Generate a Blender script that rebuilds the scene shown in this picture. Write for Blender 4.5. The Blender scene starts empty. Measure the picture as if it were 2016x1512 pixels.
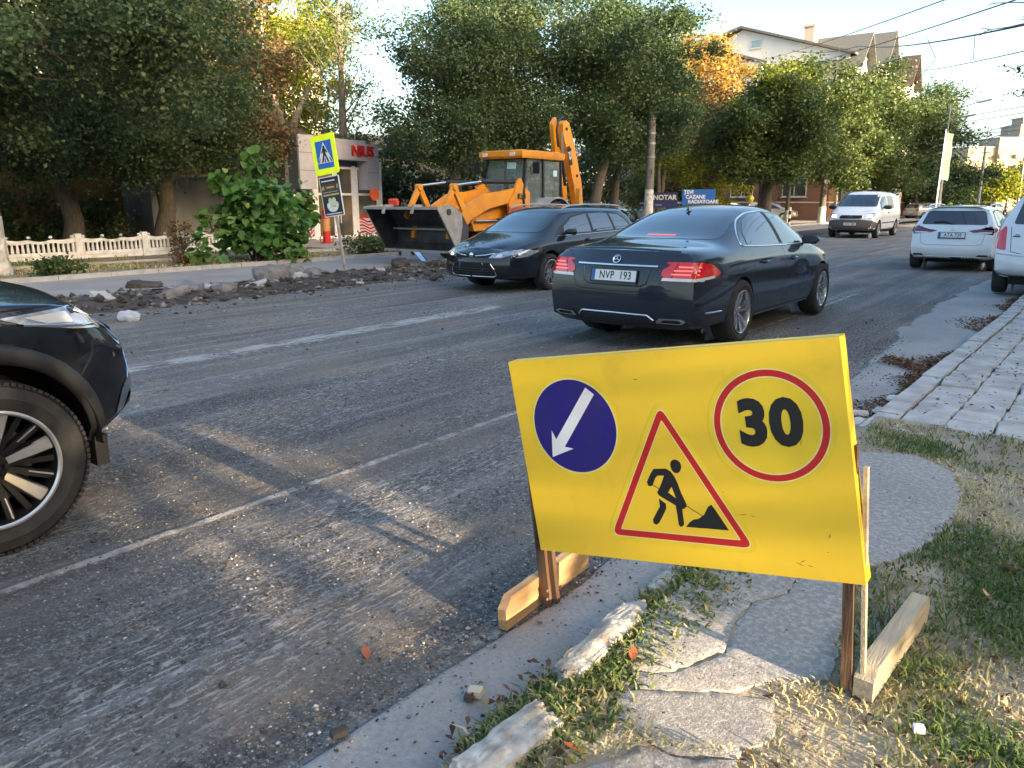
import bpy, bmesh, math, random
import numpy as np
from mathutils import Vector, Matrix, Euler
from mathutils.bvhtree import BVHTree
from mathutils.geometry import delaunay_2d_cdt
R = math.radians
SC = bpy.context.scene
COL = SC.collection

# ---------------- camera, world, sun, exposure ----------------
# world frame: +Y runs along the road, +X points to the right-hand pavement, the camera stands at x=y=0
CAM_H, PITCH, YAW = 1.52, math.atan(358 / 1514), R(37.5)
cd = bpy.data.cameras.new("camera"); cam = bpy.data.objects.new("camera", cd); COL.objects.link(cam)
cd.sensor_width = 36; cd.lens = 36 * 1514 / 2016; cd.clip_start = 0.05; cd.clip_end = 3000
cam.location = (0, 0, CAM_H); cam.rotation_euler = (math.pi / 2 - PITCH, 0, YAW)
SC.camera = cam
SUN_EL, SUN_AZ = R(12.0), math.atan2(1, -0.10)      # azimuth clockwise from +Y
W = bpy.data.worlds.new("World"); SC.world = W; W.use_nodes = True
nt = W.node_tree; nt.nodes.clear()
sky = nt.nodes.new("ShaderNodeTexSky"); sky.sky_type = 'NISHITA'; sky.sun_disc = False
sky.sun_elevation = SUN_EL; sky.sun_rotation = SUN_AZ
sky.air_density = 1.0; sky.dust_density = 6.0; sky.ozone_density = 1.0
bg = nt.nodes.new("ShaderNodeBackground"); bg.inputs[1].default_value = 0.15
ow = nt.nodes.new("ShaderNodeOutputWorld")
hs = nt.nodes.new('ShaderNodeHueSaturation'); hs.inputs['Saturation'].default_value = 1.25   # thin high haze
nt.links.new(sky.outputs[0], hs.inputs['Color']); 
tc = nt.nodes.new('ShaderNodeTexCoord'); sz = nt.nodes.new('ShaderNodeSeparateXYZ'); nt.links.new(tc.outputs[0], sz.inputs[0])
mr = nt.nodes.new('ShaderNodeMapRange'); mr.inputs[1].default_value = 0.0; mr.inputs[2].default_value = 0.26; mr.inputs[3].default_value = 1.0; mr.inputs[4].default_value = 0.0; mr.interpolation_type = 'SMOOTHERSTEP'
nt.links.new(sz.outputs[2], mr.inputs[0])          # pale veil low over the whole horizon
ad = nt.nodes.new('ShaderNodeMix'); ad.data_type = 'RGBA'; ad.blend_type = 'ADD'; ad.inputs[7].default_value = (0.60, 0.88, 1.0, 1)
nt.links.new(mr.outputs[0], ad.inputs[0]); nt.links.new(hs.outputs[0], ad.inputs[6]); nt.links.new(ad.outputs[2], bg.inputs[0]); nt.links.new(bg.outputs[0], ow.inputs[0])
sd = bpy.data.lights.new("sun", 'SUN'); sd.energy = 4.8; sd.angle = R(0.55); sd.color = (1.0, 0.77, 0.50)
sun = bpy.data.objects.new("sun", sd); COL.objects.link(sun)
sv = Vector((math.sin(SUN_AZ) * math.cos(SUN_EL), math.cos(SUN_AZ) * math.cos(SUN_EL), math.sin(SUN_EL)))
sun.rotation_euler = sv.to_track_quat('Z', 'Y').to_euler(); sun.location = sv * 60
SC.view_settings.view_transform = 'Standard'; SC.view_settings.look = 'None'
SC.view_settings.gamma = 1; SC.view_settings.use_curve_mapping = False
SC.view_settings.exposure = 2.5
SC.render.engine = 'CYCLES'
SC.cycles.max_bounces = 8; SC.cycles.transparent_max_bounces = 12
SC.cycles.use_denoising = True; SC.cycles.sample_clamp_indirect = 6

# ---------------- materials ----------------
def nd(t, k, **kw):
    n = t.nodes.new(k)
    for a, b in kw.items():
        if a[0] == '_': n.inputs[int(a[1:])].default_value = b
        else: setattr(n, a, b)
    return n
def c4(c): return (c[0], c[1], c[2], 1)
def base(name):
    m = bpy.data.materials.new(name); m.use_nodes = True
    t = m.node_tree; b = t.nodes["Principled BSDF"]
    return m, t, b
def setin(b, k, v):
    if k in b.inputs: b.inputs[k].default_value = v
def mat(name, col, rough=0.5, metal=0.0, col2=None, scale=6.0, detail=6, lo=0.35, hi=0.65, bump=0.0, bscale=60.0,
        coat=0.0, spec=None, stretch=(1, 1, 1), rvar=0.0, trans=0.0, ior=None, emit=None, estr=0.0, world=False):
    m, t, b = base(name)
    L = t.links.new
    setin(b, "Roughness", rough); setin(b, "Metallic", metal); setin(b, "Coat Weight", coat); setin(b, "Coat Roughness", 0.03)
    if spec is not None: setin(b, "Specular IOR Level", spec)
    if ior: setin(b, "IOR", ior)
    if trans: setin(b, "Transmission Weight", trans)
    if emit: setin(b, "Emission Color", c4(emit)); setin(b, "Emission Strength", estr)
    co = nd(t, "ShaderNodeNewGeometry").outputs[0] if world else nd(t, "ShaderNodeTexCoord").outputs[3]
    if stretch != (1, 1, 1):
        mp = nd(t, "ShaderNodeMapping"); mp.inputs[3].default_value = stretch; L(co, mp.inputs[0]); co = mp.outputs[0]
    if col2 is None: col2 = tuple(min(1, c * 0.86) for c in col)
    n = nd(t, "ShaderNodeTexNoise"); n.inputs["Scale"].default_value = scale; n.inputs["Detail"].default_value = detail
    L(co, n.inputs["Vector"])
    r = nd(t, "ShaderNodeValToRGB"); r.color_ramp.elements[0].position = lo; r.color_ramp.elements[1].position = hi
    r.color_ramp.elements[0].color = c4(col); r.color_ramp.elements[1].color = c4(col2)
    L(n.outputs[0], r.inputs[0]); L(r.outputs[0], b.inputs["Base Color"])
    if rvar:
        mr = nd(t, "ShaderNodeMapRange"); mr.inputs[3].default_value = rough - rvar; mr.inputs[4].default_value = rough + rvar
        L(n.outputs[0], mr.inputs[0]); L(mr.outputs[0], b.inputs["Roughness"])
    if bump:
        n2 = nd(t, "ShaderNodeTexNoise"); n2.inputs["Scale"].default_value = bscale; n2.inputs["Detail"].default_value = 5
        L(co, n2.inputs["Vector"])
        bp = nd(t, "ShaderNodeBump"); bp.inputs["Strength"].default_value = min(1, bump); bp.inputs["Distance"].default_value = 0.01
        L(n2.outputs[0], bp.inputs["Height"]); L(bp.outputs[0], b.inputs["Normal"])
    return m
def leafmat(name, cols, tr=0.35, rough=0.5):
    """foliage: colour from a per-leaf random attribute and a soft noise through the crown"""
    m, t, b = base(name); L = t.links.new
    at = nd(t, "ShaderNodeAttribute"); at.attribute_name = "rnd"
    r = nd(t, "ShaderNodeValToRGB"); e = r.color_ramp.elements
    e[0].position = 0; e[0].color = c4(cols[0]); e[1].position = 1; e[1].color = c4(cols[-1])
    for i, c in enumerate(cols[1:-1]):
        q = e.new((i + 1) / (len(cols) - 1)); q.color = c4(c)
    L(at.outputs["Fac"], r.inputs[0]); L(r.outputs[0], b.inputs["Base Color"])
    setin(b, "Roughness", rough); setin(b, "Specular IOR Level", 0.35)
    tl = nd(t, "ShaderNodeBsdfTranslucent")
    hs = nd(t, "ShaderNodeHueSaturation"); hs.inputs["Saturation"].default_value = 1.15; hs.inputs["Value"].default_value = 1.7
    L(r.outputs[0], hs.inputs["Color"]); L(hs.outputs[0], tl.inputs[0])
    mx = nd(t, "ShaderNodeMixShader"); mx.inputs[0].default_value = tr
    o = t.nodes["Material Output"]
    L(b.outputs[0], mx.inputs[1]); L(tl.outputs[0], mx.inputs[2]); L(mx.outputs[0], o.inputs[0])
    return m

# ---------------- objects ----------------
def tag(o, label=None, cat=None, group=None, kind=None):
    if label: o['label'] = label
    if cat: o['category'] = cat
    if group: o['group'] = group
    if kind: o['kind'] = kind
    return o
def thing(name, label, cat, loc=(0, 0, 0), rz=0.0, group=None, rot=None, sc=None):
    o = bpy.data.objects.new(name, None); COL.objects.link(o); o.empty_display_size = 0.2
    o.location = loc; o.rotation_euler = rot if rot else (0, 0, rz)
    if sc: o.scale = (sc, sc, sc) if not hasattr(sc, '__len__') else sc
    return tag(o, label, cat, group)
def link(name, me, parent=None):
    o = bpy.data.objects.new(name, me); COL.objects.link(o)
    if parent is not None: o.parent = parent
    return o
def copytree(o, parent=None):
    c = o.copy(); COL.objects.link(c)
    if parent is not None: c.parent = parent
    for ch in list(o.children): copytree(ch, c)
    return c
def shade(me, ang=40):
    if ang is None: return
    me.polygons.foreach_set("use_smooth", [True] * len(me.polygons))
    if ang < 180:
        try: me.set_sharp_from_angle(angle=R(ang))
        except Exception: pass
def mesh(name, v, f, m, parent=None, ang=None, mats=None, idx=None):
    me = bpy.data.meshes.new(name); me.from_pydata([tuple(p) for p in v], [], f); me.validate()
    for x in (mats or [m]): me.materials.append(x)
    if idx is not None: me.polygons.foreach_set("material_index", idx)
    shade(me, ang); me.update()
    return link(name, me, parent)

class MB:
    """collects shapes, builds one mesh object"""
    def __init__(s): s.v = []; s.f = []; s.mi = []; s.cur = 0
    def add(s, v, f):
        k = len(s.v); s.v += [Vector(p) for p in v]; s.f += [[i + k for i in q] for q in f]; s.mi += [s.cur] * len(f); return s
    def box(s, c, d, rot=None, taper=None):
        x, y, z = d[0] / 2, d[1] / 2, d[2] / 2
        P = [Vector((a * x, b * y, e * z)) for e in (-1, 1) for a, b in ((-1, -1), (1, -1), (1, 1), (-1, 1))]
        if taper:
            for p in P[4:]: p.x *= taper[0]; p.y *= taper[1]
        if rot is not None:
            M = rot if isinstance(rot, Matrix) else Euler(rot).to_matrix()
            P = [M @ p for p in P]
        P = [p + Vector(c) for p in P]
        return s.add(P, [[0, 3, 2, 1], [4, 5, 6, 7], [0, 1, 5, 4], [1, 2, 6, 5], [2, 3, 7, 6], [3, 0, 4, 7]])
    def bb(s, x0, x1, y0, y1, z0, z1): return s.box(((x0 + x1) / 2, (y0 + y1) / 2, (z0 + z1) / 2), (abs(x1 - x0), abs(y1 - y0), abs(z1 - z0)))
    def bar(s, a, b, w, h=None, up=(0, 0, 1)):
        a, b = Vector(a), Vector(b); d = (b - a); L = d.length
        if L < 1e-6: return s
        y = d / L; u = Vector(up)
        if abs(y.dot(u)) > 0.98: u = Vector((1, 0, 0))
        x = y.cross(u).normalized(); z = x.cross(y)
        return s.box((a + b) / 2, (w, L, h or w), rot=Matrix((x, y, z)).transposed())
    def tube(s, pts, r, n=8, cap=True):
        pts = [Vector(p) for p in pts]; rs = r if hasattr(r, '__len__') else [r] * len(pts)
        k = len(s.v); t0 = None
        for i, p in enumerate(pts):
            t = (pts[min(i + 1, len(pts) - 1)] - pts[max(i - 1, 0)]).normalized()
            if t0 is None:
                u = Vector((0, 0, 1)) if abs(t.z) < 0.9 else Vector((1, 0, 0)); u = (u - t * u.dot(t)).normalized()
            else: u = (u - t * u.dot(t)).normalized()
            t0 = t; w = t.cross(u)
            for j in range(n):
                a = 2 * math.pi * j / n; s.v.append(p + (u * math.cos(a) + w * math.sin(a)) * rs[i])
        for i in range(len(pts) - 1):
            for j in range(n):
                s.f.append([k + i * n + j, k + i * n + (j + 1) % n, k + (i + 1) * n + (j + 1) % n, k + (i + 1) * n + j]); s.mi.append(s.cur)
        if cap:
            s.f.append([k + j for j in range(n)][::-1]); s.f.append([k + (len(pts) - 1) * n + j for j in range(n)]); s.mi += [s.cur] * 2
        return s
    def lathe(s, prof, n=24, axis='z', c=(0, 0, 0)):
        """prof: (radius, height) pairs turned about an axis"""
        k = len(s.v); c = Vector(c)
        for r, h in prof:
            for j in range(n):
                a = 2 * math.pi * j / n; x, y = r * math.cos(a), r * math.sin(a)
                p = {'z': (x, y, h), 'y': (x, h, y), 'x': (h, x, y)}[axis]; s.v.append(Vector(p) + c)
        for i in range(len(prof) - 1):
            for j in range(n):
                q = [k + i * n + j, k + i * n + (j + 1) % n, k + (i + 1) * n + (j + 1) % n, k + (i + 1) * n + j]
                s.f.append(q if axis != 'y' else q[::-1]); s.mi.append(s.cur)
        return s
    def prism(s, poly, t, M=None):
        """poly in XY, extruded 0..t in Z, through matrix M"""
        n = len(poly); P = [Vector((p[0], p[1], 0)) for p in poly] + [Vector((p[0], p[1], t)) for p in poly]
        if M is not None: P = [M @ p for p in P]
        return s.add(P, [list(range(n))[::-1], list(range(n, 2 * n))] + [[i, (i + 1) % n, n + (i + 1) % n, n + i] for i in range(n)])
    def xf(s, M, k=0):
        for i in range(k, len(s.v)): s.v[i] = M @ s.v[i]
        return s
    def build(s, name, m, parent=None, ang=None, bevel=0, bseg=1):
        ms = m if isinstance(m, (list, tuple)) else [m]
        if bevel:
            bm = bmesh.new(); vs = [bm.verts.new(p) for p in s.v]
            for q, i in zip(s.f, s.mi):
                try: fc = bm.faces.new([vs[a] for a in q]); fc.material_index = i
                except ValueError: pass
            bmesh.ops.bevel(bm, geom=[e for e in bm.edges if len(e.link_faces) == 2 and e.calc_face_angle(0) > 0.5], offset=bevel, segments=bseg, affect='EDGES', clamp_overlap=True)
            me = bpy.data.meshes.new(name); bm.to_mesh(me); bm.free()
            for x in ms: me.materials.append(x)
            shade(me, ang if ang else 35)
            return link(name, me, parent)
        return mesh(name, s.v, s.f, None, parent, ang, mats=ms, idx=s.mi)

def axm(o, x, y):
    """matrix: local X->x, local Y->y, Z->cross, origin o"""
    x = Vector(x).normalized(); y = Vector(y).normalized(); z = x.cross(y)
    M = Matrix((x, y, z)).transposed().to_4x4(); M.translation = Vector(o); return M

def text_mesh(s, size=1.0, bold=0.0, sx=1.0, depth=0.0, align='CENTER', sp=1.0):
    cu = bpy.data.curves.new("t", 'FONT'); cu.body = s; cu.size = size; cu.offset = bold; cu.extrude = depth
    cu.align_x = align; cu.align_y = 'CENTER'; cu.space_character = sp; cu.resolution_u = 4
    o = bpy.data.objects.new("t", cu); COL.objects.link(o)
    dg = bpy.context.evaluated_depsgraph_get(); me = bpy.data.meshes.new_from_object(o.evaluated_get(dg))
    bpy.data.objects.remove(o); bpy.data.curves.remove(cu)
    if sx != 1.0:
        for v in me.vertices: v.co.x *= sx
    return me
def text(name, s, m, M, parent=None, **kw):
    me = text_mesh(s, **kw); me.transform(M); me.materials.clear(); me.materials.append(m); me.name = name
    return link(name, me, parent)

def vnoise(x, y, seed=0):
    """cheap smooth value noise on numpy arrays, about -1..1"""
    rs = np.random.RandomState(seed); T = rs.rand(64, 64) * 2 - 1
    xi = np.floor(x).astype(int); yi = np.floor(y).astype(int); fx = x - xi; fy = y - yi
    fx = fx * fx * (3 - 2 * fx); fy = fy * fy * (3 - 2 * fy)
    a = T[xi % 64, yi % 64]; b = T[(xi + 1) % 64, yi % 64]; c = T[xi % 64, (yi + 1) % 64]; d = T[(xi + 1) % 64, (yi + 1) % 64]
    return (a * (1 - fx) + b * fx) * (1 - fy) + (c * (1 - fx) + d * fx) * fy
def fbm(x, y, seed=0, o=4):
    s = 0; a = 1; t = 0
    for i in range(o): s = s + a * vnoise(x * 2 ** i + 7.3 * i, y * 2 ** i + 3.1 * i, seed + i); t += a; a *= 0.5
    return s / t
def npmesh(name, V, F, m, parent=None, smooth=False, rnd=None):
    """V (n,3), F (k,3|4) numpy -> object; fast"""
    me = bpy.data.meshes.new(name); k = F.shape[1]
    me.vertices.add(len(V)); me.vertices.foreach_set("co", np.ascontiguousarray(V, dtype=np.float32).ravel())
    me.loops.add(F.size); me.loops.foreach_set("vertex_index", np.ascontiguousarray(F, dtype=np.int32).ravel())
    me.polygons.add(len(F)); me.polygons.foreach_set("loop_start", np.arange(0, F.size, k, dtype=np.int32))
    me.polygons.foreach_set("loop_total", np.full(len(F), k, dtype=np.int32))
    if smooth: me.polygons.foreach_set("use_smooth", [True] * len(F))
    me.update(calc_edges=True)
    if rnd is not None:
        at = me.attributes.new("rnd", 'FLOAT', 'FACE'); at.data.foreach_set("value", np.ascontiguousarray(rnd, dtype=np.float32))
    me.materials.append(m)
    return link(name, me, parent)
# ---------------- shared materials ----------------
def paint(name, c, fl=0.25, c2=None):
    m = mat(name, c, rough=0.45, metal=fl, col2=c2 or tuple(x * 0.93 for x in c), scale=2.5, coat=1.0, rvar=0.04, spec=0.12)
    return m
M = {}
M['graphite'] = paint('graphite_paint', (0.014, 0.018, 0.030), 0.0)
M['navy'] = paint('dark_green_black_paint', (0.006, 0.009, 0.014), 0.0)
M['black'] = paint('black_paint', (0.003, 0.004, 0.007), 0.0)
M['white'] = paint('white_paint', (0.74, 0.75, 0.76), 0.0)
M['silver'] = paint('silver_paint', (0.45, 0.47, 0.49), 0.6)
M['maroon'] = paint('maroon_paint', (0.07, 0.012, 0.016), 0.3)
M['glass'] = mat('car_glass', (0.012, 0.016, 0.018), rough=0.03, spec=0.9, coat=0.6)
M['glass_blue'] = mat('blue_tinted_glass', (0.03, 0.05, 0.075), rough=0.03, spec=0.9, coat=0.6)
M['chrome'] = mat('chrome', (0.72, 0.73, 0.75), rough=0.12, metal=1.0, rvar=0.05)
M['alloy'] = mat('wheel_alloy', (0.55, 0.56, 0.57), rough=0.28, metal=0.9, rvar=0.06, col2=(0.42, 0.42, 0.42))
M['machined'] = mat('machined_alloy', (0.62, 0.61, 0.60), rough=0.35, metal=0.6, col2=(0.5, 0.5, 0.5))
M['darkmetal'] = mat('dark_wheel_metal', (0.03, 0.03, 0.032), rough=0.4, metal=0.6)
M['tyre'] = mat('tyre_rubber', (0.019, 0.019, 0.019), rough=0.82, col2=(0.038, 0.036, 0.033), scale=9, bump=0.3, bscale=80)
M['plastic'] = mat('black_plastic', (0.017, 0.018, 0.019), rough=0.55, bump=0.15, bscale=300)
M['seam'] = mat('seam_shadow_gap', (0.004, 0.004, 0.005), rough=0.8)
M['under'] = mat('underbody', (0.012, 0.012, 0.012), rough=0.85)
M['redlens'] = mat('red_lens', (0.42, 0.006, 0.010), rough=0.06, spec=0.8, coat=0.8, emit=(1, 0.03, 0.03), estr=0.02)
M['redlit'] = mat('red_lamp_lit', (0.38, 0.008, 0.010), rough=0.15, coat=0.8, emit=(1.0, 0.02, 0.02), estr=0.035)
M['redhot'] = mat('brake_light_leds', (0.9, 0.1, 0.1), rough=0.2, emit=(1.0, 0.16, 0.12), estr=0.25)
M['darkred'] = mat('dark_red_lens', (0.13, 0.006, 0.010), rough=0.08, coat=0.8)
M['whitelens'] = mat('clear_lens_white', (0.72, 0.68, 0.66), rough=0.12, coat=0.8)
M['lamp'] = mat('headlamp_lens', (0.50, 0.52, 0.53), rough=0.10, metal=0.5, coat=1.0, col2=(0.25, 0.26, 0.28), scale=18)
M['lamplit'] = mat('headlamp_on', (0.9, 0.85, 0.7), rough=0.2, emit=(1.0, 0.86, 0.60), estr=0.9)
M['plate'] = mat('plate_white', (0.72, 0.73, 0.72), rough=0.4)
M['plateblue'] = mat('plate_blue', (0.02, 0.10, 0.42), rough=0.4)
M['ink'] = mat('black_ink', (0.012, 0.012, 0.014), rough=0.5)
M['yellow'] = mat('machine_yellow', (0.72, 0.29, 0.022), rough=0.42, col2=(0.60, 0.23, 0.02), scale=3, coat=0.2, bump=0.05)
M['steel'] = mat('worn_steel', (0.26, 0.255, 0.25), rough=0.6, metal=0.2, col2=(0.38, 0.37, 0.36), scale=5, bump=0.3, bscale=20)
M['dirtysteel'] = mat('dirty_dark_steel', (0.035, 0.037, 0.042), rough=0.6, metal=0.4, col2=(0.075, 0.078, 0.085), scale=4, bump=0.3, bscale=15)
M['wood'] = mat('raw_pine', (0.52, 0.33, 0.165), rough=0.75, col2=(0.36, 0.21, 0.095), scale=3.5, stretch=(14, 1.0, 14), lo=0.3, hi=0.7, bump=0.35, bscale=14)
M['woodold'] = mat('weathered_pine', (0.50, 0.42, 0.29), rough=0.85, col2=(0.36, 0.30, 0.21), scale=4, stretch=(12, 1.0, 12), bump=0.5, bscale=16)
M['wooddark'] = mat('dark_stained_batten', (0.045, 0.026, 0.018), rough=0.8, col2=(0.17, 0.09, 0.045), scale=3, stretch=(9, 9, 1), bump=0.3, bscale=16)
M['boardyellow'] = mat('yellow_board_paint', (0.80, 0.545, 0.035), rough=0.42, col2=(0.74, 0.495, 0.035), scale=1.7, bump=0.06, bscale=220, rvar=0.06)
M['signred'] = mat('sign_red', (0.50, 0.018, 0.018), rough=0.35, col2=(0.44, 0.02, 0.02))
M['signblue'] = mat('sign_blue', (0.022, 0.016, 0.19), rough=0.33, col2=(0.026, 0.02, 0.16))
M['signwhite'] = mat('sign_white', (0.78, 0.79, 0.82), rough=0.4)
M['signcyan'] = mat('crossing_blue', (0.02, 0.16, 0.62), rough=0.4)
M['fluo'] = mat('fluorescent_yellow', (0.72, 0.86, 0.01), rough=0.45, emit=(0.8, 1.0, 0.02), estr=0.05)
M['scuff'] = mat('scuff_mark', (0.20, 0.14, 0.03), rough=0.6)
M['conc'] = mat('concrete', (0.36, 0.35, 0.33), rough=0.9, col2=(0.25, 0.245, 0.235), scale=4, bump=0.4, bscale=40)
M['limewash'] = mat('whitewash', (0.62, 0.61, 0.58), rough=0.9, col2=(0.34, 0.32, 0.29), scale=7, bump=0.5, bscale=30)
M['fence'] = mat('fence_whitewash', (0.72, 0.72, 0.74), rough=0.8, col2=(0.52, 0.51, 0.51), scale=5, bump=0.2, bscale=30)
M['greymetal'] = mat('galvanised', (0.33, 0.34, 0.35), rough=0.45, metal=0.7, col2=(0.25, 0.25, 0.26))
M['rust'] = mat('rusty_pole', (0.24, 0.19, 0.15), rough=0.8, col2=(0.34, 0.32, 0.30), scale=8)
M['bark'] = mat('bark', (0.050, 0.042, 0.034), rough=0.95, col2=(0.105, 0.092, 0.078), scale=5, stretch=(6, 6, 1), bump=1.0, bscale=9)
M['barkpale'] = mat('pale_bark', (0.22, 0.19, 0.16), rough=0.95, col2=(0.13, 0.11, 0.09), scale=5, stretch=(5, 5, 1), bump=0.8, bscale=9)

def grime(m, amt, scale=2.2, col=(.20, .14, .04)):
    """thin dirt and fine scratches over a painted face"""
    t = m.node_tree; b = t.nodes["Principled BSDF"]; src = b.inputs["Base Color"].links[0].from_socket
    co = t.nodes.new("ShaderNodeTexCoord").outputs[3]; cur = src
    for sc, st, lo, hi, a in ((scale, (1, 1, 1), .56, .80, amt), (3.0, (40, 40, 1.2), .66, .78, amt * .8), (70, (1, 1, 1), .68, .80, amt * .8)):
        mp = t.nodes.new("ShaderNodeMapping"); mp.inputs[3].default_value = st; t.links.new(co, mp.inputs[0])
        n = t.nodes.new("ShaderNodeTexNoise"); n.inputs["Scale"].default_value = sc; n.inputs["Detail"].default_value = 8; n.inputs["Roughness"].default_value = .65; t.links.new(mp.outputs[0], n.inputs["Vector"])
        r = t.nodes.new("ShaderNodeMapRange"); r.inputs[1].default_value = lo; r.inputs[2].default_value = hi; r.inputs[4].default_value = a; t.links.new(n.outputs[0], r.inputs[0])
        mx = t.nodes.new("ShaderNodeMix"); mx.data_type = 'RGBA'; mx.inputs[7].default_value = (*col, 1); t.links.new(r.outputs[0], mx.inputs[0]); t.links.new(cur, mx.inputs[6]); cur = mx.outputs[2]
    t.links.new(cur, b.inputs["Base Color"])
grime(M['boardyellow'], .42); grime(M['yellow'], .65, 1.6, (.10, .065, .035)); grime(M['fence'], .55, 2.5, (.25, .23, .19)); grime(M['signblue'], .25, 6, (.12, .11, .25))
for k in ('graphite', 'navy', 'black'): grime(M[k], .35, 1.2, (.05, .047, .042))
grime(M['white'], .30, 1.2, (.38, .35, .31))
# ---------------- vehicle toolkit ----------------
# local car frame: +x forward, +y left, z up; x=0 is the rearmost point
def catmull(v, f, levels, crease=None):
    me = bpy.data.meshes.new("cage"); me.from_pydata([tuple(p) for p in v], [], f); me.update()
    if crease:
        ed = {tuple(sorted(e.vertices)): e.index for e in me.edges}
        at = me.attributes.new("crease_edge", 'FLOAT', 'EDGE')
        for (a, b), w in crease.items():
            k = tuple(sorted((a, b)))
            if k in ed: at.data[ed[k]].value = w
    o = bpy.data.objects.new("cage", me); COL.objects.link(o)
    md = o.modifiers.new("s", 'SUBSURF'); md.levels = levels; md.render_levels = levels
    dg = bpy.context.evaluated_depsgraph_get(); out = bpy.data.meshes.new_from_object(o.evaluated_get(dg))
    bpy.data.objects.remove(o); bpy.data.meshes.remove(me)
    return out
class Body: pass
def car_body(name, st, m, parent, levels=3, wells=(), crease=(), capb=0.12, capf=0.12):
    """st: stations from rear to front: dict x, zb,w,zm,ws,zs,wb,zbelt,wr,zt,zc, dx={row: shift}"""
    V = []; F = []; CR = {}
    def sec(s):
        w = s['w']; zb = s['zb']
        P = [(0, zb), (w * .5, zb), (w * .86, zb), (w * .975, zb + s.get('sill', .07)), (w, s['zm']), (s['ws'], s['zs']), (s['wb'], s['zbelt']), (s['wr'], s['zt']), (s['wr'] * .55, s['zt'] + (s['zc'] - s['zt']) * .75), (0, s['zc'])]
        dx = s.get('dx', [0] * 6); D = [dx[0]] * 3 + list(dx[1:5]) + [dx[5]] * 3
        return [(s['x'] + D[i], P[i][0], P[i][1]) for i in range(10)]
    rings = []
    for s in st:
        S = sec(s); ring = [0] * 18          # 0..9 left, 10..17 right (8..1)
        for i in range(10): ring[i] = len(V); V.append(S[i])
        for k, i in enumerate(range(8, 0, -1)): ring[10 + k] = len(V); V.append((S[i][0], -S[i][1], S[i][2]))
        rings.append(ring)
    for a, b in zip(rings[:-1], rings[1:]):
        for j in range(18):
            k = (j + 1) % 18; F.append([a[j], a[k], b[k], b[j]])
    for si, w in crease:                       # crease whole longitudinal row
        for a, b in zip(rings[:-1], rings[1:]):
            for j in (si, (18 - si) % 18): CR[(a[j], b[j])] = w
    for ring, bulge, flip in ((rings[0], -capb, False), (rings[-1], capf, True)):
        def side(i, l): return ring[i] if l else ring[(18 - i) % 18]
        rows = []
        for i in range(2, 8):
            l = V[side(i, True)]
            if i == 2: row = [side(2, True), side(1, True), ring[0], side(1, False), side(2, False)]
            elif i == 7: row = [side(7, True), side(8, True), ring[9], side(8, False), side(7, False)]
            else:
                row = [side(i, True)]
                for fr, bu in ((.55, .78), (0, 1), (-.55, .78)):
                    row.append(len(V)); V.append((l[0] + bulge * bu, l[1] * fr, l[2] + (0.0)))
                row.append(side(i, False))
            rows.append(row)
        for i in (2, 7):                        # pull the shared rows with the bulge as well
            for q, bu in ((1, .78), (2, 1), (3, .78)):
                p = V[rows[i - 2][q]]; V[rows[i - 2][q]] = (p[0] + bulge * bu * .8, p[1], p[2])
        for a, b in zip(rows[:-1], rows[1:]):
            for q in range(4):
                fc = [a[q], a[q + 1], b[q + 1], b[q]]; F.append(fc if flip else fc[::-1])
    me = catmull(V, F, levels, CR)
    bm = bmesh.new(); bm.from_mesh(me); bmesh.ops.recalc_face_normals(bm, faces=bm.faces)
    bm.normal_update()
    B = Body(); B.full = BVHTree.FromBMesh(bm)
    bm.faces.ensure_lookup_table()
    B.fn = [[v.normal.copy() for v in f.verts] for f in bm.faces]; B.fv = [[v.co.copy() for v in f.verts] for f in bm.faces]
    # wheel wells: drop faces inside the arch circle and snap the ragged rim onto it
    for (wx, wz, wr, yin) in wells:
        ins = lambda v: (v.co.x - wx) ** 2 + (v.co.z - wz) ** 2 < wr * wr and abs(v.co.y) > yin
        dead = [f for f in bm.faces if all(ins(v) for v in f.verts)]
        bmesh.ops.delete(bm, geom=dead, context='FACES')
        for v in bm.verts:
            if ins(v):
                d = Vector((v.co.x - wx, v.co.z - wz)); l = d.length or 1; v.co.x = wx + d.x / l * wr; v.co.z = wz + d.y / l * wr
    bm.to_mesh(me); bm.free()
    me.materials.clear(); me.materials.append(m); me.name = name
    shade(me, 50); B.obj = link(name, me, parent); B.parent = parent
    if wells:                                    # the dark liners of the wheel wells
        for (wx, wz, wr, yin) in wells:
            for s in (1, -1):
                mb = MB(); n = 20
                for yy in (B.hit('L' if s > 0 else 'R', wx, wz + wr * .97)[0].y * .99, s * yin * .76):
                    for j in range(n + 1):
                        a = -0.05 + (math.pi + .1) * j / n; mb.v.append(Vector((wx + (wr + .003) * math.cos(a), yy, wz + (wr + .003) * math.sin(a))))
                for j in range(n): mb.f.append([j, j + 1, n + 2 + j, n + 1 + j]); mb.mi.append(0)
                mb.f.append([n + 1 + j for j in range(n + 1)]); mb.mi.append(0)
                mb.build('wheel_well', M['under'], parent)
    return B
VIEW = {'L': ((0, -1, 0), lambda a, b: (a, 3, b)), 'R': ((0, 1, 0), lambda a, b: (a, -3, b)),
        'B': ((1, 0, 0), lambda a, b: (-3, a, b)), 'F': ((-1, 0, 0), lambda a, b: (9, a, b)), 'T': ((0, 0, -1), lambda a, b: (a, b, 5))}
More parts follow.
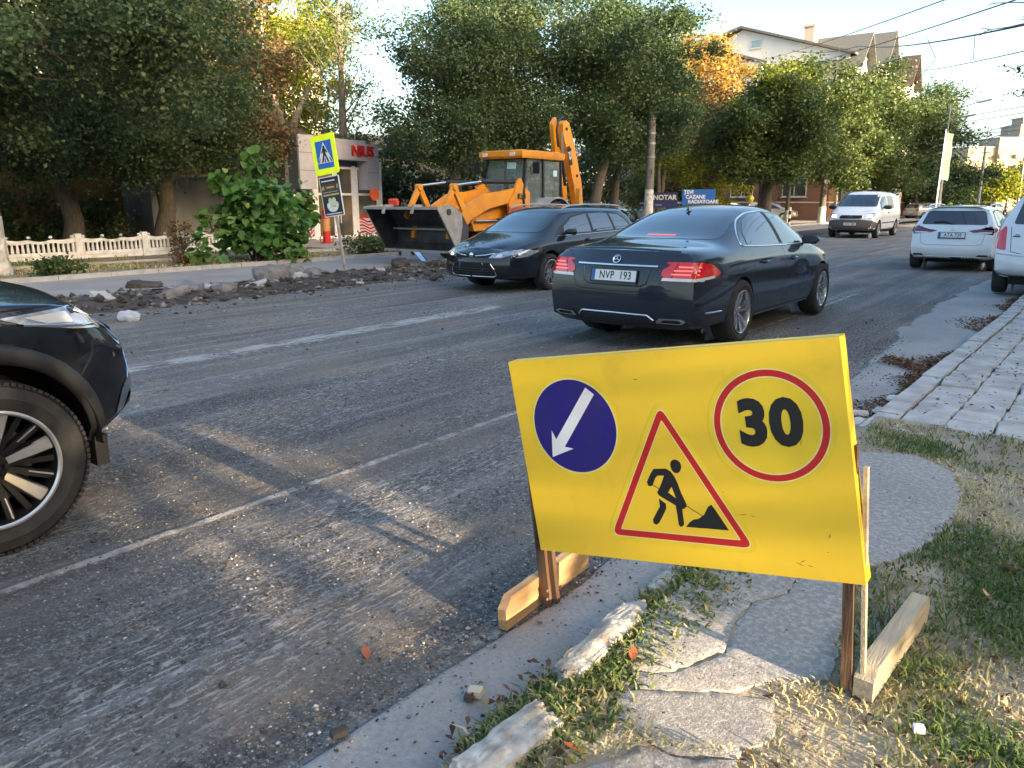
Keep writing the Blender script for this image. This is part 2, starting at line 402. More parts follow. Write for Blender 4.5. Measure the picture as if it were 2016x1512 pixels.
def _hit(self, view, a, b):
    d, fn = VIEW[view]; o = Vector(fn(a, b)); loc, n, i, ds = self.full.ray_cast(o, Vector(d))
    if loc is None:
        loc, n, i, ds = self.full.find_nearest(o + Vector(d) * (3 if view != 'F' else 4.3))
        if view in 'LR': q, n, i, ds = self.full.find_nearest(Vector((a, (0.8 if view == 'L' else -0.8), b))); loc = q
        if view == 'B': q, n, i, ds = self.full.find_nearest(Vector((0.0, a, b))); loc = q
    vs, ns = self.fv[i], self.fn[i]              # smooth normal: inverse-distance blend of the face corners
    wt = [1 / ((v - loc).length + 1e-4) for v in vs]; t = sum(wt)
    nn = Vector((0, 0, 0))
    for w, q in zip(wt, ns): nn += q * (w / t)
    nn.normalize()
    return loc, nn
Body.hit = _hit
def rounded(poly, r, n=3):
    out = []
    for i, p in enumerate(poly):
        rr = r[i] if hasattr(r, '__len__') else r
        p = Vector(p); a = Vector(poly[i - 1]); b = Vector(poly[(i + 1) % len(poly)])
        da = (a - p); db = (b - p); q = min(rr, da.length * .45, db.length * .45)
        if q < 1e-4: out.append(tuple(p)); continue
        p0 = p + da.normalized() * q; p1 = p + db.normalized() * q
        for k in range(n + 1):
            t = k / n; out.append(tuple((1 - t) ** 2 * p0 + 2 * t * (1 - t) * p + t * t * p1))
    return out
def inpoly(x, y, P):
    c = False; j = len(P) - 1
    for i in range(len(P)):
        if (P[i][1] > y) != (P[j][1] > y) and x < (P[j][0] - P[i][0]) * (y - P[i][1]) / (P[j][1] - P[i][1]) + P[i][0]: c = not c
        j = i
    return c
def dens(poly, res, closed=True):
    out = []; n = len(poly)
    for i in range(n if closed else n - 1):
        a = Vector(poly[i]); b = Vector(poly[(i + 1) % n]); k = max(1, int((b - a).length / res))
        for j in range(k): out.append(tuple(a.lerp(b, j / k)))
    if not closed: out.append(tuple(poly[-1]))
    return out
def patch(B, name, poly, view, m, off=0.004, res=0.05, parent=None, r=0, skirt=0.006):
    if r: poly = rounded(poly, r)
    bd = dens(poly, res); nb = len(bd)
    xs = [p[0] for p in bd]; ys = [p[1] for p in bd]
    pts = [Vector(p) for p in bd]
    gx = min(xs) + res / 2
    while gx < max(xs):
        gy = min(ys) + res / 2
        while gy < max(ys):
            if inpoly(gx, gy, bd) and min((gx - p[0]) ** 2 + (gy - p[1]) ** 2 for p in bd) > (res * .45) ** 2: pts.append(Vector((gx, gy)))
            gy += res
        gx += res
    v2, e, f, *_ = delaunay_2d_cdt(pts, [(i, (i + 1) % nb) for i in range(nb)], [list(range(nb))], 1, 1e-6)
    V = []; N = []
    for p in v2:
        h, n = B.hit(view, p[0], p[1]); V.append(h + n * off); N.append(n)
    F = [list(q) for q in f if len(set(q)) >= 3]
    if not F: return None
    d = Vector(VIEW[view][0])
    a = V[F[0][0]]; nn = (V[F[0][1]] - a).cross(V[F[0][2]] - a)
    if nn.dot(N[F[0][0]]) < 0: F = [q[::-1] for q in F]
    k = len(V)
    if skirt:
        for i in range(min(nb, k)): V.append(V[i] - N[i] * skirt)
        bdn = list(range(min(nb, k)))
        F += [[bdn[i], bdn[(i + 1) % nb], k + (i + 1) % nb, k + i] for i in range(len(bdn))]
        N += N[:nb]
    me = bpy.data.meshes.new(name); me.from_pydata([tuple(p) for p in V], [], F)
    me.materials.append(m); me.polygons.foreach_set("use_smooth", [True] * len(me.polygons)); me.update()
    try: me.normals_split_custom_set_from_vertices([tuple(n) for n in N])
    except Exception: pass
    return link(name, me, parent if parent is not None else B.parent)
def strip(B, name, line, view, w, m, off=0.003, h=0.004, parent=None, closed=False, res=0.05, mb=None, seg=4):
    """a rounded bead laid along a line over the body"""
    pts = dens(line, res, closed); 
    P = [B.hit(view, a, b) for a, b in pts]; V = []; F = []
    n = len(P)
    for i, (p, nn) in enumerate(P):
        if closed: t = P[(i + 1) % n][0] - P[i - 1][0]
        else: t = P[min(i + 1, n - 1)][0] - P[max(i - 1, 0)][0]
        t = t.normalized() if t.length > 1e-9 else Vector((1, 0, 0)); s = nn.cross(t).normalized()
        for k in range(seg + 1):
            a = math.pi * k / seg; V.append(p + s * (w / 2 * math.cos(a)) + nn * (off + h * math.sin(a)))
    q = seg + 1
    for i in range(n if closed else n - 1):
        j = (i + 1) % n
        for k in range(seg): F.append([i * q + k, i * q + k + 1, j * q + k + 1, j * q + k])
    if mb is not None: mb.add(V, F); return None
    return mesh(name, V, F, m, parent if parent is not None else B.parent, ang=60)
def seams(B, lines, w=0.007):
    for ln in lines: strip(B, 'panel_gap', ln[1], ln[0], w, M['seam'], off=0.0005, h=0.0012, seg=2, closed=len(ln) > 2)
def wheel(parent, x, y, r, side, rimr, width=0.21, spokes=5, style='double', rim=None, dark=None, name='wheel', n=48, tread=False):
    """wheel at (x,y,r) whose outer face looks to side (+1 left, -1 right)"""
    w = thing(name, None, None, (x, y, r)); w.parent = parent
    s = side; hw = width / 2
    ty = MB(); sh = r - rimr
    prof = [(rimr - .012, -hw * .80), (rimr + sh * .10, -hw * .93), (rimr + sh * .45, -hw * 1.04), (rimr + sh * .82, -hw * .96), (r - .008, -hw * .82), (r, -hw * .60), (r, 0), (r, hw * .60), (r - .008, hw * .82), (rimr + sh * .82, hw * .96), (rimr + sh * .45, hw * 1.04), (rimr + sh * .10, hw * .93), (rimr - .012, hw * .80)]
    ty.lathe(prof, n, 'y')
    if tread:
        for k in range(84):
            a = 2 * math.pi * k / 84
            for sg in (-1, 1):
                M4 = Matrix.Rotation(a, 4, 'Y') @ Matrix.Translation((0, sg * hw * .78, r - .0075)); kk = len(ty.v)
                ty.box((0, 0, 0), (.020, hw * .42, .013)); ty.xf(M4, kk)
    ty.build('tyre', M['tyre'], w, ang=30)
    rm = rim or M['alloy']; dk = dark or M['darkmetal']
    rb = MB(); f = s * hw
    rb.lathe([(rimr + .002, f * .86), (rimr + .004, f * .98), (rimr - .006, f * 1.0), (rimr - .014, f * .93)], n, 'y')
    bl = MB(); bl.lathe([(rimr - .0141, f * .93), (rimr - .022, f * .55), (rimr - .028, -f * .7)], n, 'y'); bl.build('rim_barrel', dk if style == 'suv' else rm, w, ang=40)
    rb.build('rim', rm if style != 'suv' else M['machined'], w, ang=40)
    br = MB(); br.lathe([(0.02, f * .02), (rimr * .70, f * .02), (rimr * .70, -f * .10), (0.02, -f * .10)], 28, 'y')
    br.build('brake_disc', M['greymetal'], w, ang=30)
    bk = MB(); bk.lathe([(0.01, -f * .55), (rimr - .03, -f * .55)], 24, 'y'); bk.build('wheel_back', M['under'], w)
    sp = MB(); sd = MB(); hub = rimr * .20
    def spoke(a0, a1, w0, w1, r0, r1, mb, y0, y1, th=.018):
        P0 = Vector((math.cos(a0) * r0, 0, math.sin(a0) * r0)); P1 = Vector((math.cos(a1) * r1, 0, math.sin(a1) * r1))
        d = (P1 - P0).normalized(); q = Vector((-d.z, 0, d.x)); v = []
        for P, ww, yy in ((P0, w0, y0), (P0.lerp(P1, .55), (w0 + w1) / 2, y0 * .5 + y1 * .5 + f * .06), (P1, w1, y1)):
            for sg, fr in ((-1, 1.15), (-1, .8), (1, .8), (1, 1.15)):
                v.append(P + q * sg * ww * (fr if fr > 1 else .86) / 2 + Vector((0, yy - (s * th if fr > 1 else 0), 0)))
        F = []
        for i in range(2):
            for k in range(4): F.append([i * 4 + k, i * 4 + (k + 1) % 4, i * 4 + 4 + (k + 1) % 4, i * 4 + 4 + k])
        mb.add(v, F + [[0, 1, 2, 3], [8, 9, 10, 11][::-1]])
    for k in range(spokes):
        a = 2 * math.pi * (k + .25) / spokes; g = 2 * math.pi / spokes
        if style == 'double':
            for sg in (-1, 1): spoke(a + sg * g * .13, a + sg * g * .20, .030, .026, hub * .8, rimr - .012, sp, f * .55, f * .80)
        elif style == 'multi':
            spoke(a - g * .17, a - g * .24, .022, .02, hub * .8, rimr - .012, sp, f * .55, f * .82); spoke(a + g * .17, a + g * .24, .022, .02, hub * .8, rimr - .012, sp, f * .55, f * .82)
        elif style == 'suv':
            # a broad machined spoke and a thin bent one beside it, on a dark carrier
            spoke(a, a + g * .02, .062, .068, hub * 1.05, rimr - .010, sd, f * .46, f * .74, .03)
            spoke(a + g * .02, a + g * .03, .034, .060, hub * 1.25, rimr - .014, sp, f * .50, f * .80, .012)
            spoke(a + g * .47, a + g * .40, .030, .040, hub * 1.0, rimr - .010, sd, f * .42, f * .70, .03)
            spoke(a + g * .47, a + g * .42, .006, .007, hub * 1.7, rimr - .014, sp, f * .45, f * .76, .006)
            spoke(a + g * .80, a + g * .72, .026, .03, hub * 1.0, rimr - .010, sd, f * .42, f * .70, .03)
        else: spoke(a, a, .05, .04, hub * .8, rimr - .012, sp, f * .6, f * .82)
    sp.build('spokes', rm, w, ang=30)
    if sd.v: sd.build('spoke_carrier', dk, w, ang=30)
    hb = MB(); hb.lathe([(0.0, f * .66), (hub * .42, f * .66), (hub * .5, f * .60), (hub * .5, f * .2)], 20, 'y'); hb.build('hub_cap', rm if style != 'suv' else M['plastic'], w, ang=40)
    lb = MB(); lb.lathe([(0.0, f * .52), (hub * 1.25, f * .52), (hub * 1.35, f * .45), (hub * 1.35, f * .1)], 24, 'y')
    for k in range(5 if style != 'suv' else 6):
        a = 2 * math.pi * k / (5 if style != 'suv' else 6); lb.lathe([(.0, f * .52 + s * .03), (.011, f * .52 + s * .03), (.013, f * .5)], 6, 'y', c=(math.cos(a) * hub * .95, 0, math.sin(a) * hub * .95))
    lb.build('wheel_nuts', dk if style == 'suv' else rm, w, ang=40)
    return w
def plate(parent, M4, txt, w=0.52, h=0.112, frame=True, blue=True):
    """M4: plate centre, local X along the text, Y up, Z outward"""
    p = MB(); p.box((0, 0, 0), (w, h, .006)).xf(M4); o = p.build('number_plate', M['plate'], parent)
    if frame:
        f = MB(); t = .010
        for a, b, c, d in ((0, h / 2 + t / 2, w + 2 * t, t), (0, -h / 2 - t / 2 - .006, w + 2 * t, t + .012), (-w / 2 - t / 2, 0, t, h), (w / 2 + t / 2, 0, t, h)): f.box((a, b, .001), (c, d, .011))
        f.xf(M4).build('plate_frame', M['ink'], o)
    if blue: b = MB(); b.box((-w / 2 + .022, 0, .0035), (.042, h - .004, .003)).xf(M4); b.build('country_strip', M['plateblue'], o)
    text('plate_text', txt, M['ink'], M4 @ Matrix.Translation((.02, -.002, .0045)), o, size=h * .98, bold=.0016, sx=.80, sp=1.08)
    return o
def mirror_pod(B, x, y, z, s, m, sc=1.0):
    """door mirror, s=+1 left"""
    v = catmull([(x + a * .09 * sc, y + s * (b * .12 + .10) * sc, z + c * .075 * sc) for a, b, c in ((-1, -1, -.7), (1, -1, -.5), (.7, 1, -.6), (-1, 1, -.9), (-1, -1, .8), (1, -1, .5), (.5, 1, .6), (-1, 1, .9))],
                [[0, 3, 2, 1], [4, 5, 6, 7], [0, 1, 5, 4], [1, 2, 6, 5], [2, 3, 7, 6], [3, 0, 4, 7]], 3, {(0, 3): .9, (3, 7): .9, (7, 4): .9, (4, 0): .9})
    v.materials.append(m); shade(v, 60); bm = bmesh.new(); bm.from_mesh(v); bmesh.ops.recalc_face_normals(bm, faces=bm.faces); bm.to_mesh(v); bm.free()
    v.name = 'door_mirror'; o = link('door_mirror', v, B.parent)
    g = MB(); g.box((x - .083 * sc, y + s * .10 * sc, z), (.006, .17 * sc, .105 * sc)); g.build('mirror_glass', M['glass'], o, bevel=.002)
    a = MB(); a.bar((x + .01, y - s * .06, z - .05), (x, y + s * .04, z - .03), .04, .03); a.build('mirror_arm', M['plastic'], o)
    return o
def handle(B, x, z, s, m, w=0.17):
    v = 'L' if s > 0 else 'R'; h, n = B.hit(v, x, z); y = h.y
    mb = MB(); mb.tube([(x - w / 2, y + s * .004, z), (x - w / 2 + .02, y + s * .034, z), (x + w / 2 - .02, y + s * .034, z), (x + w / 2, y + s * .004, z)], [.010, .012, .012, .010], 8)
    o = mb.build('door_handle', m, B.parent, ang=60)
    patch(B, 'handle_recess', rounded([(x - .06, z - .025), (x + .06, z - .025), (x + .06, z + .025), (x - .06, z + .025)], .02), v, M['seam'], off=.001, res=.03, skirt=0, parent=o)
    return o
def fin(B, x, m):
    h, n = B.hit('T', x, 0); mb = MB()
    mb.add([(x - .06, .0, h.z + .055), (x - .07, .022, h.z - .005), (x - .07, -.022, h.z - .005), (x + .09, 0, h.z - .002)], [[0, 1, 2], [0, 3, 1], [0, 2, 3], [1, 3, 2]])
    return mb.build('roof_antenna', m, B.parent)
def S(x, zb, w, zm, ws, zs, wb, zbelt, wr, zt, zc, dx=None, sill=.07):
    d = dict(x=x, zb=zb, w=w, zm=zm, ws=ws, zs=zs, wb=wb, zbelt=zbelt, wr=wr, zt=zt, zc=zc, sill=sill)
    if dx: d['dx'] = dx
    return d
def sides(fn):
    for s, v in ((1, 'L'), (-1, 'R')): fn(s, v)

def saloon(loc, rz, sc):
    T = thing('saloon_car', 'dark graphite saloon car with brake lights on and rear plate NVP 193, driving away', 'car', loc, rz, sc=sc)
    st = [S(.16, .245, .83, .54, .82, .80, .79, .92, .70, 1.00, 1.015, dx=[.05, -.03, -.05, -.02, .03, .075]),
          S(.30, .22, .90, .56, .895, .82, .86, .94, .76, 1.03, 1.05),
          S(.62, .22, .935, .55, .93, .85, .875, .965, .76, 1.045, 1.075),
          S(.92, .20, .935, .55, .925, .865, .875, .975, .735, 1.06, 1.095),
          S(1.12, .20, .93, .55, .925, .87, .87, .985, .70, 1.13, 1.165),
          S(1.70, .20, .925, .55, .92, .87, .86, .985, .605, 1.365, 1.405),
          S(2.15, .20, .925, .55, .92, .87, .86, .98, .60, 1.425, 1.475),
          S(2.75, .20, .925, .55, .92, .865, .86, .965, .60, 1.425, 1.48),
          S(3.10, .20, .925, .55, .92, .86, .86, .955, .615, 1.37, 1.42),
          S(3.72, .20, .93, .55, .92, .84, .86, .94, .70, 1.035, 1.07),
          S(3.92, .20, .93, .55, .92, .82, .85, .91, .68, .98, 1.01),
          S(4.45, .22, .91, .55, .88, .76, .80, .85, .60, .90, .935),
          S(4.74, .26, .80, .50, .78, .68, .70, .76, .50, .80, .83, dx=[-.04, .0, .02, .0, -.05, -.10])]
    WR = .345
    B = car_body('body', st, M['graphite'], T, 3, wells=[(1.14, .34, .385, .60), (4.01, .34, .385, .60)], crease=[(6, .55), (3, .35), (5, .25)], capb=.13, capf=.17)
    # glass
    patch(B, 'rear_window', [(-.66, 1.105), (.66, 1.105), (.545, 1.375), (-.545, 1.375)], 'B', M['glass'], r=.07, off=.004, res=.05)
    patch(B, 'windscreen', [(-.68, 1.06), (.68, 1.06), (.56, 1.375), (-.56, 1.375)], 'F', M['glass'], r=.07, off=.004, res=.06)
    dlo = [(1.26, 1.035), (1.42, 1.175), (1.66, 1.30), (1.95, 1.365), (2.35, 1.39), (2.75, 1.375), (3.10, 1.30), (3.45, 1.13), (3.66, 1.00), (3.2, .985), (2.45, .995), (1.7, 1.015)]
    def f(s, v):
        strip(B, 'window_chrome', rounded(dlo, .10, 4), v, .020, M['chrome'], off=.002, h=.006, closed=True)
        patch(B, 'door_window', [(1.46, 1.04), (1.54, 1.16), (1.72, 1.27), (1.98, 1.345), (2.42, 1.37), (2.44, 1.01), (1.7, 1.03)], v, M['glass'], r=.02, res=.05)
        patch(B, 'door_window', [(2.53, 1.37), (2.75, 1.355), (3.06, 1.285), (3.34, 1.15), (3.40, 1.0), (2.55, 1.01)], v, M['glass'], r=.02, res=.05)
        patch(B, 'quarter_window', [(1.30, 1.045), (1.43, 1.15), (1.50, 1.19), (1.42, 1.04)], v, M['glass'], r=.012, res=.04)
        patch(B, 'window_pillar', [(2.445, 1.02), (2.445, 1.375), (2.515, 1.375), (2.525, 1.02)], v, M['plastic'], off=.003, res=.05)
        patch(B, 'window_pillar', [(3.44, 1.0), (3.38, 1.13), (3.45, 1.11), (3.60, 1.0)], v, M['plastic'], off=.003, res=.05)
        handle(B, 1.78, .845, s, M['graphite']); handle(B, 2.75, .835, s, M['graphite'])
        mirror_pod(B, 3.37, .84 * s, 1.03, s, M['graphite'])
        strip(B, 'bumper_chrome', [(.30, .415), (.62, .41)], v, .022, M['chrome'], off=.002, h=.008)
        strip(B, 'sill_trim', [(1.62, .262), (3.50, .262)], v, .03, M['graphite'], off=.002, h=.014)
        y = B.hit(v, .3, .9)[0]
    sides(f)
    # lamps
    for s in (1, -1):
        v = 'L' if s > 0 else 'R'
        o = patch(B, 'tail_lamp', [(s * .50, .79), (s * .505, .835), (s * .60, .905), (s * .84, .915), (s * .87, .80), (s * .86, .735), (s * .60, .735)], 'B', M['redlit'], r=.02, off=.006, res=.04)
        patch(B, 'tail_lamp_side', [(.12, .735), (.44, .765), (.56, .80), (.42, .885), (.26, .915), (.12, .915)], v, M['redlit'], r=.015, off=.005, res=.04)
        patch(B, 'lamp_band', [(s * .51, .735), (s * .87, .735), (s * .87, .762), (s * .52, .765)], 'B', M['whitelens'], off=.009, res=.05, parent=o)
        patch(B, 'lamp_band', [(.12, .735), (.42, .760), (.42, .785), (.12, .762)], v, M['whitelens'], off=.009, res=.05, parent=o)
        for zz, a, b in ((.80, .60, .84), (.835, .62, .84), (.87, .66, .84)):
            strip(B, 'brake_leds', [(s * a, zz), (s * b, zz)], 'B', .014, M['redhot'], off=.008, h=.003, parent=o)
        strip(B, 'lamp_divider', [(s * .60, .745), (s * .645, .905)], 'B', .008, M['seam'], off=.007, h=.002, parent=o)
        patch(B, 'headlamp', [(s * .52, .62), (s * .56, .72), (s * .80, .76), (s * .82, .68), (s * .70, .60)], 'F', M['lamp'], r=.03, off=.004, res=.06)
        e = MB(); e.add(*(lambda P: ([(.055 - .012, s * y, z) for y, z in P] + [(.085, s * y, z) for y, z in P], [list(range(6)), *[[i, (i + 1) % 6, 6 + (i + 1) % 6, 6 + i] for i in range(6)]]))([(.42, .325), (.50, .375), (.70, .375), (.74, .35), (.70, .305), (.48, .30)]))
        patch(B, 'exhaust_tip', [(s * .46, .318), (s * .50, .362), (s * .72, .365), (s * .765, .345), (s * .72, .315)], 'B', M['chrome'], r=.012, off=.014, res=.04, skirt=.02)
        patch(B, 'exhaust_hole', [(s * .52, .328), (s * .54, .352), (s * .70, .354), (s * .725, .34), (s * .70, .326)], 'B', M['seam'], r=.01, off=.016, res=.04)
    strip(B, 'diffuser_chrome', [(-.44, .335), (-.38, .385), (0, .39), (.38, .385), (.44, .335)], 'B', .020, M['chrome'], off=.004, h=.008)
    patch(B, 'bumper_insert', [(-.44, .27), (-.40, .37), (.40, .37), (.44, .27)], 'B', M['plastic'], off=.003, res=.06)
    strip(B, 'boot_chrome', [(-.46, .868), (.46, .868)], 'B', .028, M['chrome'], off=.004, h=.012)
    strip(B, 'boot_lip', [(-.62, 1.01), (-.3, 1.025), (0, 1.03), (.3, 1.025), (.62, 1.01)], 'B', .03, M['graphite'], off=.0, h=.012)
    patch(B, 'plate_recess', [(-.40, .845), (.40, .845), (.36, .70), (.30, .675), (-.30, .675), (-.36, .70)], 'B', M['graphite'], r=.03, off=-.0, res=.06)
    strip(B, 'recess_edge', [(-.39, .84), (-.36, .70), (-.30, .672), (.30, .672), (.36, .70), (.39, .84)], 'B', .016, M['graphite'], off=-.001, h=.010)
    h, n = B.hit('B', 0, .765); up = (n.cross(Vector((0, 1, 0)))).normalized()
    if up.z < 0: up = -up
    plate(T, axm(h + n * .012, (0, -1, 0), up), 'NVP  193')
    # star badge
    h, n = B.hit('B', 0, .925); bd = MB(); k = Matrix.Rotation(0, 4, 'X'); bd.lathe([(.036, 0), (.044, .004), (.046, .008), (.040, .010), (.036, .006)], 24, 'z')
    for i in range(3):
        a = math.pi / 2 + i * 2 * math.pi / 3; bd.bar((0, 0, .005), (math.cos(a) * .040, math.sin(a) * .040, .005), .010, .007)
    upb = n.cross(Vector((0, 1, 0))); upb = -upb if upb.z < 0 else upb
    bd.xf(axm(h + n * .004, (0, -1, 0), upb)).build('star_badge', M['chrome'], T, ang=40)
    strip(B, 'high_brake_light', [(-.17, 1.135), (.17, 1.135)], 'B', .020, M['redhot'], off=.006, h=.004)
    seams(B, [('B', [(-.66, 1.0), (-.55, .915), (-.52, .79), (-.50, .70), (-.44, .62), (0, .61), (.44, .62), (.50, .70), (.52, .79), (.55, .915), (.66, 1.0)]),
              ('L', [(2.48, 1.0), (2.49, .6), (2.47, .30)]), ('R', [(2.48, 1.0), (2.49, .6), (2.47, .30)]),
              ('L', [(3.50, .99), (3.57, .75), (3.55, .30)]), ('R', [(3.50, .99), (3.57, .75), (3.55, .30)]),
              ('L', [(1.42, 1.0), (1.46, .86), (1.62, .60), (1.64, .30)]), ('R', [(1.42, 1.0), (1.46, .86), (1.62, .60), (1.64, .30)]),
              ('L', [(.50, .70), (.72, .66)]), ('R', [(.10, .685), (.72, .66)]), ('L', [(1.64, .285), (3.55, .285)]), ('R', [(1.64, .285), (3.55, .285)])])
    patch(B, 'fuel_flap', rounded([(.98, .72), (1.16, .72), (1.16, .86), (.98, .86)], .03), 'R', M['graphite'], off=.001, res=.06)
    fin(B, 1.75, M['graphite'])
    under = MB(); under.bb(.75, 4.4, -.62, .62, .17, .30); under.build('underbody', M['under'], T, bevel=.04)
    for wx in (1.14, 4.01):
        for s in (1, -1): wheel(T, wx, s * .825, WR, s, .232, .235, 5, 'double')
    return T, B

def estate(T, pm, gm, lvl=3, front=True, rear=True, txt='ATA 739'):
    """compact estate car; 4.56 long"""
    st = [S(.10, .30, .80, .55, .81, .82, .79, .96, .60, 1.36, 1.39, dx=[.02, -.04, -.05, .02, .08, .36]),
          S(.30, .26, .865, .55, .865, .84, .84, .965, .625, 1.385, 1.43, dx=[0, 0, 0, 0, 0, .16]),
          S(.75, .22, .885, .55, .88, .85, .84, .965, .635, 1.39, 1.45),
          S(1.30, .20, .885, .55, .88, .85, .83, .955, .635, 1.405, 1.465),
          S(2.00, .20, .88, .55, .875, .845, .82, .94, .63, 1.405, 1.47),
          S(2.60, .20, .88, .55, .875, .835, .82, .92, .62, 1.375, 1.44),
          S(2.85, .20, .88, .55, .875, .83, .82, .915, .63, 1.325, 1.38),
          S(3.50, .20, .885, .55, .875, .81, .81, .90, .67, 1.00, 1.035),
          S(3.70, .20, .885, .55, .87, .79, .79, .87, .64, .93, .965),
          S(4.10, .22, .86, .54, .84, .74, .73, .80, .55, .84, .865),
          S(4.40, .24, .74, .48, .73, .64, .62, .70, .42, .74, .755, dx=[-.02, .02, .03, .0, -.06, -.10])]
    B = car_body('body', st, pm, T, lvl, wells=[(.82, .33, .37, .58), (3.44, .33, .37, .58)], crease=[(6, .5), (3, .3), (5, .25)], capb=.09, capf=.21)
    P = T
    patch(B, 'rear_window', [(-.66, 1.03), (.66, 1.03), (.565, 1.33), (-.565, 1.33)], 'B', gm if gm is not M['glass_blue'] else M['glass'], r=.06, res=.07)
    patch(B, 'windscreen', [(-.66, 1.0), (.66, 1.0), (.56, 1.325), (-.56, 1.325)], 'F', M['glass'], r=.07, res=.06)
    def f(s, v):
        patch(B, 'side_glazing', [(.42, .995), (.56, 1.19), (.80, 1.31), (1.4, 1.345), (2.0, 1.335), (2.55, 1.27), (3.0, 1.07), (3.20, .945), (2.2, .955), (1.2, .98)], v, M['plastic'], r=.02, off=.002, res=.07)
        patch(B, 'quarter_window', [(.50, 1.01), (.63, 1.18), (.84, 1.28), (1.14, 1.30), (1.12, 1.0)], v, gm, r=.02, off=.006, res=.07)
        patch(B, 'door_window', [(1.20, 1.0), (1.23, 1.305), (1.9, 1.31), (1.93, .98)], v, gm, r=.02, off=.006, res=.07)
        patch(B, 'door_window', [(2.02, .98), (1.99, 1.305), (2.5, 1.245), (2.86, 1.09), (2.92, .97)], v, gm, r=.02, off=.006, res=.07)
        strip(B, 'belt_chrome', [(.46, .985), (1.2, .967), (2.2, .942), (3.15, .932)], v, .016, M['chrome'] if pm is not M['white'] else M['plastic'], off=.002, h=.006)
        handle(B, 1.32, .86, s, pm); handle(B, 2.22, .845, s, pm)
        mirror_pod(B, 2.93, .82 * s, 1.0, s, M['plastic'] if pm is not M['white'] else pm)
        # roof rail
        r = MB(); pts = [(x, y * s, z) for x, y, z in ((.55, .60, 1.41), (.72, .61, 1.455), (1.3, .615, 1.475), (2.0, .61, 1.478), (2.5, .60, 1.455), (2.72, .595, 1.405))]
        r.tube(pts, [.012, .017, .017, .017, .016, .010], 8); r.build('roof_rail', M['silver'] if pm is not M['white'] else pm, P, ang=60)
        if front:
            o = patch(B, 'headlamp', [(3.78, .70), (4.02, .735), (4.30, .70), (4.38, .64), (4.30, .60), (4.05, .625)], v, M['lamp'], r=.015, off=.004, res=.05)
            o2 = patch(B, 'headlamp_front', [(s * .36, .60), (s * .42, .665), (s * .60, .71), (s * .78, .745), (s * .75, .66), (s * .56, .60)], 'F', M['lamp'], r=.012, off=.005, res=.04)
            patch(B, 'lamp_glow', [(s * .47, .62), (s * .50, .655), (s * .57, .66), (s * .56, .62)], 'F', M['lamplit'] if s < 0 else M['whitelens'], r=.012, off=.008, res=.04, parent=o2)
            fg = MB(); h, n = B.hit('F', s * .60, .385); fg.lathe([(.0, .0), (.040, .0), (.044, .014), (.058, .016), (.062, .0)], 20, 'z'); q = n.cross(Vector((0, 0, 1))).normalized()
            fg.xf(axm(h + n * -.002, q, Vector((0, 0, 1)) - n * n.z)).build('fog_lamp', M['chrome'], P, ang=40)
            strip(B, 'grille_chrome', [(s * .10, .625), (s * .30, .645), (s * .44, .675)], 'F', .022, M['chrome'], off=.004, h=.010)
            strip(B, 'intake_chrome', [(s * .02, .285), (s * .44, .285), (s * .49, .31), (s * .47, .40), (s * .40, .50)], 'F', .018, M['chrome'] if pm is not M['white'] else pm, off=.004, h=.010)
        if rear:
            o = patch(B, 'tail_lamp', [(s * .30, .90), (s * .50, .935), (s * .72, 1.0), (s * .80, .965), (s * .80, .85), (s * .55, .84), (s * .42, .86)], 'B', M['darkred'], r=.012, off=.005, res=.05)
            patch(B, 'tail_lamp_side', [(.0, .85), (.22, .87), (.42, .93), (.24, .975), (.10, .985)], v, M['darkred'], r=.015, off=.005, res=.05)
            patch(B, 'lamp_band', [(s * .40, .855), (s * .60, .875), (s * .76, .87), (s * .76, .845), (s * .55, .838)], 'B', M['whitelens'], off=.009, res=.05, parent=o)
            patch(B, 'bumper_reflector', [(s * .52, .345), (s * .80, .345), (s * .80, .385), (s * .56, .385)], 'B', M['darkred'], r=.012, off=.004, res=.05)
    sides(f)
    if front:
        patch(B, 'upper_grille', [(-.42, .635), (-.30, .60), (.30, .60), (.42, .635), (.26, .655), (-.26, .655)], 'F', M['seam'], off=.003, res=.05)
        g = patch(B, 'lower_grille', [(-.47, .30), (-.40, .52), (.40, .52), (.47, .30)], 'F', M['seam'], r=.02, off=.002, res=.05)
        for z in (.335, .375, .415): strip(B, 'grille_slat', [(-.44, z), (.44, z)], 'F', .012, M['plastic'], off=.004, h=.008, parent=g)
        h, n = B.hit('F', 0, .635); e = MB(); e.lathe([(.0, .012), (.040, .010), (.050, .004), (.050, 0)], 20, 'z')
        e.xf(Matrix.Scale(1.0, 4)).xf(axm(h + n * .004, (0, 1, 0), (0, 0, 1))).build('round_badge', M['chrome'], P, ang=50)
        plate(P, axm(h - n * 0 + Vector((.012, 0, -.175)), (0, 1, 0), (0, 0, 1)), txt)
    if rear:
        h, n = B.hit('B', 0, .80); up = n.cross(Vector((0, 1, 0))); up = -up if up.z < 0 else up
        plate(P, axm(h + n * .012, (0, -1, 0), up), txt)
        e = MB(); e.lathe([(.048, 0), (.056, .006), (.048, .008)], 20, 'z'); e.bar((-.03, .02, .004), (.03, .02, .004), .008, .006); e.bar((0, .03, .004), (0, -.03, .004), .008, .006)
        h, n = B.hit('B', 0, .93); e.xf(axm(h + n * .003, (0, -1, 0), up) @ Matrix.Diagonal((1, .7, 1, 1))).build('oval_badge', M['chrome'], P)
        patch(B, 'rear_valance', [(-.62, .27), (-.50, .325), (.50, .325), (.62, .27)], 'B', M['plastic'], off=.004, res=.06)
        strip(B, 'valance_lip', [(-.76, .30), (-.50, .335), (.50, .335), (.76, .30)], 'B', .022, pm, off=.002, h=.012)
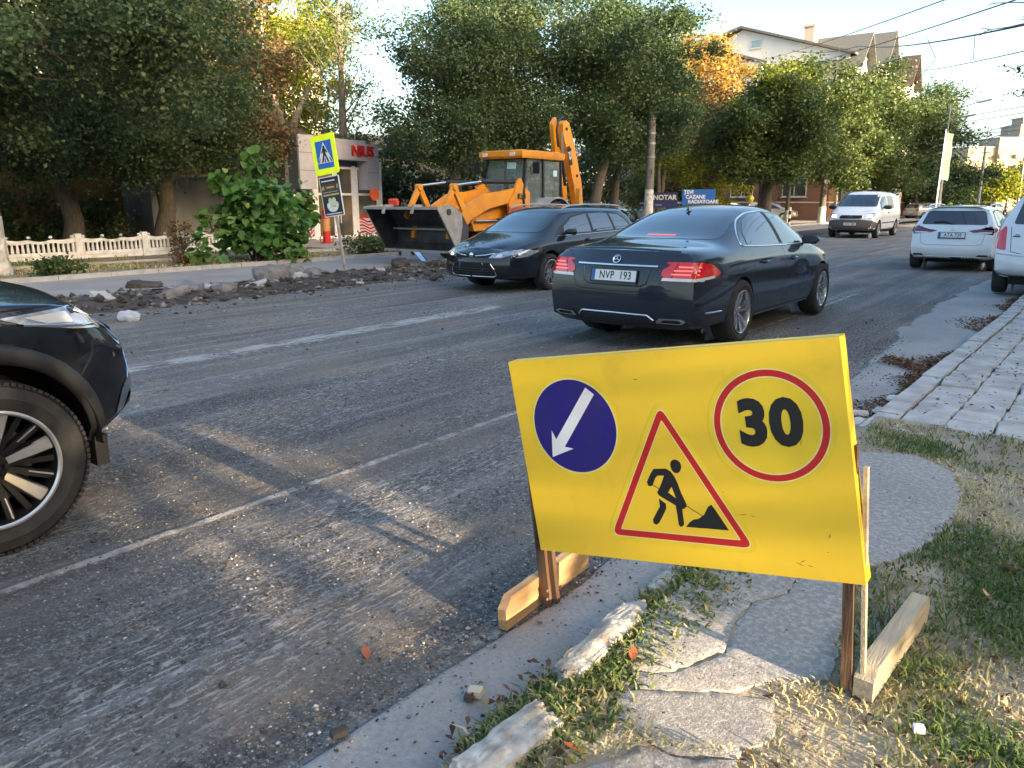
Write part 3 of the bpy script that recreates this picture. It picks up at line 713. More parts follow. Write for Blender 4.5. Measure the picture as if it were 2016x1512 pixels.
        w = MB(); h, n = B.hit('B', .0, 1.03); w.tube([h + n * .02, B.hit('B', .20, 1.09)[0] + n * .02, B.hit('B', .40, 1.07)[0] + n * .02], .011, 6); w.build('rear_wiper', M['plastic'], P)
        w = MB(); w.box((.47, 0, 1.425), (.20, 1.12, .022)); w.build('roof_spoiler', pm, P, bevel=.008)
        seams(B, [('B', [(-.70, 1.02), (-.64, .84), (-.60, .62), (-.50, .585), (.50, .585), (.60, .62), (.64, .84), (.70, 1.02)])])
    seams(B, [(v, [(1.96, .97), (1.97, .6), (1.95, .28)]) for v in 'LR'] + [(v, [(3.02, .94), (3.07, .7), (3.05, .28)]) for v in 'LR'] + [(v, [(1.12, .97), (1.16, .85), (1.24, .62), (1.26, .28)]) for v in 'LR']
          + [('T', [(3.42, .74), (3.8, .70), (4.2, .62)]), ('T', [(3.42, -.74), (3.8, -.70), (4.2, -.62)])])
    fin(B, .75, pm)
    u = MB(); u.bb(.55, 3.9, -.60, .60, .17, .30); u.build('underbody', M['under'], P, bevel=.04)
    for wx in (.82, 3.44):
        for s in (1, -1): wheel(P, wx, s * .785, .318, s, .218, .215, 5, 'multi', n=40)
    return B

def suv(loc, rz, sc=1.0):
    """only the front third reaches the picture; the rest is modelled plainly but complete"""
    T = thing('sport_utility_vehicle', 'shiny black off-road car cut off by the left edge with a large spoked wheel', 'car', loc, rz, sc=sc)
    st = [S(.12, .42, .84, .75, .85, 1.0, .83, 1.14, .66, 1.62, 1.68, dx=[.02, -.04, -.04, .0, .05, .24]),
          S(.40, .38, .92, .75, .91, 1.02, .88, 1.15, .69, 1.68, 1.76),
          S(1.10, .34, .925, .75, .92, 1.04, .88, 1.15, .70, 1.72, 1.80),
          S(2.20, .34, .925, .75, .92, 1.03, .88, 1.13, .70, 1.71, 1.79),
          S(2.75, .34, .925, .75, .92, 1.02, .88, 1.12, .68, 1.62, 1.70),
          S(3.40, .34, .93, .75, .92, 1.01, .88, 1.11, .76, 1.16, 1.215),
          S(3.62, .34, .935, .75, .92, 1.005, .88, 1.10, .74, 1.135, 1.185),
          S(4.05, .34, .935, .75, .915, .995, .87, 1.085, .72, 1.12, 1.165),
          S(4.32, .38, .90, .72, .885, .96, .82, 1.05, .66, 1.085, 1.125),
          S(4.46, .46, .76, .62, .78, .82, .70, .90, .56, .97, 1.00, dx=[.0, .05, .055, .03, -.02, -.10])]
    B = car_body('body', st, M['black'], T, 4, wells=[(.98, .42, .45, .60), (3.83, .42, .455, .60)], crease=[(6, .55), (3, .3), (5, .25)], capb=.10, capf=.20)
    patch(B, 'windscreen', [(-.72, 1.22), (.72, 1.22), (.62, 1.60), (-.62, 1.60)], 'F', M['glass'], r=.07, res=.08)
    def f(s, v):
        patch(B, 'side_glazing', [(.45, 1.19), (.62, 1.55), (1.4, 1.62), (2.3, 1.60), (2.75, 1.50), (3.2, 1.18)], v, M['glass'], r=.03, off=.003, res=.1)
        handle(B, 1.5, .98, s, M['chrome']); handle(B, 2.5, .97, s, M['chrome'])
        mirror_pod(B, 3.05, .88 * s, 1.2, s, M['black'], 1.4)
        # headlamp wraps from the flank to the nose
        o = patch(B, 'headlamp', [(3.93, 1.035), (4.25, 1.055), (4.50, 1.03), (4.66, .985), (4.70, .935), (4.52, .925), (4.25, .955), (4.05, .99)], v, M['lamp'], r=.02, off=.004, res=.035)
        o2 = patch(B, 'headlamp_front', [(s * .52, .93), (s * .56, .985), (s * .72, 1.01), (s * .82, 1.02), (s * .84, .94), (s * .70, .925)], 'F', M['lamp'], r=.02, off=.004, res=.04)
        strip(B, 'lamp_chrome', [(4.02, 1.0), (4.28, .966), (4.52, .938), (4.68, .945)], v, .016, M['chrome'], off=.004, h=.007, parent=o)
        patch(B, 'lamp_inner', [(4.26, 1.035), (4.36, 1.04), (4.50, .97), (4.44, .955)], v, M['whitelens'], r=.01, off=.0065, res=.04, parent=o)
        patch(B, 'lamp_inner', [(4.03, 1.028), (4.22, 1.036), (4.24, .985), (4.12, .995)], v, M['whitelens'], r=.01, off=.0065, res=.04, parent=o)
        # chrome sabre down the corner of the bumper
        patch(B, 'bumper_chrome', [(4.510, .93), (4.565, .88), (4.595, .76), (4.580, .685), (4.510, .62), (4.440, .50), (4.405, .50), (4.460, .62), (4.520, .70), (4.555, .78), (4.540, .87)], v, M['chrome'], r=.008, off=.010, res=.03)
        patch(B, 'lower_bumper', [(4.570, .62), (4.510, .58), (4.430, .47), (4.350, .42), (4.290, .43), (4.320, .40), (4.450, .42), (4.550, .50)], v, M['plastic'], r=.01, off=.008, res=.03)
        # arch flare
        pts = [(3.83 + .475 * math.cos(a), .42 + .475 * math.sin(a)) for a in [R(-8 + 196 * i / 24) for i in range(25)]]
        strip(B, 'arch_flare', pts, v, .085, M['plastic'], off=-.004, h=.022, seg=6)
        pts = [(.98 + .465 * math.cos(a), .42 + .465 * math.sin(a)) for a in [R(-8 + 196 * i / 24) for i in range(25)]]
        strip(B, 'arch_flare', pts, v, .075, M['plastic'], off=-.004, h=.020, seg=5)
        sb = MB(); h, n = B.hit(v, 4.42, .80); sb.lathe([(0, .004), (.014, .003), (.016, 0)], 12, 'y', c=(h.x, h.y, h.z)); sb.build('parking_sensor', M['plastic'], T, ang=40)
        rb = MB(); rb.box((2.4, s * .86, .40), (1.9, .14, .05)); rb.build('running_board', M['plastic'], T, bevel=.01)
        seams(B, [(v, [(3.42, 1.10), (3.45, .8), (3.38, .45)]), (v, [(2.4, 1.12), (2.4, .45)]), (v, [(3.55, 1.075), (3.9, 1.062), (4.3, 1.07), (4.52, 1.045)]), (v, [(4.33, .955), (4.30, .82), (4.22, .72)])], w=.008)
        mf = MB(); mf.bb(4.28, 4.34, s * .62, s * .84, .27, .42); mf.build('mud_flap', M['plastic'], T, bevel=.01)
    sides(f)
    g = patch(B, 'grille', [(-.45, .62), (-.50, .92), (.50, .92), (.45, .62)], 'F', M['seam'], r=.03, off=.004, res=.06)
    for z in (.69, .78, .87): strip(B, 'grille_bar', [(-.48, z), (.48, z)], 'F', .03, M['chrome'], off=.006, h=.012, parent=g)
    u = MB(); u.bb(.3, 4.35, -.58, .58, .26, .5); u.build('underbody', M['under'], T, bevel=.04)
    for wx in (.98, 3.83):
        for s in (1, -1): wheel(T, wx, s * .80, .388, s, .262, .255, 6, 'suv', rim=M['machined'], dark=M['darkmetal'], n=72, tread=True)
    return T, B

def van(T):
    st = [S(.06, .34, .88, .75, .89, 1.0, .87, 1.12, .76, 1.70, 1.76, dx=[.0, -.02, -.02, .0, .02, .10]),
          S(.25, .30, .945, .75, .945, 1.02, .925, 1.13, .80, 1.78, 1.86),
          S(1.5, .28, .95, .75, .945, 1.02, .92, 1.13, .80, 1.83, 1.90),
          S(2.8, .28, .95, .75, .945, 1.02, .92, 1.13, .79, 1.82, 1.89),
          S(3.20, .28, .95, .75, .945, 1.01, .92, 1.12, .77, 1.74, 1.82),
          S(3.95, .28, .95, .75, .94, 1.0, .91, 1.11, .80, 1.20, 1.27),
          S(4.15, .28, .95, .72, .93, .97, .88, 1.06, .74, 1.12, 1.18),
          S(4.50, .30, .92, .66, .89, .86, .80, .94, .62, .99, 1.03),
          S(4.66, .34, .82, .55, .80, .74, .70, .82, .50, .85, .88, dx=[.02, .05, .04, .01, -.02, -.06])]
    B = car_body('body', st, M['white'], T, 3, wells=[(.95, .34, .39, .60), (4.0, .34, .39, .60)], crease=[(6, .5), (3, .3)], capb=.05, capf=.16)
    patch(B, 'windscreen', [(-.76, 1.24), (.76, 1.24), (.68, 1.72), (-.68, 1.72)], 'F', M['glass'], r=.07, res=.08)
    def f(s, v):
        patch(B, 'door_window', [(2.72, 1.18), (2.74, 1.66), (3.15, 1.64), (3.55, 1.40), (3.72, 1.18)], v, M['glass'], r=.04, off=.004, res=.08)
        patch(B, 'side_window', [(1.55, 1.18), (1.57, 1.68), (2.58, 1.68), (2.60, 1.18)], v, mat('brownish_side_window', (.10, .055, .03), rough=.06, spec=.8) if s > 0 else M['glass'], r=.05, off=.004, res=.08)
        handle(B, 2.6, 1.0, s, M['plastic']); mirror_pod(B, 3.55, .93 * s, 1.22, s, M['plastic'], 1.5)
        strip(B, 'side_moulding', [(.35, .62), (.55, .62)], v, .05, M['plastic'], off=.002, h=.012); strip(B, 'side_moulding', [(1.4, .60), (3.55, .60)], v, .05, M['plastic'], off=.002, h=.012)
        o = patch(B, 'headlamp', [(s * .50, .79), (s * .54, .90), (s * .74, .99), (s * .86, .98), (s * .86, .80), (s * .70, .76)], 'F', M['lamp'], r=.03, off=.004, res=.05)
        patch(B, 'lamp_glow', [(s * .56, .81), (s * .58, .90), (s * .76, .93), (s * .78, .82)], 'F', M['lamplit'], r=.03, off=.008, res=.05, parent=o)
        seams(B, [(v, [(2.66, 1.15), (2.66, .36)]), (v, [(3.66, 1.15), (3.62, .8), (3.58, .36)]), (v, [(1.48, 1.72), (1.46, .36)])], w=.012)
        patch(B, 'dark_bumper', [(4.12, .32), (4.20, .60), (4.66, .66), (4.70, .34)], v, M['brownbumper'], off=.005, res=.06)
    sides(f)
    patch(B, 'dark_bumper_front', [(-.84, .34), (-.84, .70), (-.4, .74), (.4, .74), (.84, .70), (.84, .34)], 'F', M['brownbumper'], r=.04, off=.005, res=.06)
    g = patch(B, 'grille', [(-.44, .80), (-.40, .90), (.40, .90), (.44, .80), (.38, .765), (-.38, .765)], 'F', M['seam'], r=.02, off=.008, res=.05)
    for z in (.79, .825, .86): strip(B, 'grille_bar', [(-.42, z), (.42, z)], 'F', .012, M['plastic'], off=.01, h=.006, parent=g)
    bd = MB(); bd.lathe([(.055, 0), (.066, .006), (.055, .010)], 24, 'z')
    for i in range(3):
        a = math.pi / 2 + i * 2 * math.pi / 3; bd.bar((0, 0, .005), (math.cos(a) * .06, math.sin(a) * .06, .005), .014, .008)
    h, n = B.hit('F', 0, .83); bd.xf(axm(h + Vector((.03, 0, 0)), (0, 1, 0), (0, 0, 1))).build('star_badge', M['chrome'], T)
    h, n = B.hit('F', 0, .56); plate(T, axm(h + Vector((.022, 0, 0)), (0, 1, 0), (0, 0, 1)), 'CVC 280')
    u = MB(); u.bb(.3, 4.3, -.7, .7, .2, .42); u.build('underbody', M['under'], T, bevel=.04)
    for wx in (.95, 4.0):
        for s in (1, -1): wheel(T, wx, s * .84, .33, s, .21, .21, 6, 'plain', n=32)
M['brownbumper'] = mat('grey_brown_bumper', (.085, .065, .055), rough=.6, col2=(.11, .085, .07))  # brown in this colour paints the warm cast of headlamps and sunlit road
def people_carrier(T):
    """white high estate parked at the kerb, seen from its rear corner"""
    st = [S(.10, .36, .86, .60, .87, .90, .85, 1.08, .62, 1.58, 1.63, dx=[.02, -.07, -.06, .04, .12, .34]),
          S(.34, .30, .905, .62, .905, .92, .88, 1.09, .66, 1.64, 1.71, dx=[0, 0, 0, 0, 0, .12]),
          S(1.0, .26, .91, .62, .905, .93, .87, 1.08, .66, 1.66, 1.74),
          S(2.2, .25, .91, .62, .90, .92, .86, 1.05, .66, 1.66, 1.73),
          S(2.9, .25, .91, .62, .90, .90, .86, 1.02, .66, 1.54, 1.61),
          S(3.6, .25, .91, .60, .89, .88, .84, .99, .68, 1.09, 1.13),
          S(4.1, .26, .87, .58, .85, .80, .76, .88, .56, .94, .97),
          S(4.38, .30, .74, .50, .74, .68, .62, .76, .42, .80, .82, dx=[.0, .03, .03, .0, -.05, -.10])]
    B = car_body('body', st, M['white'], T, 3, wells=[(.85, .34, .38, .58), (3.50, .34, .38, .58)], crease=[(6, .5), (3, .3), (5, .3)], capb=.12, capf=.2)
    patch(B, 'rear_window', [(-.68, 1.14), (.68, 1.14), (.58, 1.56), (-.58, 1.56)], 'B', M['glass'], r=.05, res=.06)
    patch(B, 'windscreen', [(-.66, 1.12), (.66, 1.12), (.58, 1.54), (-.58, 1.54)], 'F', M['glass'], r=.06, res=.1)
    def f(s, v):
        patch(B, 'side_glazing', [(.50, 1.12), (.66, 1.50), (1.3, 1.57), (2.3, 1.56), (2.8, 1.44), (3.30, 1.08)], v, M['glass'], r=.03, off=.003, res=.08)
        patch(B, 'tail_lamp', [(s * .73, .74), (s * .76, 1.10), (s * .86, 1.12), (s * .90, .76)], 'B', M['redlens'], r=.02, off=.005, res=.05)
        handle(B, 1.5, .96, s, M['white']); mirror_pod(B, 3.0, .87 * s, 1.12, s, M['white'], 1.1)
        r = MB(); r.tube([(.5, .62 * s, 1.64), (.7, .63 * s, 1.72), (2.2, .63 * s, 1.745), (2.6, .62 * s, 1.66)], .018, 8); r.build('roof_rail', M['greymetal'], T, ang=60)
    sides(f)
    h, n = B.hit('B', 0, .56); plate(T, axm(h + n * .014, (0, -1, 0), (0, 0, 1)), 'CGJ 152')
    h, n = B.hit('B', -.02, .98)
    b = MB(); b.box((-.62, 0, 0), (.06, .012, .008)); 
    for k in range(1): b.lathe([(.020, 0), (.026, .006), (.020, .008)], 16, 'z')
    b.xf(axm(h + n * .004, (0, -1, 0), (0, 0, 1))).build('round_badge', M['ink'], T)
    strip(B, 'lamp_notch', [(.56, .955), (.66, .955)], 'B', .02, M['ink'], off=.003, h=.004)
    strip(B, 'bumper_step', [(-.84, .70), (-.5, .665), (.5, .665), (.84, .70)], 'B', .05, M['white'], off=-.004, h=.02)
    patch(B, 'plate_pocket', [(-.34, .50), (-.32, .635), (.32, .635), (.34, .50)], 'B', M['white'], r=.02, off=.003, res=.05)
    seams(B, [('B', [(-.70, 1.10), (-.66, .72), (-.5, .685), (.5, .685), (.66, .72), (.70, 1.10)]), ('L', [(2.1, 1.08), (2.1, .35)]), ('R', [(2.1, 1.08), (2.1, .35)])], w=.009)
    u = MB(); u.bb(.3, 4.1, -.66, .66, .19, .36); u.build('underbody', M['under'], T, bevel=.04)
    for wx in (.85, 3.50):
        for s in (1, -1): wheel(T, wx, s * .80, .325, s, .215, .21, 5, 'multi', n=32)
UP = math.pi / 2     # car facing along +Y
saloon((-4.05, 7.0, 0), UP, 1.02)
t = thing('estate_car', 'dark green-black estate car coming towards us beside the digger, silver roof rails', 'car', (-8.68, 14.75, 0), -UP)
estate(t, M['navy'], M['glass_blue'], 3, rear=False, txt='MDH 990')
t = thing('estate_car', 'white estate car driving away with dark red lamps and plate ATA 739', 'car', (-2.85, 19.8, 0), UP)
estate(t, M['white'], M['glass'], 3, front=False, txt='ATA 739')
suv((-4.60, -2.69, 0), UP)
t = thing('delivery_van', 'white van with headlights on coming down the far lane', 'van', (-9.1, 41.0, 0), -UP, sc=1.07); van(t)
t = thing('people_carrier', 'white tall car parked by the right-hand kerb, cut off by the picture edge', 'car', (-.58, 14.5, .04), UP + R(1)); people_carrier(t)
# ---------------- ground, road, pavements ----------------
def worldpos(t): return nd(t, "ShaderNodeNewGeometry").outputs[0]
def mth(t, op, a, b=None, c=None, clamp=False):
    n = nd(t, "ShaderNodeMath"); n.operation = op; n.use_clamp = clamp
    for i, q in enumerate((a, b, c)):
        if q is None: continue
        if isinstance(q, (int, float)): n.inputs[i].default_value = q
        else: t.links.new(q, n.inputs[i])
    return n.outputs[0]
def noise(t, co, scale, detail=4, stretch=None, rough=.5, off=None):
    if stretch or off:
        mp = nd(t, "ShaderNodeMapping"); mp.inputs[3].default_value = stretch or (1, 1, 1)
        if off: mp.inputs[1].default_value = off
        t.links.new(co, mp.inputs[0]); co = mp.outputs[0]
    n = nd(t, "ShaderNodeTexNoise"); n.inputs["Scale"].default_value = scale; n.inputs["Detail"].default_value = detail; n.inputs["Roughness"].default_value = rough
    t.links.new(co, n.inputs["Vector"]); return n.outputs[0]
def ramp(t, f, a, b, ca=(0, 0, 0), cb=(1, 1, 1)):
    r = nd(t, "ShaderNodeValToRGB"); e = r.color_ramp.elements; e[0].position = a; e[1].position = b; e[0].color = c4(ca); e[1].color = c4(cb)
    t.links.new(f, r.inputs[0]); return r.outputs[0]
def mix(t, f, a, b):
    n = nd(t, "ShaderNodeMix"); n.data_type = 'RGBA'
    if isinstance(f, (int, float)): n.inputs[0].default_value = f
    else: t.links.new(f, n.inputs[0])
    for i, q in ((6, a), (7, b)):
        if isinstance(q, tuple): n.inputs[i].default_value = c4(q)
        else: t.links.new(q, n.inputs[i])
    return n.outputs[2]
def bumpn(t, b, h, strength, dist):
    n = nd(t, "ShaderNodeBump"); n.inputs["Strength"].default_value = strength; n.inputs["Distance"].default_value = dist
    t.links.new(h, n.inputs["Height"]); t.links.new(n.outputs[0], b.inputs["Normal"])
def speck(t, co, scale, dens_):
    v = nd(t, "ShaderNodeTexVoronoi"); v.inputs["Scale"].default_value = scale; t.links.new(co, v.inputs["Vector"])
    sx = nd(t, "ShaderNodeSeparateColor"); t.links.new(v.outputs["Color"], sx.inputs[0])
    a = mth(t, 'GREATER_THAN', sx.outputs[0], 1 - dens_); d = mth(t, 'LESS_THAN', v.outputs["Distance"], .38)
    return mth(t, 'MULTIPLY', a, d), sx.outputs[1], v.outputs["Distance"]
def milled():
    m, t, b = base('milled_asphalt'); co = worldpos(t); L = t.links.new
    sx = nd(t, "ShaderNodeSeparateXYZ"); L(co, sx.inputs[0]); X, Y = sx.outputs[0], sx.outputs[1]
    col = mix(t, ramp(t, noise(t, co, 90, 5), .35, .65), (.062, .058, .054), (.205, .192, .180))
    vc = nd(t, "ShaderNodeTexVoronoi"); vc.inputs["Scale"].default_value = 105; L(co, vc.inputs["Vector"]); vs = nd(t, "ShaderNodeSeparateColor"); L(vc.outputs["Color"], vs.inputs[0])
    chip = mth(t, 'POWER', vs.outputs[0], 2.6); col = mix(t, mth(t, 'MULTIPLY', chip, .85), col, mix(t, vs.outputs[1], (.22, .205, .185), (.40, .385, .36)))
    col = mix(t, mth(t, 'MULTIPLY', ramp(t, noise(t, co, 34, 5, rough=.7), .46, .60, (1, 1, 1), (0, 0, 0)), .55), col, (.045, .043, .042))
    # broad lanes of dust and wear running with the road
    lane = noise(t, co, 1.0, 5, (2.4, .10, 1)); col = mix(t, mth(t, 'MULTIPLY', ramp(t, lane, .50, .72), .42), col, (.32, .305, .29))
    lane2 = noise(t, co, 1.0, 6, (9, .30, 1), off=(3, 7, 0)); col = mix(t, mth(t, 'MULTIPLY', ramp(t, lane2, .54, .72), .32), col, (.39, .375, .355))
    # dashes left by the milling drum
    dash = noise(t, co, 1.0, 2, (60, 11, 1)); pat = ramp(t, noise(t, co, 1.0, 3, (1.3, .5, 1), off=(5, 1, 0)), .42, .60)
    col = mix(t, mth(t, 'MULTIPLY', mth(t, 'MULTIPLY', ramp(t, dash, .54, .64), pat), .75), col, (.47, .455, .43))
    dk = ramp(t, noise(t, co, 1.0, 4, (1.7, .22, 1), off=(9, 4, 0)), .48, .66); col = mix(t, mth(t, 'MULTIPLY', dk, .45), col, (.045, .044, .044))
    # a little brown dust
    br = ramp(t, noise(t, co, 1.4, 4, (1, .5, 1), off=(1, 8, 0)), .5, .7); col = mix(t, mth(t, 'MULTIPLY', br, .5), col, (.25, .20, .15))
    sp, sv, sdist = speck(t, co, 95, .10); col = mix(t, mth(t, 'MULTIPLY', sp, .8), col, mix(t, sv, (.22, .20, .18), (.50, .48, .45)))
    sp2, sv2, _ = speck(t, co, 42, .05); col = mix(t, mth(t, 'MULTIPLY', sp2, .75), col, (.30, .27, .24))
    wob = mth(t, 'MULTIPLY', mth(t, 'SUBTRACT', noise(t, co, 3.0, 5), .5), .10)
    for x0, w, c, k, y0, y1 in ((-3.325, .020, (.40, .385, .36), .85, -9, 14), (-7.15, .13, (.44, .435, .42), .75, 2.4, 9.0), (-6.2, .03, (.30, .30, .30), .5, -5, 60), (-8.35, .04, (.28, .28, .28), .5, -5, 60), (-9.6, .05, (.26, .25, .25), .4, -5, 60), (-5.0, .03, (.24, .24, .24), .45, -5, 60), (-7.9, .02, (.3, .3, .3), .6, 4, 14)):
        d = mth(t, 'ABSOLUTE', mth(t, 'ADD', mth(t, 'SUBTRACT', X, x0), mth(t, 'MULTIPLY', wob, .25 if w < .03 else (1.0 if w < .1 else 2.0))))
        f = ramp(t, mth(t, 'DIVIDE', d, w * 2.2), .40, .62, (1, 1, 1), (0, 0, 0))
        yy = mth(t, 'MULTIPLY', mth(t, 'GREATER_THAN', Y, y0), mth(t, 'LESS_THAN', Y, y1))
        br2 = ramp(t, noise(t, co, 7 if w < .1 else 1.0, 6, (1, 1, 1) if w < .1 else (9, 2.6, 1), off=(x0, 2, 0), rough=.62), .36 if w < .1 else .42, .54)
        col = mix(t, mth(t, 'MULTIPLY', mth(t, 'MULTIPLY', f, yy), mth(t, 'MULTIPLY', br2, k)), col, c)
    L(col, b.inputs["Base Color"]); setin(b, "Roughness", .88); setin(b, "Specular IOR Level", .35)
    h = mth(t, 'ADD', mth(t, 'MULTIPLY', noise(t, co, 120, 4, rough=.65), .7), mth(t, 'MULTIPLY', mth(t, 'SUBTRACT', 1.0, sdist), .3))
    h = mth(t, 'ADD', h, mth(t, 'MULTIPLY', dash, .8))
    bumpn(t, b, h, 1.0, .012); return m
def oldasphalt(name, c1, c2, bits=True):
    m, t, b = base(name); co = worldpos(t); L = t.links.new
    col = mix(t, ramp(t, noise(t, co, 1.1, 6), .35, .68), c1, c2)
    col = mix(t, mth(t, 'MULTIPLY', ramp(t, noise(t, co, 60, 4), .4, .7), .4), col, tuple(x * .55 for x in c1))
    if bits:
        sp, sv, sdist = speck(t, co, 120, .45); col = mix(t, mth(t, 'MULTIPLY', sp, .75), col, mix(t, sv, (.20, .19, .175), (.62, .60, .57)))
        col = mix(t, mth(t, 'MULTIPLY', ramp(t, noise(t, co, 40, 5, rough=.7), .46, .60, (1, 1, 1), (0, 0, 0)), .5), col, (.15, .14, .13))
    dk, v2, _ = speck(t, co, 75, .018); col = mix(t, mth(t, 'MULTIPLY', dk, .9), col, (.035, .035, .035))
    L(col, b.inputs["Base Color"]); setin(b, "Roughness", .92)
    bumpn(t, b, noise(t, co, 110, 4, rough=.65), .9, .006); return m
M['milled'] = milled()
M['oldroad'] = oldasphalt('old_asphalt_strip', (.28, .272, .262), (.38, .37, .355), False)
M['path'] = oldasphalt('worn_path_asphalt', (.37, .355, .33), (.48, .46, .43))
M['leftpath'] = oldasphalt('left_pavement_asphalt', (.24, .24, .245), (.32, .318, .315), False)
M['soil'] = mat('dry_soil', (.17, .14, .10), rough=.98, col2=(.26, .22, .16), scale=3.0, bump=1, bscale=60, world=True, col3=None) if False else mat('dry_soil', (.24, .205, .15), rough=.98, col2=(.36, .31, .23), scale=3.0, bump=1, bscale=60, world=True)
M['earth'] = mat('dark_trench_earth', (.028, .023, .020), rough=.98, col2=(.075, .062, .052), scale=7, bump=1, bscale=30, world=True)
M['verge'] = mat('dry_verge', (.17, .155, .085), rough=.98, col2=(.26, .215, .13), scale=1.8, bump=1, bscale=40, world=True, stretch=(1, .5, 1))
M['kerb'] = mat('worn_kerb_stone', (.56, .53, .48), rough=.95, col2=(.27, .245, .21), scale=14, bump=1, bscale=38, world=True)
M['kerbgrey'] = mat('grey_kerb_stone', (.40, .39, .375), rough=.9, col2=(.30, .295, .285), scale=6, bump=.5, bscale=30, world=True)
M['paver'] = mat('grey_paver', (.50, .485, .46), rough=.9, col2=(.33, .315, .295), scale=5.5, bump=1, bscale=45, world=True)
M['joint'] = mat('joint_dirt', (.13, .11, .09), rough=.98, col2=(.12, .105, .08), scale=8, bump=1, bscale=60, world=True)

def sheet(name, xs, ys, zf, m, kind='structure', parent=None, mask=None, smooth=True):
    XX, YY = np.meshgrid(np.array(xs), np.array(ys), indexing='ij'); Z = zf(XX, YY)
    nx, ny = XX.shape; V = np.stack([XX.ravel(), YY.ravel(), Z.ravel()], 1)
    I = np.arange(nx * ny).reshape(nx, ny); F = np.stack([I[:-1, :-1].ravel(), I[1:, :-1].ravel(), I[1:, 1:].ravel(), I[:-1, 1:].ravel()], 1)
    if mask is not None:
        cx = V[F].mean(1); F = F[mask(cx[:, 0], cx[:, 1])]
    o = npmesh(name, V, F, m, parent, smooth=smooth)
    if kind: o['kind'] = kind
    return o
def geo(a, b, d0, g):
    out = [a]; d = d0
    while out[-1] < b: out.append(out[-1] + d); d *= g
    return out
def roadz(X, Y):
    near = np.exp(-np.maximum(0, np.hypot(X + 2, Y - 2) - 3) / 6)
    z = .0035 * vnoise(X * 46, Y * 5.5, 3) * (.3 + .7 * near) + .003 * vnoise(X * 70, Y * 60, 4) * near + .004 * fbm(X * 9, Y * 3, 5, 3) + .010 * fbm(X * .8, Y * .25, 6, 2)
    r = np.clip(1 - np.abs(X + 3.325 + .006 * vnoise(X * 0, Y * 9, 8)) / .030, 0, 1); z = z + .010 * np.minimum(1, r * 2) * (Y < 14)
    return z - .004
# horizon ground (well below everything), then the road in three resolutions
sheet('ground', np.linspace(-900, 500, 40), np.linspace(-200, 1500, 40), lambda X, Y: X * 0 - .12, M['verge'])
xn = np.arange(-5.6, -1.43, .019)
sheet('road', xn, np.append(np.arange(.5, 5.58, .019), 5.596), roadz, M['milled'])
sheet('road_far', np.concatenate([np.arange(-11.45, -5.6, .07), xn[::3]]), np.concatenate([np.arange(-8, .5, .25), np.arange(.5, 5.59, .05), [5.596]]), roadz, M['milled'], mask=lambda x, y: ~((x > -5.6) & (y > .5)))
sheet('road_far', np.concatenate([np.arange(-11.45, -1.2, .06)]), geo(5.596, 24, .05, 1.012), roadz, M['milled'])
sheet('road_distant', np.linspace(-11.45, -1.0, 20), np.concatenate([np.linspace(23.9, 150, 60), np.linspace(160, 900, 20)]), lambda X, Y: X * 0 - .006, M['milled'])
# old asphalt left standing beside the kerb, with a ragged edge
EDG = [(-6, -1.62), (1.0, -1.60), (2.26, -1.52), (3.5, -1.56), (5.2, -1.60), (7.25, -1.66), (8.7, -1.76), (10.75, -1.92), (12.5, -1.98), (15.4, -1.92), (18.4, -1.8), (24, -1.75), (60, -1.7)]
def edgex(y): return np.interp(y, [e[0] for e in EDG], [e[1] for e in EDG])
def stripmesh():
    ys = np.concatenate([np.arange(-4, 0, .1), np.arange(0, 26, .035), np.arange(26, 60, .5)]); n = 26; V = []; F = []
    for i, y in enumerate(ys):
        e = edgex(y) + .045 * float(fbm(np.array([y * 2.2]), np.array([0.3]), 11, 4)[0]) * (1.0 + min(3, max(0, (y - 4) * .5)))
        for k in range(n):
            x = e + (-.93 - e) * (k / (n - 1)) ** 1.3; z = .022 + .005 * float(0)
            if k == 0: z = -.02
            elif k == 1: x = e + .012; z = .014
            V.append((x, y, z))
    V = np.array(V); r = (np.arange(len(V)) % n) > 1
    V[:, 2] += np.where(r, .004 * fbm(V[:, 0] * 6, V[:, 1] * 4, 15, 4) - .012 * np.clip(fbm(V[:, 0] * 1.6, V[:, 1] * 1.1, 17, 3) - .25, 0, 1) * 2, 0)
    I = np.arange(len(ys) * n).reshape(len(ys), n)
    F = np.stack([I[:-1, :-1].ravel(), I[:-1, 1:].ravel(), I[1:, 1:].ravel(), I[1:, :-1].ravel()], 1)
    o = npmesh('gutter_strip', V, F, M['oldroad'], smooth=True); o['kind'] = 'structure'
stripmesh()
# right-hand side: soil, then the cracked path plates, pavers
def soilz(X, Y): return .088 + .012 * fbm(X * 2.5, Y * 2.5, 21, 4) + .004 * vnoise(X * 22, Y * 22, 22) - np.where(X < -1.10, (-1.10 - X) * .32, 0)
sheet('verge_soil', np.concatenate([np.arange(-1.30, .9, .03), np.linspace(.95, 4, 20)]), np.concatenate([np.linspace(-3, .9, 25), np.arange(.95, 5.6, .03)]), soilz, M['soil'], mask=lambda x, y: (x > -1.24) | (y > 4.75) & (x > -1.27))
sheet('right_ground', np.linspace(-.95, 60, 24), np.concatenate([np.linspace(-60, -3, 8), np.linspace(5.4, 140, 40)]), lambda X, Y: X * 0 + .045, M['joint'], mask=lambda x, y: (y < -3) | (y > 5.4))
sheet('right_ground', np.linspace(3.9, 60, 10), np.linspace(-3.2, 5.6, 4), lambda X, Y: X * 0 + .05, M['joint'])
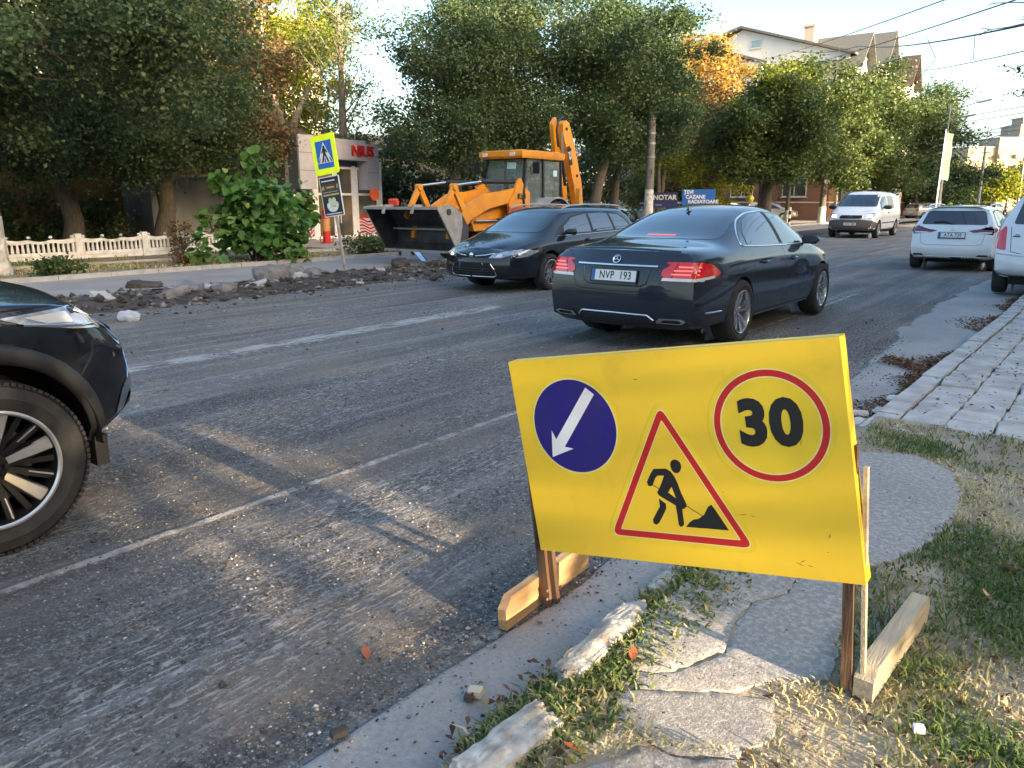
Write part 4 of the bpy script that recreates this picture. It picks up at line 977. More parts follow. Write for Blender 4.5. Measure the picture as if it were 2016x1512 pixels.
def plate_of(name, poly, m, z, th, parent, seed=0, res=.03, amp=.004, tilt=(0, 0)):
    """an irregular slab following the soil, with broken sides"""
    bd = dens(poly, res); nb = len(bd); rs = random.Random(seed)
    cx = sum(p[0] for p in bd) / nb; cy = sum(p[1] for p in bd) / nb
    bd = [(p[0] + .008 * rs.uniform(-1, 1), p[1] + .008 * rs.uniform(-1, 1)) for p in bd]
    pts = [Vector(p) for p in bd]; x0, x1 = min(p[0] for p in bd), max(p[0] for p in bd); y0, y1 = min(p[1] for p in bd), max(p[1] for p in bd)
    for gx in np.arange(x0 + res / 2, x1, res):
        for gy in np.arange(y0 + res / 2, y1, res):
            if inpoly(gx, gy, bd): pts.append(Vector((gx + rs.uniform(-.2, .2) * res, gy + rs.uniform(-.2, .2) * res)))
    v2, e, f, *_ = delaunay_2d_cdt(pts, [(i, (i + 1) % nb) for i in range(nb)], [list(range(nb))], 1, 1e-6)
    A = np.array([tuple(v) for v in v2]); Z = z + amp * fbm(A[:, 0] * 5, A[:, 1] * 5, seed + 40, 4) * 1.5 + (A[:, 0] - cx) * tilt[0] + (A[:, 1] - cy) * tilt[1]
    V = [(a[0], a[1], q) for a, q in zip(A, Z)]; k = len(V); F = [list(q) for q in f]
    for i in range(nb): V[i] = (V[i][0], V[i][1], V[i][2] - .004)
    V += [(V[i][0], V[i][1], V[i][2] - th) for i in range(nb)]; F += [[(i + 1) % nb, i, k + i, k + (i + 1) % nb] for i in range(nb)]
    return mesh(name, V, F, m, parent, ang=50)
path = thing('footpath', None, None, (0, 0, 0)); path['kind'] = 'structure'
PL = [[(-1.0, 4.63), (-.73, 4.77), (-.5, 4.57), (-.43, 4.25), (-.41, 3.95), (-.75, 4.03), (-1.0, 4.00)],
      [(-1.0, 3.98), (-.75, 4.01), (-.41, 3.93), (-.42, 3.70), (-.47, 3.40), (-.62, 3.08), (-.80, 2.92), (-1.04, 3.05)],
      [(-1.05, 3.03), (-.81, 2.90), (-.78, 2.70), (-.86, 2.56), (-1.10, 2.62)],
      [(-.80, 2.89), (-.61, 3.05), (-.58, 2.78), (-.54, 2.50), (-.50, 2.26), (-.64, 2.16), (-.80, 2.20), (-.84, 2.40), (-.845, 2.55), (-.765, 2.70)],
      [(-1.10, 2.60), (-.865, 2.54), (-.86, 2.40), (-.82, 2.19), (-.90, 2.00), (-1.00, 1.93), (-1.08, 2.10), (-1.12, 2.35)],
      [(-.985, 1.91), (-.89, 1.98), (-.80, 2.17), (-.64, 2.14), (-.70, 2.02), (-.82, 1.93), (-.93, 1.86)],
      [(-.93, 1.84), (-.82, 1.91), (-.70, 2.0), (-.60, 2.03), (-.55, 1.90), (-.60, 1.74), (-.75, 1.66), (-.90, 1.70), (-.97, 1.78)],
      [(-.80, 1.62), (-.70, 1.65), (-.60, 1.72), (-.50, 1.60), (-.52, 1.35), (-.80, 1.30), (-.88, 1.45)]]
def grow(p, k):
    cx = sum(q[0] for q in p) / len(p); cy = sum(q[1] for q in p) / len(p); return [(cx + (q[0] - cx) * k, cy + (q[1] - cy) * k) for q in p]
for i, p in enumerate(PL): plate_of('path_plate', grow(p, 1.042), M['path'], .101 + .0012 * (i % 3), .03, path, 50 + i, tilt=((i % 3 - 1) * .006, (i % 2) * .004), amp=.0025)
# old kerb stones by the sign: two weathered lumps, then dressed kerb further on
def lump(name, c, d, rz, m, parent=None, seed=0, rough=.12, sub=3, tag_=None, flat=.6):
    rs = random.Random(seed); bm = bmesh.new(); bmesh.ops.create_cube(bm, size=1)
    bmesh.ops.subdivide_edges(bm, edges=bm.edges[:], cuts=sub, use_grid_fill=True)
    n = np.array([tuple(v.co) for v in bm.verts]); r = np.linalg.norm(n, axis=1)
    for v, q in zip(bm.verts, r):
        p = v.co.copy(); s = p.normalized() * .60
        p = p.lerp(s, flat - .25)
        q3 = .5 * (d[0] + d[2]); h = float(fbm(np.array([p.x * d[0] / q3 * 3 + seed]), np.array([p.y * d[1] / q3 * 2.4 + p.z * d[2] / q3 * 2.2]), seed % 50, 3)[0])
        p *= 1 + rough * h + rs.uniform(-1, 1) * rough * .25
        v.co = Vector((p.x * d[0], p.y * d[1], p.z * d[2]))
    me = bpy.data.meshes.new(name); bm.to_mesh(me); bm.free(); me.materials.append(m); shade(me, 22)
    o = link(name, me, parent); o.location = c; o.rotation_euler = (rs.uniform(-.1, .1), rs.uniform(-.1, .1), rz); return o
kerb = thing('kerb', None, None, (0, 0, 0)); kerb['kind'] = 'structure'
lump('kerb_stone', (-1.165, 2.03, .040), (.105, .56, .15), .07, M['kerb'], kerb, 3, .12, 13)
lump('kerb_stone', (-1.085, 1.42, .045), (.125, .36, .17), -.04, M['kerb'], kerb, 8, .12, 13)
lump('kerb_stone', (-1.20, 2.62, .02), (.10, .30, .10), .03, M['kerb'], kerb, 12, .15, 5)
y = 5.25; rs = random.Random(4)
while y < 60:
    l = .95 if y > 16 else rs.uniform(.42, .62)
    x = float(np.interp(y, [5.2, 7.9, 11.5, 20], [-1.07, -1.02, -.93, -.90])); mb = MB(); mb.box((0, 0, 0), (.15, l - .015, .16)); o = mb.build('kerb_stone', M['paver'], kerb, bevel=.014)
    o.location = (x, y + l / 2, .008 + rs.uniform(-.006, .010)); o.rotation_euler = (0, rs.uniform(-.03, .03), -.03 + rs.uniform(-.015, .015)); y += l
# pavers
pav = thing('paved_footway', None, None, (0, 0, 0)); pav['kind'] = 'structure'
PM = []
for k in range(6):
    rs = random.Random(k); mb = MB(); P = []
    mb.box((0, 0, 0), (1, 1, 1)); bm = bmesh.new(); vs = [bm.verts.new((v.x * .262 + rs.uniform(-.008, .008), v.y * .312 + rs.uniform(-.008, .008), v.z * .08)) for v in mb.v]
    for q in mb.f: bm.faces.new([vs[a] for a in q])
    bmesh.ops.bevel(bm, geom=bm.edges[:], offset=.010, segments=1, affect='EDGES'); me = bpy.data.meshes.new('paver'); bm.to_mesh(me); bm.free(); me.materials.append(M['paver']); shade(me, 30); PM.append(me)
rs = random.Random(77); c = 0
for r in range(int((17 - 5.45) / .33)):
    for q in range(7):
        y0 = 5.45 + r * .33 + (q % 2) * .165; x = float(np.interp(y0, [5.2, 7.9, 11.5, 20], [-1.07, -1.02, -.93, -.90])) + .218 + q * .274
        if x > .6 or c >= 240: continue
        o = link('paver', PM[rs.randrange(6)], pav); c += 1
        o.location = (x, y0, .045 + rs.uniform(-.009, .009)); o.rotation_euler = (rs.uniform(-.04, .04), rs.uniform(-.04, .04), rs.uniform(-.05, .05))
mb = MB(); mb.bb(-.72, 8, 17.2, 60, -.05, .09); o = mb.build('far_footway', M['paver']); o['kind'] = 'structure'
# left-hand side
def leftz(X, Y): return .05 + .01 * fbm(X * .8, Y * .8, 31, 3)
sheet('left_pavement', np.linspace(-16.0, -12.9, 30), np.linspace(-12, 60, 240), lambda X, Y: leftz(X, Y), M['leftpath'], mask=lambda x, y: x < -13.05 + .22 * fbm(y * 1.3, y * 0, 33, 4))
sheet('left_pavement', np.linspace(-15.9, -12.9, 4), np.linspace(59.9, 400, 20), lambda X, Y: X * 0 + .05, M['leftpath'])
def trench(X, Y):
    t = np.clip((X + 13.3) / 2.1, 0, 1); base_ = .04 * (1 - t) - .0
    hump = np.sin(np.pi * np.clip((X + 13.0) / 1.9, 0, 1)) * (.10 + .09 * fbm(X * 1.3, Y * 1.0, 35, 4)); hump *= np.clip((44 - Y) / 10, .35, 1)
    return base_ + hump * np.where(Y < 30, 1, .5) + .05 * fbm(X * 6, Y * 6, 36, 4) * np.sin(np.pi * np.clip((X + 13.4) / 2.5, 0, 1)) - .015
sheet('trench_soil', np.arange(-13.4, -10.85, .05), np.concatenate([np.arange(-4, 26, .05), np.arange(26, 60, .3)]), trench, M['earth'], smooth=False)
lk = thing('left_kerb', None, None, (0, 0, 0)); lk['kind'] = 'structure'
me = None
for i in range(62):
    yy = -4 + i * 1.0
    if me is None:
        mb = MB(); mb.box((0, 0, 0), (.16, .985, .17)); o = mb.build('kerb_stone', M['kerbgrey'], lk, bevel=.012); me = o.data
    else: o = link('kerb_stone', me, lk)
    o.location = (-16.08, yy, .055); o.rotation_euler = (rs.uniform(-.01, .01), rs.uniform(-.01, .01), rs.uniform(-.008, .008))
me = None
for i in range(24):
    if me is None:
        mb = MB(); mb.box((0, 0, 0), (.10, .985, .13)); o = mb.build('edging_stone', M['kerbgrey'], lk, bevel=.01); me = o.data
    else: o = link('edging_stone', me, lk)
    o.location = (-19.3, -6 + i * 1.0, .05)
sheet('left_verge', np.arange(-22.5, -16.15, .12), np.concatenate([np.arange(-6, 26, .12), np.arange(26, 90, 1)]), lambda X, Y: .055 + .03 * fbm(X * 1.2, Y * 1.2, 37, 3), M['verge'])
sheet('yard_ground', np.linspace(-60, -22.4, 20), np.linspace(-30, 60, 30), lambda X, Y: X * 0 + .03, M['verge'])
sheet('car_park', np.linspace(-120, -17.5, 10), np.linspace(34, 160, 10), lambda X, Y: X * 0 + .075, M['leftpath'])
# ---------------- the roadworks board in front ----------------
def front_board():
    T = thing('roadworks_board', 'yellow roadworks board with blue arrow, digging man and speed 30 on wooden feet', 'sign', (-1.53, 2.17, 0))
    TL, TR, BL, BR = Vector((-1.65, 2.14, .962)), Vector((-.53, 2.16, 1.168)), Vector((-1.53, 2.17, .255)), Vector((-.415, 2.19, .462))
    o0 = Vector((-1.53, 2.17, 0))
    U = (BR - BL); Wd = U.length; ux = U.normalized(); vy = (TL - BL); Hh = vy.length; vy = (vy - ux * vy.dot(ux)).normalized(); nz = ux.cross(vy)   # nz faces the traffic (-Y)
    Mx = axm(BL - o0, ux, vy)                       # local x 0..Wd, y 0..Hh, z towards the viewer
    print('board', Wd, Hh, nz)
    b = MB(); b.box((Wd / 2, Hh / 2, -.012), (Wd, Hh, .020)); b.xf(Mx); board = b.build('board', M['boardyellow'], T, bevel=.0025)
    # returned edges of the sheet
    e = MB()
    for c, d in (((Wd / 2, Hh - .004, -.030), (Wd, .008, .05)), ((Wd - .004, Hh / 2, -.030), (.008, Hh, .05)), ((.004, Hh / 2, -.030), (.008, Hh, .05)), ((Wd / 2, .004, -.030), (Wd, .008, .05))): e.box((c[0], c[1], c[2] - .003), d)
    e.xf(Mx); e.build('board_edge', M['boardyellow'], T)
    sx, sy = Wd, Hh
    def disc(name, cx, cy, r0, r1, m, z, par, n=64):
        mb = MB()
        if r0 == 0:
            v = [(cx + r1 * math.cos(2 * math.pi * i / n), cy + r1 * math.sin(2 * math.pi * i / n), z) for i in range(n)]; mb.add(v, [list(range(n))])
        else:
            v = []; 
            for i in range(n):
                a = 2 * math.pi * i / n; v += [(cx + r0 * math.cos(a), cy + r0 * math.sin(a), z), (cx + r1 * math.cos(a), cy + r1 * math.sin(a), z)]
            mb.add(v, [[2 * i, 2 * i + 1, 2 * ((i + 1) % n) + 1, 2 * ((i + 1) % n)] for i in range(n)])
        return mb.xf(Mx).build(name, m, par)
    def flat(name, polys, m, z, par):
        mb = MB()
        for p in polys: mb.add([(q[0], q[1], z) for q in p], [list(range(len(p)))])
        return mb.xf(Mx).build(name, m, par)
    # film backing shapes, barely visible
    M['film'] = mat('sticker_film', (.80, .585, .04), rough=.28)
    # blue disc with white arrow (front face at z=-.002)
    cx, cy, r = .236, .476, .166
    disc('sticker_film', cx, cy, 0, r + .018, M['film'], -.0018, board); disc('film_rim', cx, cy, r, r + .005, mat('pale_rim', (.80, .66, .30), rough=.4), -.00172, board)
    d = disc('blue_disc', cx, cy, 0, r, M['signblue'], -.00164, board)
    a = R(50); ax = Vector((math.cos(a), math.sin(a))); pr_ = Vector((-ax.y, ax.x)); c0 = Vector((cx, cy))
    tip = Vector((.125, .364)); P = lambda l, w: tuple(tip + ax * l + pr_ * w)
    flat('arrow', [[tuple(tip), P(.085, -.052), P(.068, -.0205), P(.306, -.0195), P(.306, .0195), P(.068, .0205), P(.085, .052)]], M['signwhite'], -.00156, d)
    tri = [(.322, .088), (.820, .082), (.571, .540)]
    def rt(p, k, r=.035):
        c = Vector((sum(q[0] for q in p) / 3, sum(q[1] for q in p) / 3)); return rounded([tuple(c + (Vector(q) - c) * k) for q in p], r * k, 5)
    flat('sticker_film', [rt(tri, 1.13, .06)], M['film'], -.0018, board)
    flat('pale_rim', [rt(tri, 1.02)], bpy.data.materials['pale_rim'], -.00172, board)
    t = flat('red_triangle', [rt(tri, 1.0)], M['signred'], -.00164, board)
    flat('inner_rim', [rt(tri, .852, .008)], bpy.data.materials['pale_rim'], -.00158, t)
    flat('triangle_field', [rt(tri, .832, .008)], M['boardyellow'], -.00152, t)
    man = MB(); rim = MB(); K = [0]
    def addp(p, hole=None):
        man.add([(a_[0], a_[1], -.00144 + .00001 * K[0]) for a_ in p], [list(range(len(p)))]); K[0] += 1
    def cdt(p, hole):
        n, h = len(p), len(hole); v2, e, f, *_ = delaunay_2d_cdt([Vector(q) for q in p + hole], [(i, (i + 1) % n) for i in range(n)] + [(n + i, n + (i + 1) % h) for i in range(h)], [], 0, 1e-6)
        F = [list(q) for q in f if inpoly(sum(v2[i].x for i in q) / 3, sum(v2[i].y for i in q) / 3, p) and not inpoly(sum(v2[i].x for i in q) / 3, sum(v2[i].y for i in q) / 3, hole)]
        man.add([(v.x, v.y, -.00145) for v in v2], F)
    cdt([(0.518, 0.33), (0.562, 0.332), (0.578, 0.322), (0.589, 0.305), (0.597, 0.281), (0.604, 0.251), (0.617, 0.214), (0.616, 0.206), (0.606, 0.197), (0.599, 0.197), (0.598, 0.188), (0.579, 0.207), (0.554, 0.221), (0.523, 0.239), (0.518, 0.249), (0.529, 0.265), (0.539, 0.282), (0.552, 0.308), (0.529, 0.307), (0.52, 0.299), (0.506, 0.274), (0.498, 0.269), (0.488, 0.272), (0.487, 0.285), (0.505, 0.314)], [(0.573, 0.27), (0.558, 0.251), (0.583, 0.232)])
    addp(rounded([(0.592, 0.364), (0.606, 0.362), (0.616, 0.353), (0.618, 0.337), (0.608, 0.32), (0.594, 0.316), (0.584, 0.323), (0.579, 0.339), (0.581, 0.354)], .006, 2)[::-1])
    addp([(0.521, 0.229), (0.544, 0.212), (0.543, 0.195), (0.526, 0.167), (0.51, 0.144), (0.498, 0.135), (0.488, 0.141), (0.488, 0.153), (0.505, 0.179), (0.521, 0.201)][::-1])
    addp([(0.578, 0.21), (0.6, 0.198), (0.599, 0.172), (0.599, 0.145), (0.592, 0.137), (0.584, 0.135), (0.579, 0.142), (0.579, 0.181)][::-1])
    addp([(0.604, 0.136), (0.619, 0.153), (0.633, 0.163), (0.652, 0.167), (0.672, 0.182), (0.689, 0.209), (0.701, 0.217), (0.711, 0.202), (0.748, 0.135)][::-1])
    addp([(.501, .2795), (.666, .179), (.6695, .174), (.504, .2745)][::-1])
    man.xf(Mx).build('digging_man', M['ink'], t)
    cx, cy, r = .915, .470, .169
    disc('sticker_film', cx, cy, 0, r + .02, M['film'], -.0018, board); disc('pale_rim', cx, cy, r - .024, r + .004, bpy.data.materials['pale_rim'], -.00172, board)
    rg = disc('red_ring', cx, cy, r - .0195, r, M['signred'], -.00164, board)
    text('number', '30', M['ink'], Mx @ Matrix.Translation((cx - .0, cy + .004, -.00150)), rg, size=.186, bold=.0095, sx=.97, sp=1.08)
    # scuffs
    sc = MB(); rs = random.Random(5)
    for (u, v, l, an) in ((.80, .19, .030, .1), (.83, .187, .018, -.1), (.955, .045, .03, -.4), (.965, .055, .02, .5), (.985, .042, .02, -.2), (.745, .10, .006, 0), (.745, .26, .008, .6), (1.05, .14, .02, 1.2), (1.04, .09, .006, .3), (.50, .63, .02, 0), (1.0, .42, .02, 1.1), (.20, .03, .006, 0)):
        c = Vector((u, v)); d2 = Vector((math.cos(an), math.sin(an))) * l / 2; n2 = Vector((-d2.y, d2.x)).normalized() * .0013
        sc.add([(c.x - d2.x, c.y - d2.y, -.0017), (c.x + n2.x, c.y + n2.y, -.0017), (c.x + d2.x, c.y + d2.y, -.0017), (c.x - n2.x, c.y - n2.y, -.0017)], [[0, 3, 2, 1][::-1]])
    o = sc.xf(Mx).build('scuff_marks', M['scuff'], board); o['kind'] = 'stuff'
    # posts and feet
    g = .105
    p = MB(); p.bar((.005, -.012 + .02, .02), (-.03, .045, .80), .038, .022, up=(0, 1, 0)); 
    def post(x, z0, x1, z1, m, w=.045, yo=.035):
        b = MB(); b.bar((x, yo, z0), (x1, yo - .0, z1), w, .022, up=(0, 1, 0)); return b.build('post', m, T, bevel=.002)
    post(.010, .015, -.075, .62, M['wooddark'], .040, .036)
    post(.040, .030, -.045, .62, M['wooddark'], .022, .052)
    post(1.090, .115, 1.035, .86, M['wooddark'], .030, .040)
    post(1.130, .16, 1.075, .80, M['woodold'], .012, .050)  # thin pale strip stands in for the sunlit edge at the right
    # left foot: a plank on edge along the kerb; right foot: a beam lying in the grass
    f1 = MB(); prof = [(-.30, 0), (.31, 0), (.315, .09), (.30, .122), (-.27, .122), (-.305, .08)]
    f1.prism([(a_, b_) for a_, b_ in prof], .035, Matrix.Translation((-.03, .11, .004)) @ Matrix.Rotation(R(3), 4, 'Z') @ Matrix(((0, 0, -1, 0), (1, 0, 0, 0), (0, 1, 0, 0), (0, 0, 0, 1))))
    f1.build('foot_plank', M['wood'], T, bevel=.003)
    f2 = MB(); prof = [(-.30, 0), (.30, 0), (.31, .06), (.285, .10), (-.265, .10), (-.305, .065)]
    f2.prism(prof, .055, Matrix.Translation((1.185, .33, .098)) @ Matrix.Rotation(R(-4), 4, 'Z') @ Matrix(((0, 0, -1, 0), (1, 0, 0, 0), (0, 1, 0, 0), (0, 0, 0, 1))))
    f2.build('foot_beam', M['woodold'], T, bevel=.004)
    nl = MB()
    for (x, y, z) in ((.030, .02, .05), (.030, .02, .085), (.012, .34, .06)): nl.lathe([(.0, .004), (.006, .003), (.007, 0)], 10, 'x', c=(x - .012, y, z))
    nl.build('screw_head', M['greymetal'], T)
front_board()

# ---------------- crossing sign with a poster under it ----------------
def crossing():
    base_ = Vector((-12.62, 10.75, .05)); top = Vector((-12.93, 10.60, 2.80)); ax = (top - base_).normalized()
    T = thing('crossing_sign', 'leaning pedestrian crossing sign on a rusty pole in the rubble', 'sign', base_)
    p = MB(); p.tube([Vector((0, 0, -.1)), top - base_], .032, 12); p.build('pole', M['rust'], T, ang=40)
    fx = Vector((.995, .10, 0)); x = (fx - ax * fx.dot(ax)).normalized()
    def fr(h, off=.045): return axm((ax * h) + (x.cross(ax)) * off, x, ax)
    q = fr(2.43); mb = MB(); W2, H2 = .66, .78
    def rr(w, h, r, z, t): 
        return rounded([(-w / 2, -h / 2), (w / 2, -h / 2), (w / 2, h / 2), (-w / 2, h / 2)], r, 5)
    mb.prism(rr(W2, H2, .06, 0, 0), .018, q); pl = mb.build('backing_plate', M['fluo'], T)
    def fl(name, poly, m, z, par, qq=None):
        b = MB(); b.add([(a[0], a[1], z) for a in poly], [list(range(len(poly)))]); return b.xf(qq or q).build(name, m, par)
    bl = fl('blue_square', [(-.225, -.27), (.225, -.27), (.225, .27), (-.225, .27)], M['signcyan'], .0195, pl)
    fl('white_triangle', [(-.215, -.165), (.215, -.165), (.01, .245)], M['signwhite'], .021, bl)
    w = MB()
    def P(*pts): w.add([(a[0], a[1], .0225) for a in pts], [list(range(len(pts)))])
    P(*[(.008 + .028 * math.cos(i * .524), .150 + .028 * math.sin(i * .524)) for i in range(12)])
    P((-.03, .125), (.045, .125), (.04, .00), (-.03, .00)); P((-.02, .125), (-.085, .04), (-.065, .02), (-.01, .08)); P((.035, .125), (.095, .04), (.075, .02), (.03, .08))
    P((-.03, .01), (.015, .0), (-.055, -.15), (-.10, -.15)); P((.0, .0), (.042, .01), (.11, -.15), (.065, -.15))
    P((-.195, -.15), (-.160, -.15), (-.125, -.07), (-.145, -.07)); P((-.02, -.15), (.02, -.15), (.012, -.075), (-.008, -.075)); P((.165, -.15), (.20, -.15), (.145, -.07), (.125, -.07))
    w.xf(q).build('walking_figure', M['ink'], bl)
    # poster
    q2 = fr(1.60); b = MB(); b.prism(rr(.56, .80, .02, 0, 0), .014, q2)
    ps = b.build('poster_board', M['signwhite'], T)
    dk = mat('poster_dark', (.012, .014, .035), rough=.4); gold = mat('poster_gold', (.55, .42, .13), rough=.5); cream = mat('poster_cream', (.62, .68, .48), rough=.5)
    f = fl('poster_print', [(-.26, -.38), (.26, -.38), (.26, .38), (-.26, .38)], dk, .016, ps, q2)
    fl('poster_band', [(-.22, .300), (.16, .300), (.16, .325), (-.22, .325)], M['signwhite'], .0175, f, q2)
    fl('poster_brown', [(-.25, .10), (.25, .10), (.25, .255), (-.25, .255)], mat('poster_brown', (.07, .05, .03), rough=.5), .017, f, q2)
    fl('poster_word', [(-.10, .165), (.12, .165), (.12, .200), (-.10, .200)], gold, .0185, f, q2)
    fl('poster_word', [(-.22, .015), (.22, .015), (.22, .052), (-.22, .052)], gold, .0175, f, q2)
    fl('poster_band', [(-.22, .085), (.22, .085), (.22, .093), (-.22, .093)], M['signwhite'], .0185, f, q2)
    fl('poster_word', [(-.24, .14), (-.16, .15), (-.17, .22), (-.22, .20)], gold, .0185, f, q2); fl('poster_word', [(.18, .15), (.23, .15), (.23, .22), (.20, .235)], gold, .0185, f, q2)
    def blob(cx, cy, rx, ry, m, z): fl('poster_dumpling', [(cx + rx * math.cos(i * .45), cy + ry * math.sin(i * .45)) for i in range(14)], m, z, f, q2)
    blob(-.05, -.09, .055, .07, cream, .0178); blob(.055, -.09, .055, .07, cream, .0179); blob(0, -.20, .16, .10, cream, .0180); blob(-.11, -.17, .05, .05, M['signwhite'], .0182); blob(.12, -.17, .05, .06, cream, .0183); blob(.05, -.22, .04, .05, gold, .0184); blob(0, -.26, .12, .05, M['signwhite'], .0185)
    fl('poster_band', [(-.22, -.355), (.22, -.355), (.22, -.335), (-.22, -.335)], M['signwhite'], .0178, f, q2)
    c = MB(); c.tube([q @ Vector((-.2, 0, -.012)), q @ Vector((.2, 0, -.012))], .012, 6); c.build('clamp', M['greymetal'], T)
crossing()

# ---------------- loader ----------------
def loader():
    T = thing('backhoe_loader', 'yellow backhoe loader with big dark front bucket and folded rear arm', 'loader', (-13.3, 18.0, 0), -UP)
    Y, D_, G_ = M['yellow'], M['dirtysteel'], M['steel']
    def w_(x, s, r, rr, wd, n=36):
        wl = thing('wheel', None, None, (x, s, r)); wl.parent = T
        t = MB(); hw = wd / 2; t.lathe([(rr, -hw * .8), (r * .80, -hw), (r * .95, -hw * .9), (r - .03, -hw * .7), (r - .03, hw * .7), (r * .95, hw * .9), (r * .80, hw), (rr, hw * .8)], n, 'y')
        for k in range(n // 2):
            for sg in (-1, 1):
                kk = len(t.v); t.box((0, 0, 0), (.06, hw * .95, .045), rot=(0, 0, sg * .7)); t.xf(Matrix.Rotation(2 * math.pi * (k + (.5 if sg > 0 else 0)) / (n // 2), 4, 'Y') @ Matrix.Translation((0, sg * hw * .45, r - .015)), kk)
        t.build('tyre', M['tyre'], wl, ang=25)
        h = MB(); sg = 1 if s > 0 else -1
        h.lathe([(rr, hw * .8 * sg), (rr * .95, hw * .5 * sg), (rr * .5, hw * .3 * sg), (rr * .45, hw * .55 * sg), (0, hw * .55 * sg)], 24, 'y'); h.lathe([(rr, -hw * .8 * sg), (rr * .9, 0), (0, 0)], 24, 'y'); h.build('rim', Y, wl, ang=40)
    for s in (-1, 1): w_(2.17, s * .88, .47, .24, .34); w_(0, s * .86, .78, .38, .46)
    c = MB(); c.bb(-1.0, 2.6, -.36, .36, .45, .85); c.bb(2.0, 2.35, -.75, .75, .38, .56); c.build('chassis', M['under'], T, bevel=.02)
    # engine hood, nose and grille
    h = MB(); h.prism([(.95, .85), (2.75, .80), (2.85, 1.0), (2.78, 1.35), (2.2, 1.50), (1.2, 1.66), (.95, 1.66)], .78, Matrix.Translation((0, .39, 0)) @ Matrix(((1, 0, 0, 0), (0, 0, -1, 0), (0, 1, 0, 0), (0, 0, 0, 1))))
    hood = h.build('engine_hood', Y, T, bevel=.03, bseg=2)
    g = MB()
    for i in range(7): g.bb(2.84, 2.87, -.30, .30, .88 + i * .055, .90 + i * .055)
    g.build('grille', M['ink'], hood)
    XZ = lambda y: Matrix.Translation((0, y, 0)) @ Matrix(((1, 0, 0, 0), (0, 0, -1, 0), (0, 1, 0, 0), (0, 0, 0, 1)))
    for s in (-1, 1):
        # tower plate by the hood with the maker's label
        t = MB(); t.prism([(.75, 1.0), (1.62, 1.0), (1.70, 1.50), (1.45, 1.78), (1.35, 2.06), (1.18, 2.14), (1.05, 1.95), (.78, 1.78)], .07, XZ(s * .66 + .035)); tw = t.build('loader_tower', Y, T, bevel=.012)
        t = MB(); t.bb(.98, 1.33, s * .70 - .006, s * .70 + .006, 1.60, 1.74); lb = t.build('label_plate', M['ink'], tw)
        text('label_text', 'JCB', M['yellow'], axm((1.155, s * .708, 1.67), (-s * 1, 0, 0), (0, 0, 1)) if False else axm((1.155, s * .708, 1.67), (-s, 0, 0), (0, 0, 1)), lb, size=.13, bold=.003)
        t = MB(); t.bb(.90, 1.75, s * .68, s * .74, 1.22, 1.40); t.build('lamp_bar', mat('orange_red_lens', (.42, .09, .035), rough=.3) if s < 0 else bpy.data.materials.get('orange_red_lens'), tw, bevel=.01)
        # main arm
        a = MB(); a.prism([(.95, 1.80), (1.12, 1.92), (1.9, 1.80), (2.7, 1.72), (3.3, 1.42), (3.95, .88), (4.0, .66), (3.80, .60), (3.1, 1.12), (2.45, 1.36), (1.6, 1.50), (1.02, 1.60)], .11, XZ(s * .58 + .055)); a.build('loader_arm', Y, T, bevel=.015)
        # tilt linkage: an upright A with a ram behind it
        l = MB(); l.bar((3.30, s * .58, 1.20), (3.72, s * .58, 1.88), .15, .075, up=(0, 1, 0)); l.bar((3.72, s * .58, 1.88), (4.20, s * .58, 1.15), .13, .075, up=(0, 1, 0))
        l.lathe([(0, -.07), (.085, -.07), (.085, .07), (0, .07)], 14, 'y', c=(3.72, s * .58, 1.88)); l.build('tilt_link', Y, T, bevel=.01)
        r = MB(); r.tube([(1.3, s * .60, 2.04), (2.7, s * .60, 2.02)], .055, 12); r.build('ram_cylinder', M['ink'], T, ang=40)
        r = MB(); r.tube([(2.7, s * .60, 2.02), (3.70, s * .60, 1.92)], .030, 10); r.build('ram_rod', M['chrome'], T, ang=40)
        r = MB(); r.tube([(1.05, s * .46, 1.15), (1.9, s * .46, 1.05)], .05, 12); r.build('ram_cylinder', M['ink'], T, ang=40)
        r = MB(); r.tube([(1.9, s * .46, 1.05), (2.8, s * .46, 1.05)], .028, 10); r.build('ram_rod', M['chrome'], T, ang=40)
        # rear mudguard
        m = MB(); prof = [(.86 * math.cos(a_), .80 + .86 * math.sin(a_)) for a_ in [R(15 + 150 * i / 12) for i in range(13)]]; pin = [(.82 * math.cos(a_), .80 + .82 * math.sin(a_)) for a_ in [R(165 - 150 * i / 12) for i in range(13)]]
        m.prism(prof + pin, .50, XZ(s * .86 + .25)); m.build('mudguard', M['steel'], T, ang=30)
    # bucket: open face looks forward, top edge leading
    bw = 1.165; B = [(4.35, .40), (5.0, 1.38), (4.62, 1.42), (4.15, 1.30), (3.88, .95), (3.92, .55), (4.05, .40)]
    for s in (-1, 1):
        b = MB(); b.prism([(4.35, .40), (4.98, 1.36), (4.62, 1.40), (4.15, 1.28), (3.90, .95), (3.94, .55), (4.05, .42)], .03, XZ(s * bw + .015)); sp = b.build('bucket_side', D_, T, bevel=.004)
        b = MB(); b.prism([(4.30, .36), (5.02, 1.42), (4.50, 1.46), (4.16, 1.25), (4.14, .98)], .035, XZ(s * (bw + .028) + .017)); b.build('side_cutter', G_, T, bevel=.006)
        b = MB(); b.lathe([(0, -.02), (.07, -.02), (.07, .02), (0, .02)], 14, 'y', c=(4.62, s * (bw + .05), 1.30)); b.build('pivot_pin', D_, T)
    sh = [(5.0, 1.38), (4.62, 1.42), (4.15, 1.30), (3.88, .95), (3.92, .55), (4.05, .40), (4.38, .38)]
    b = MB()
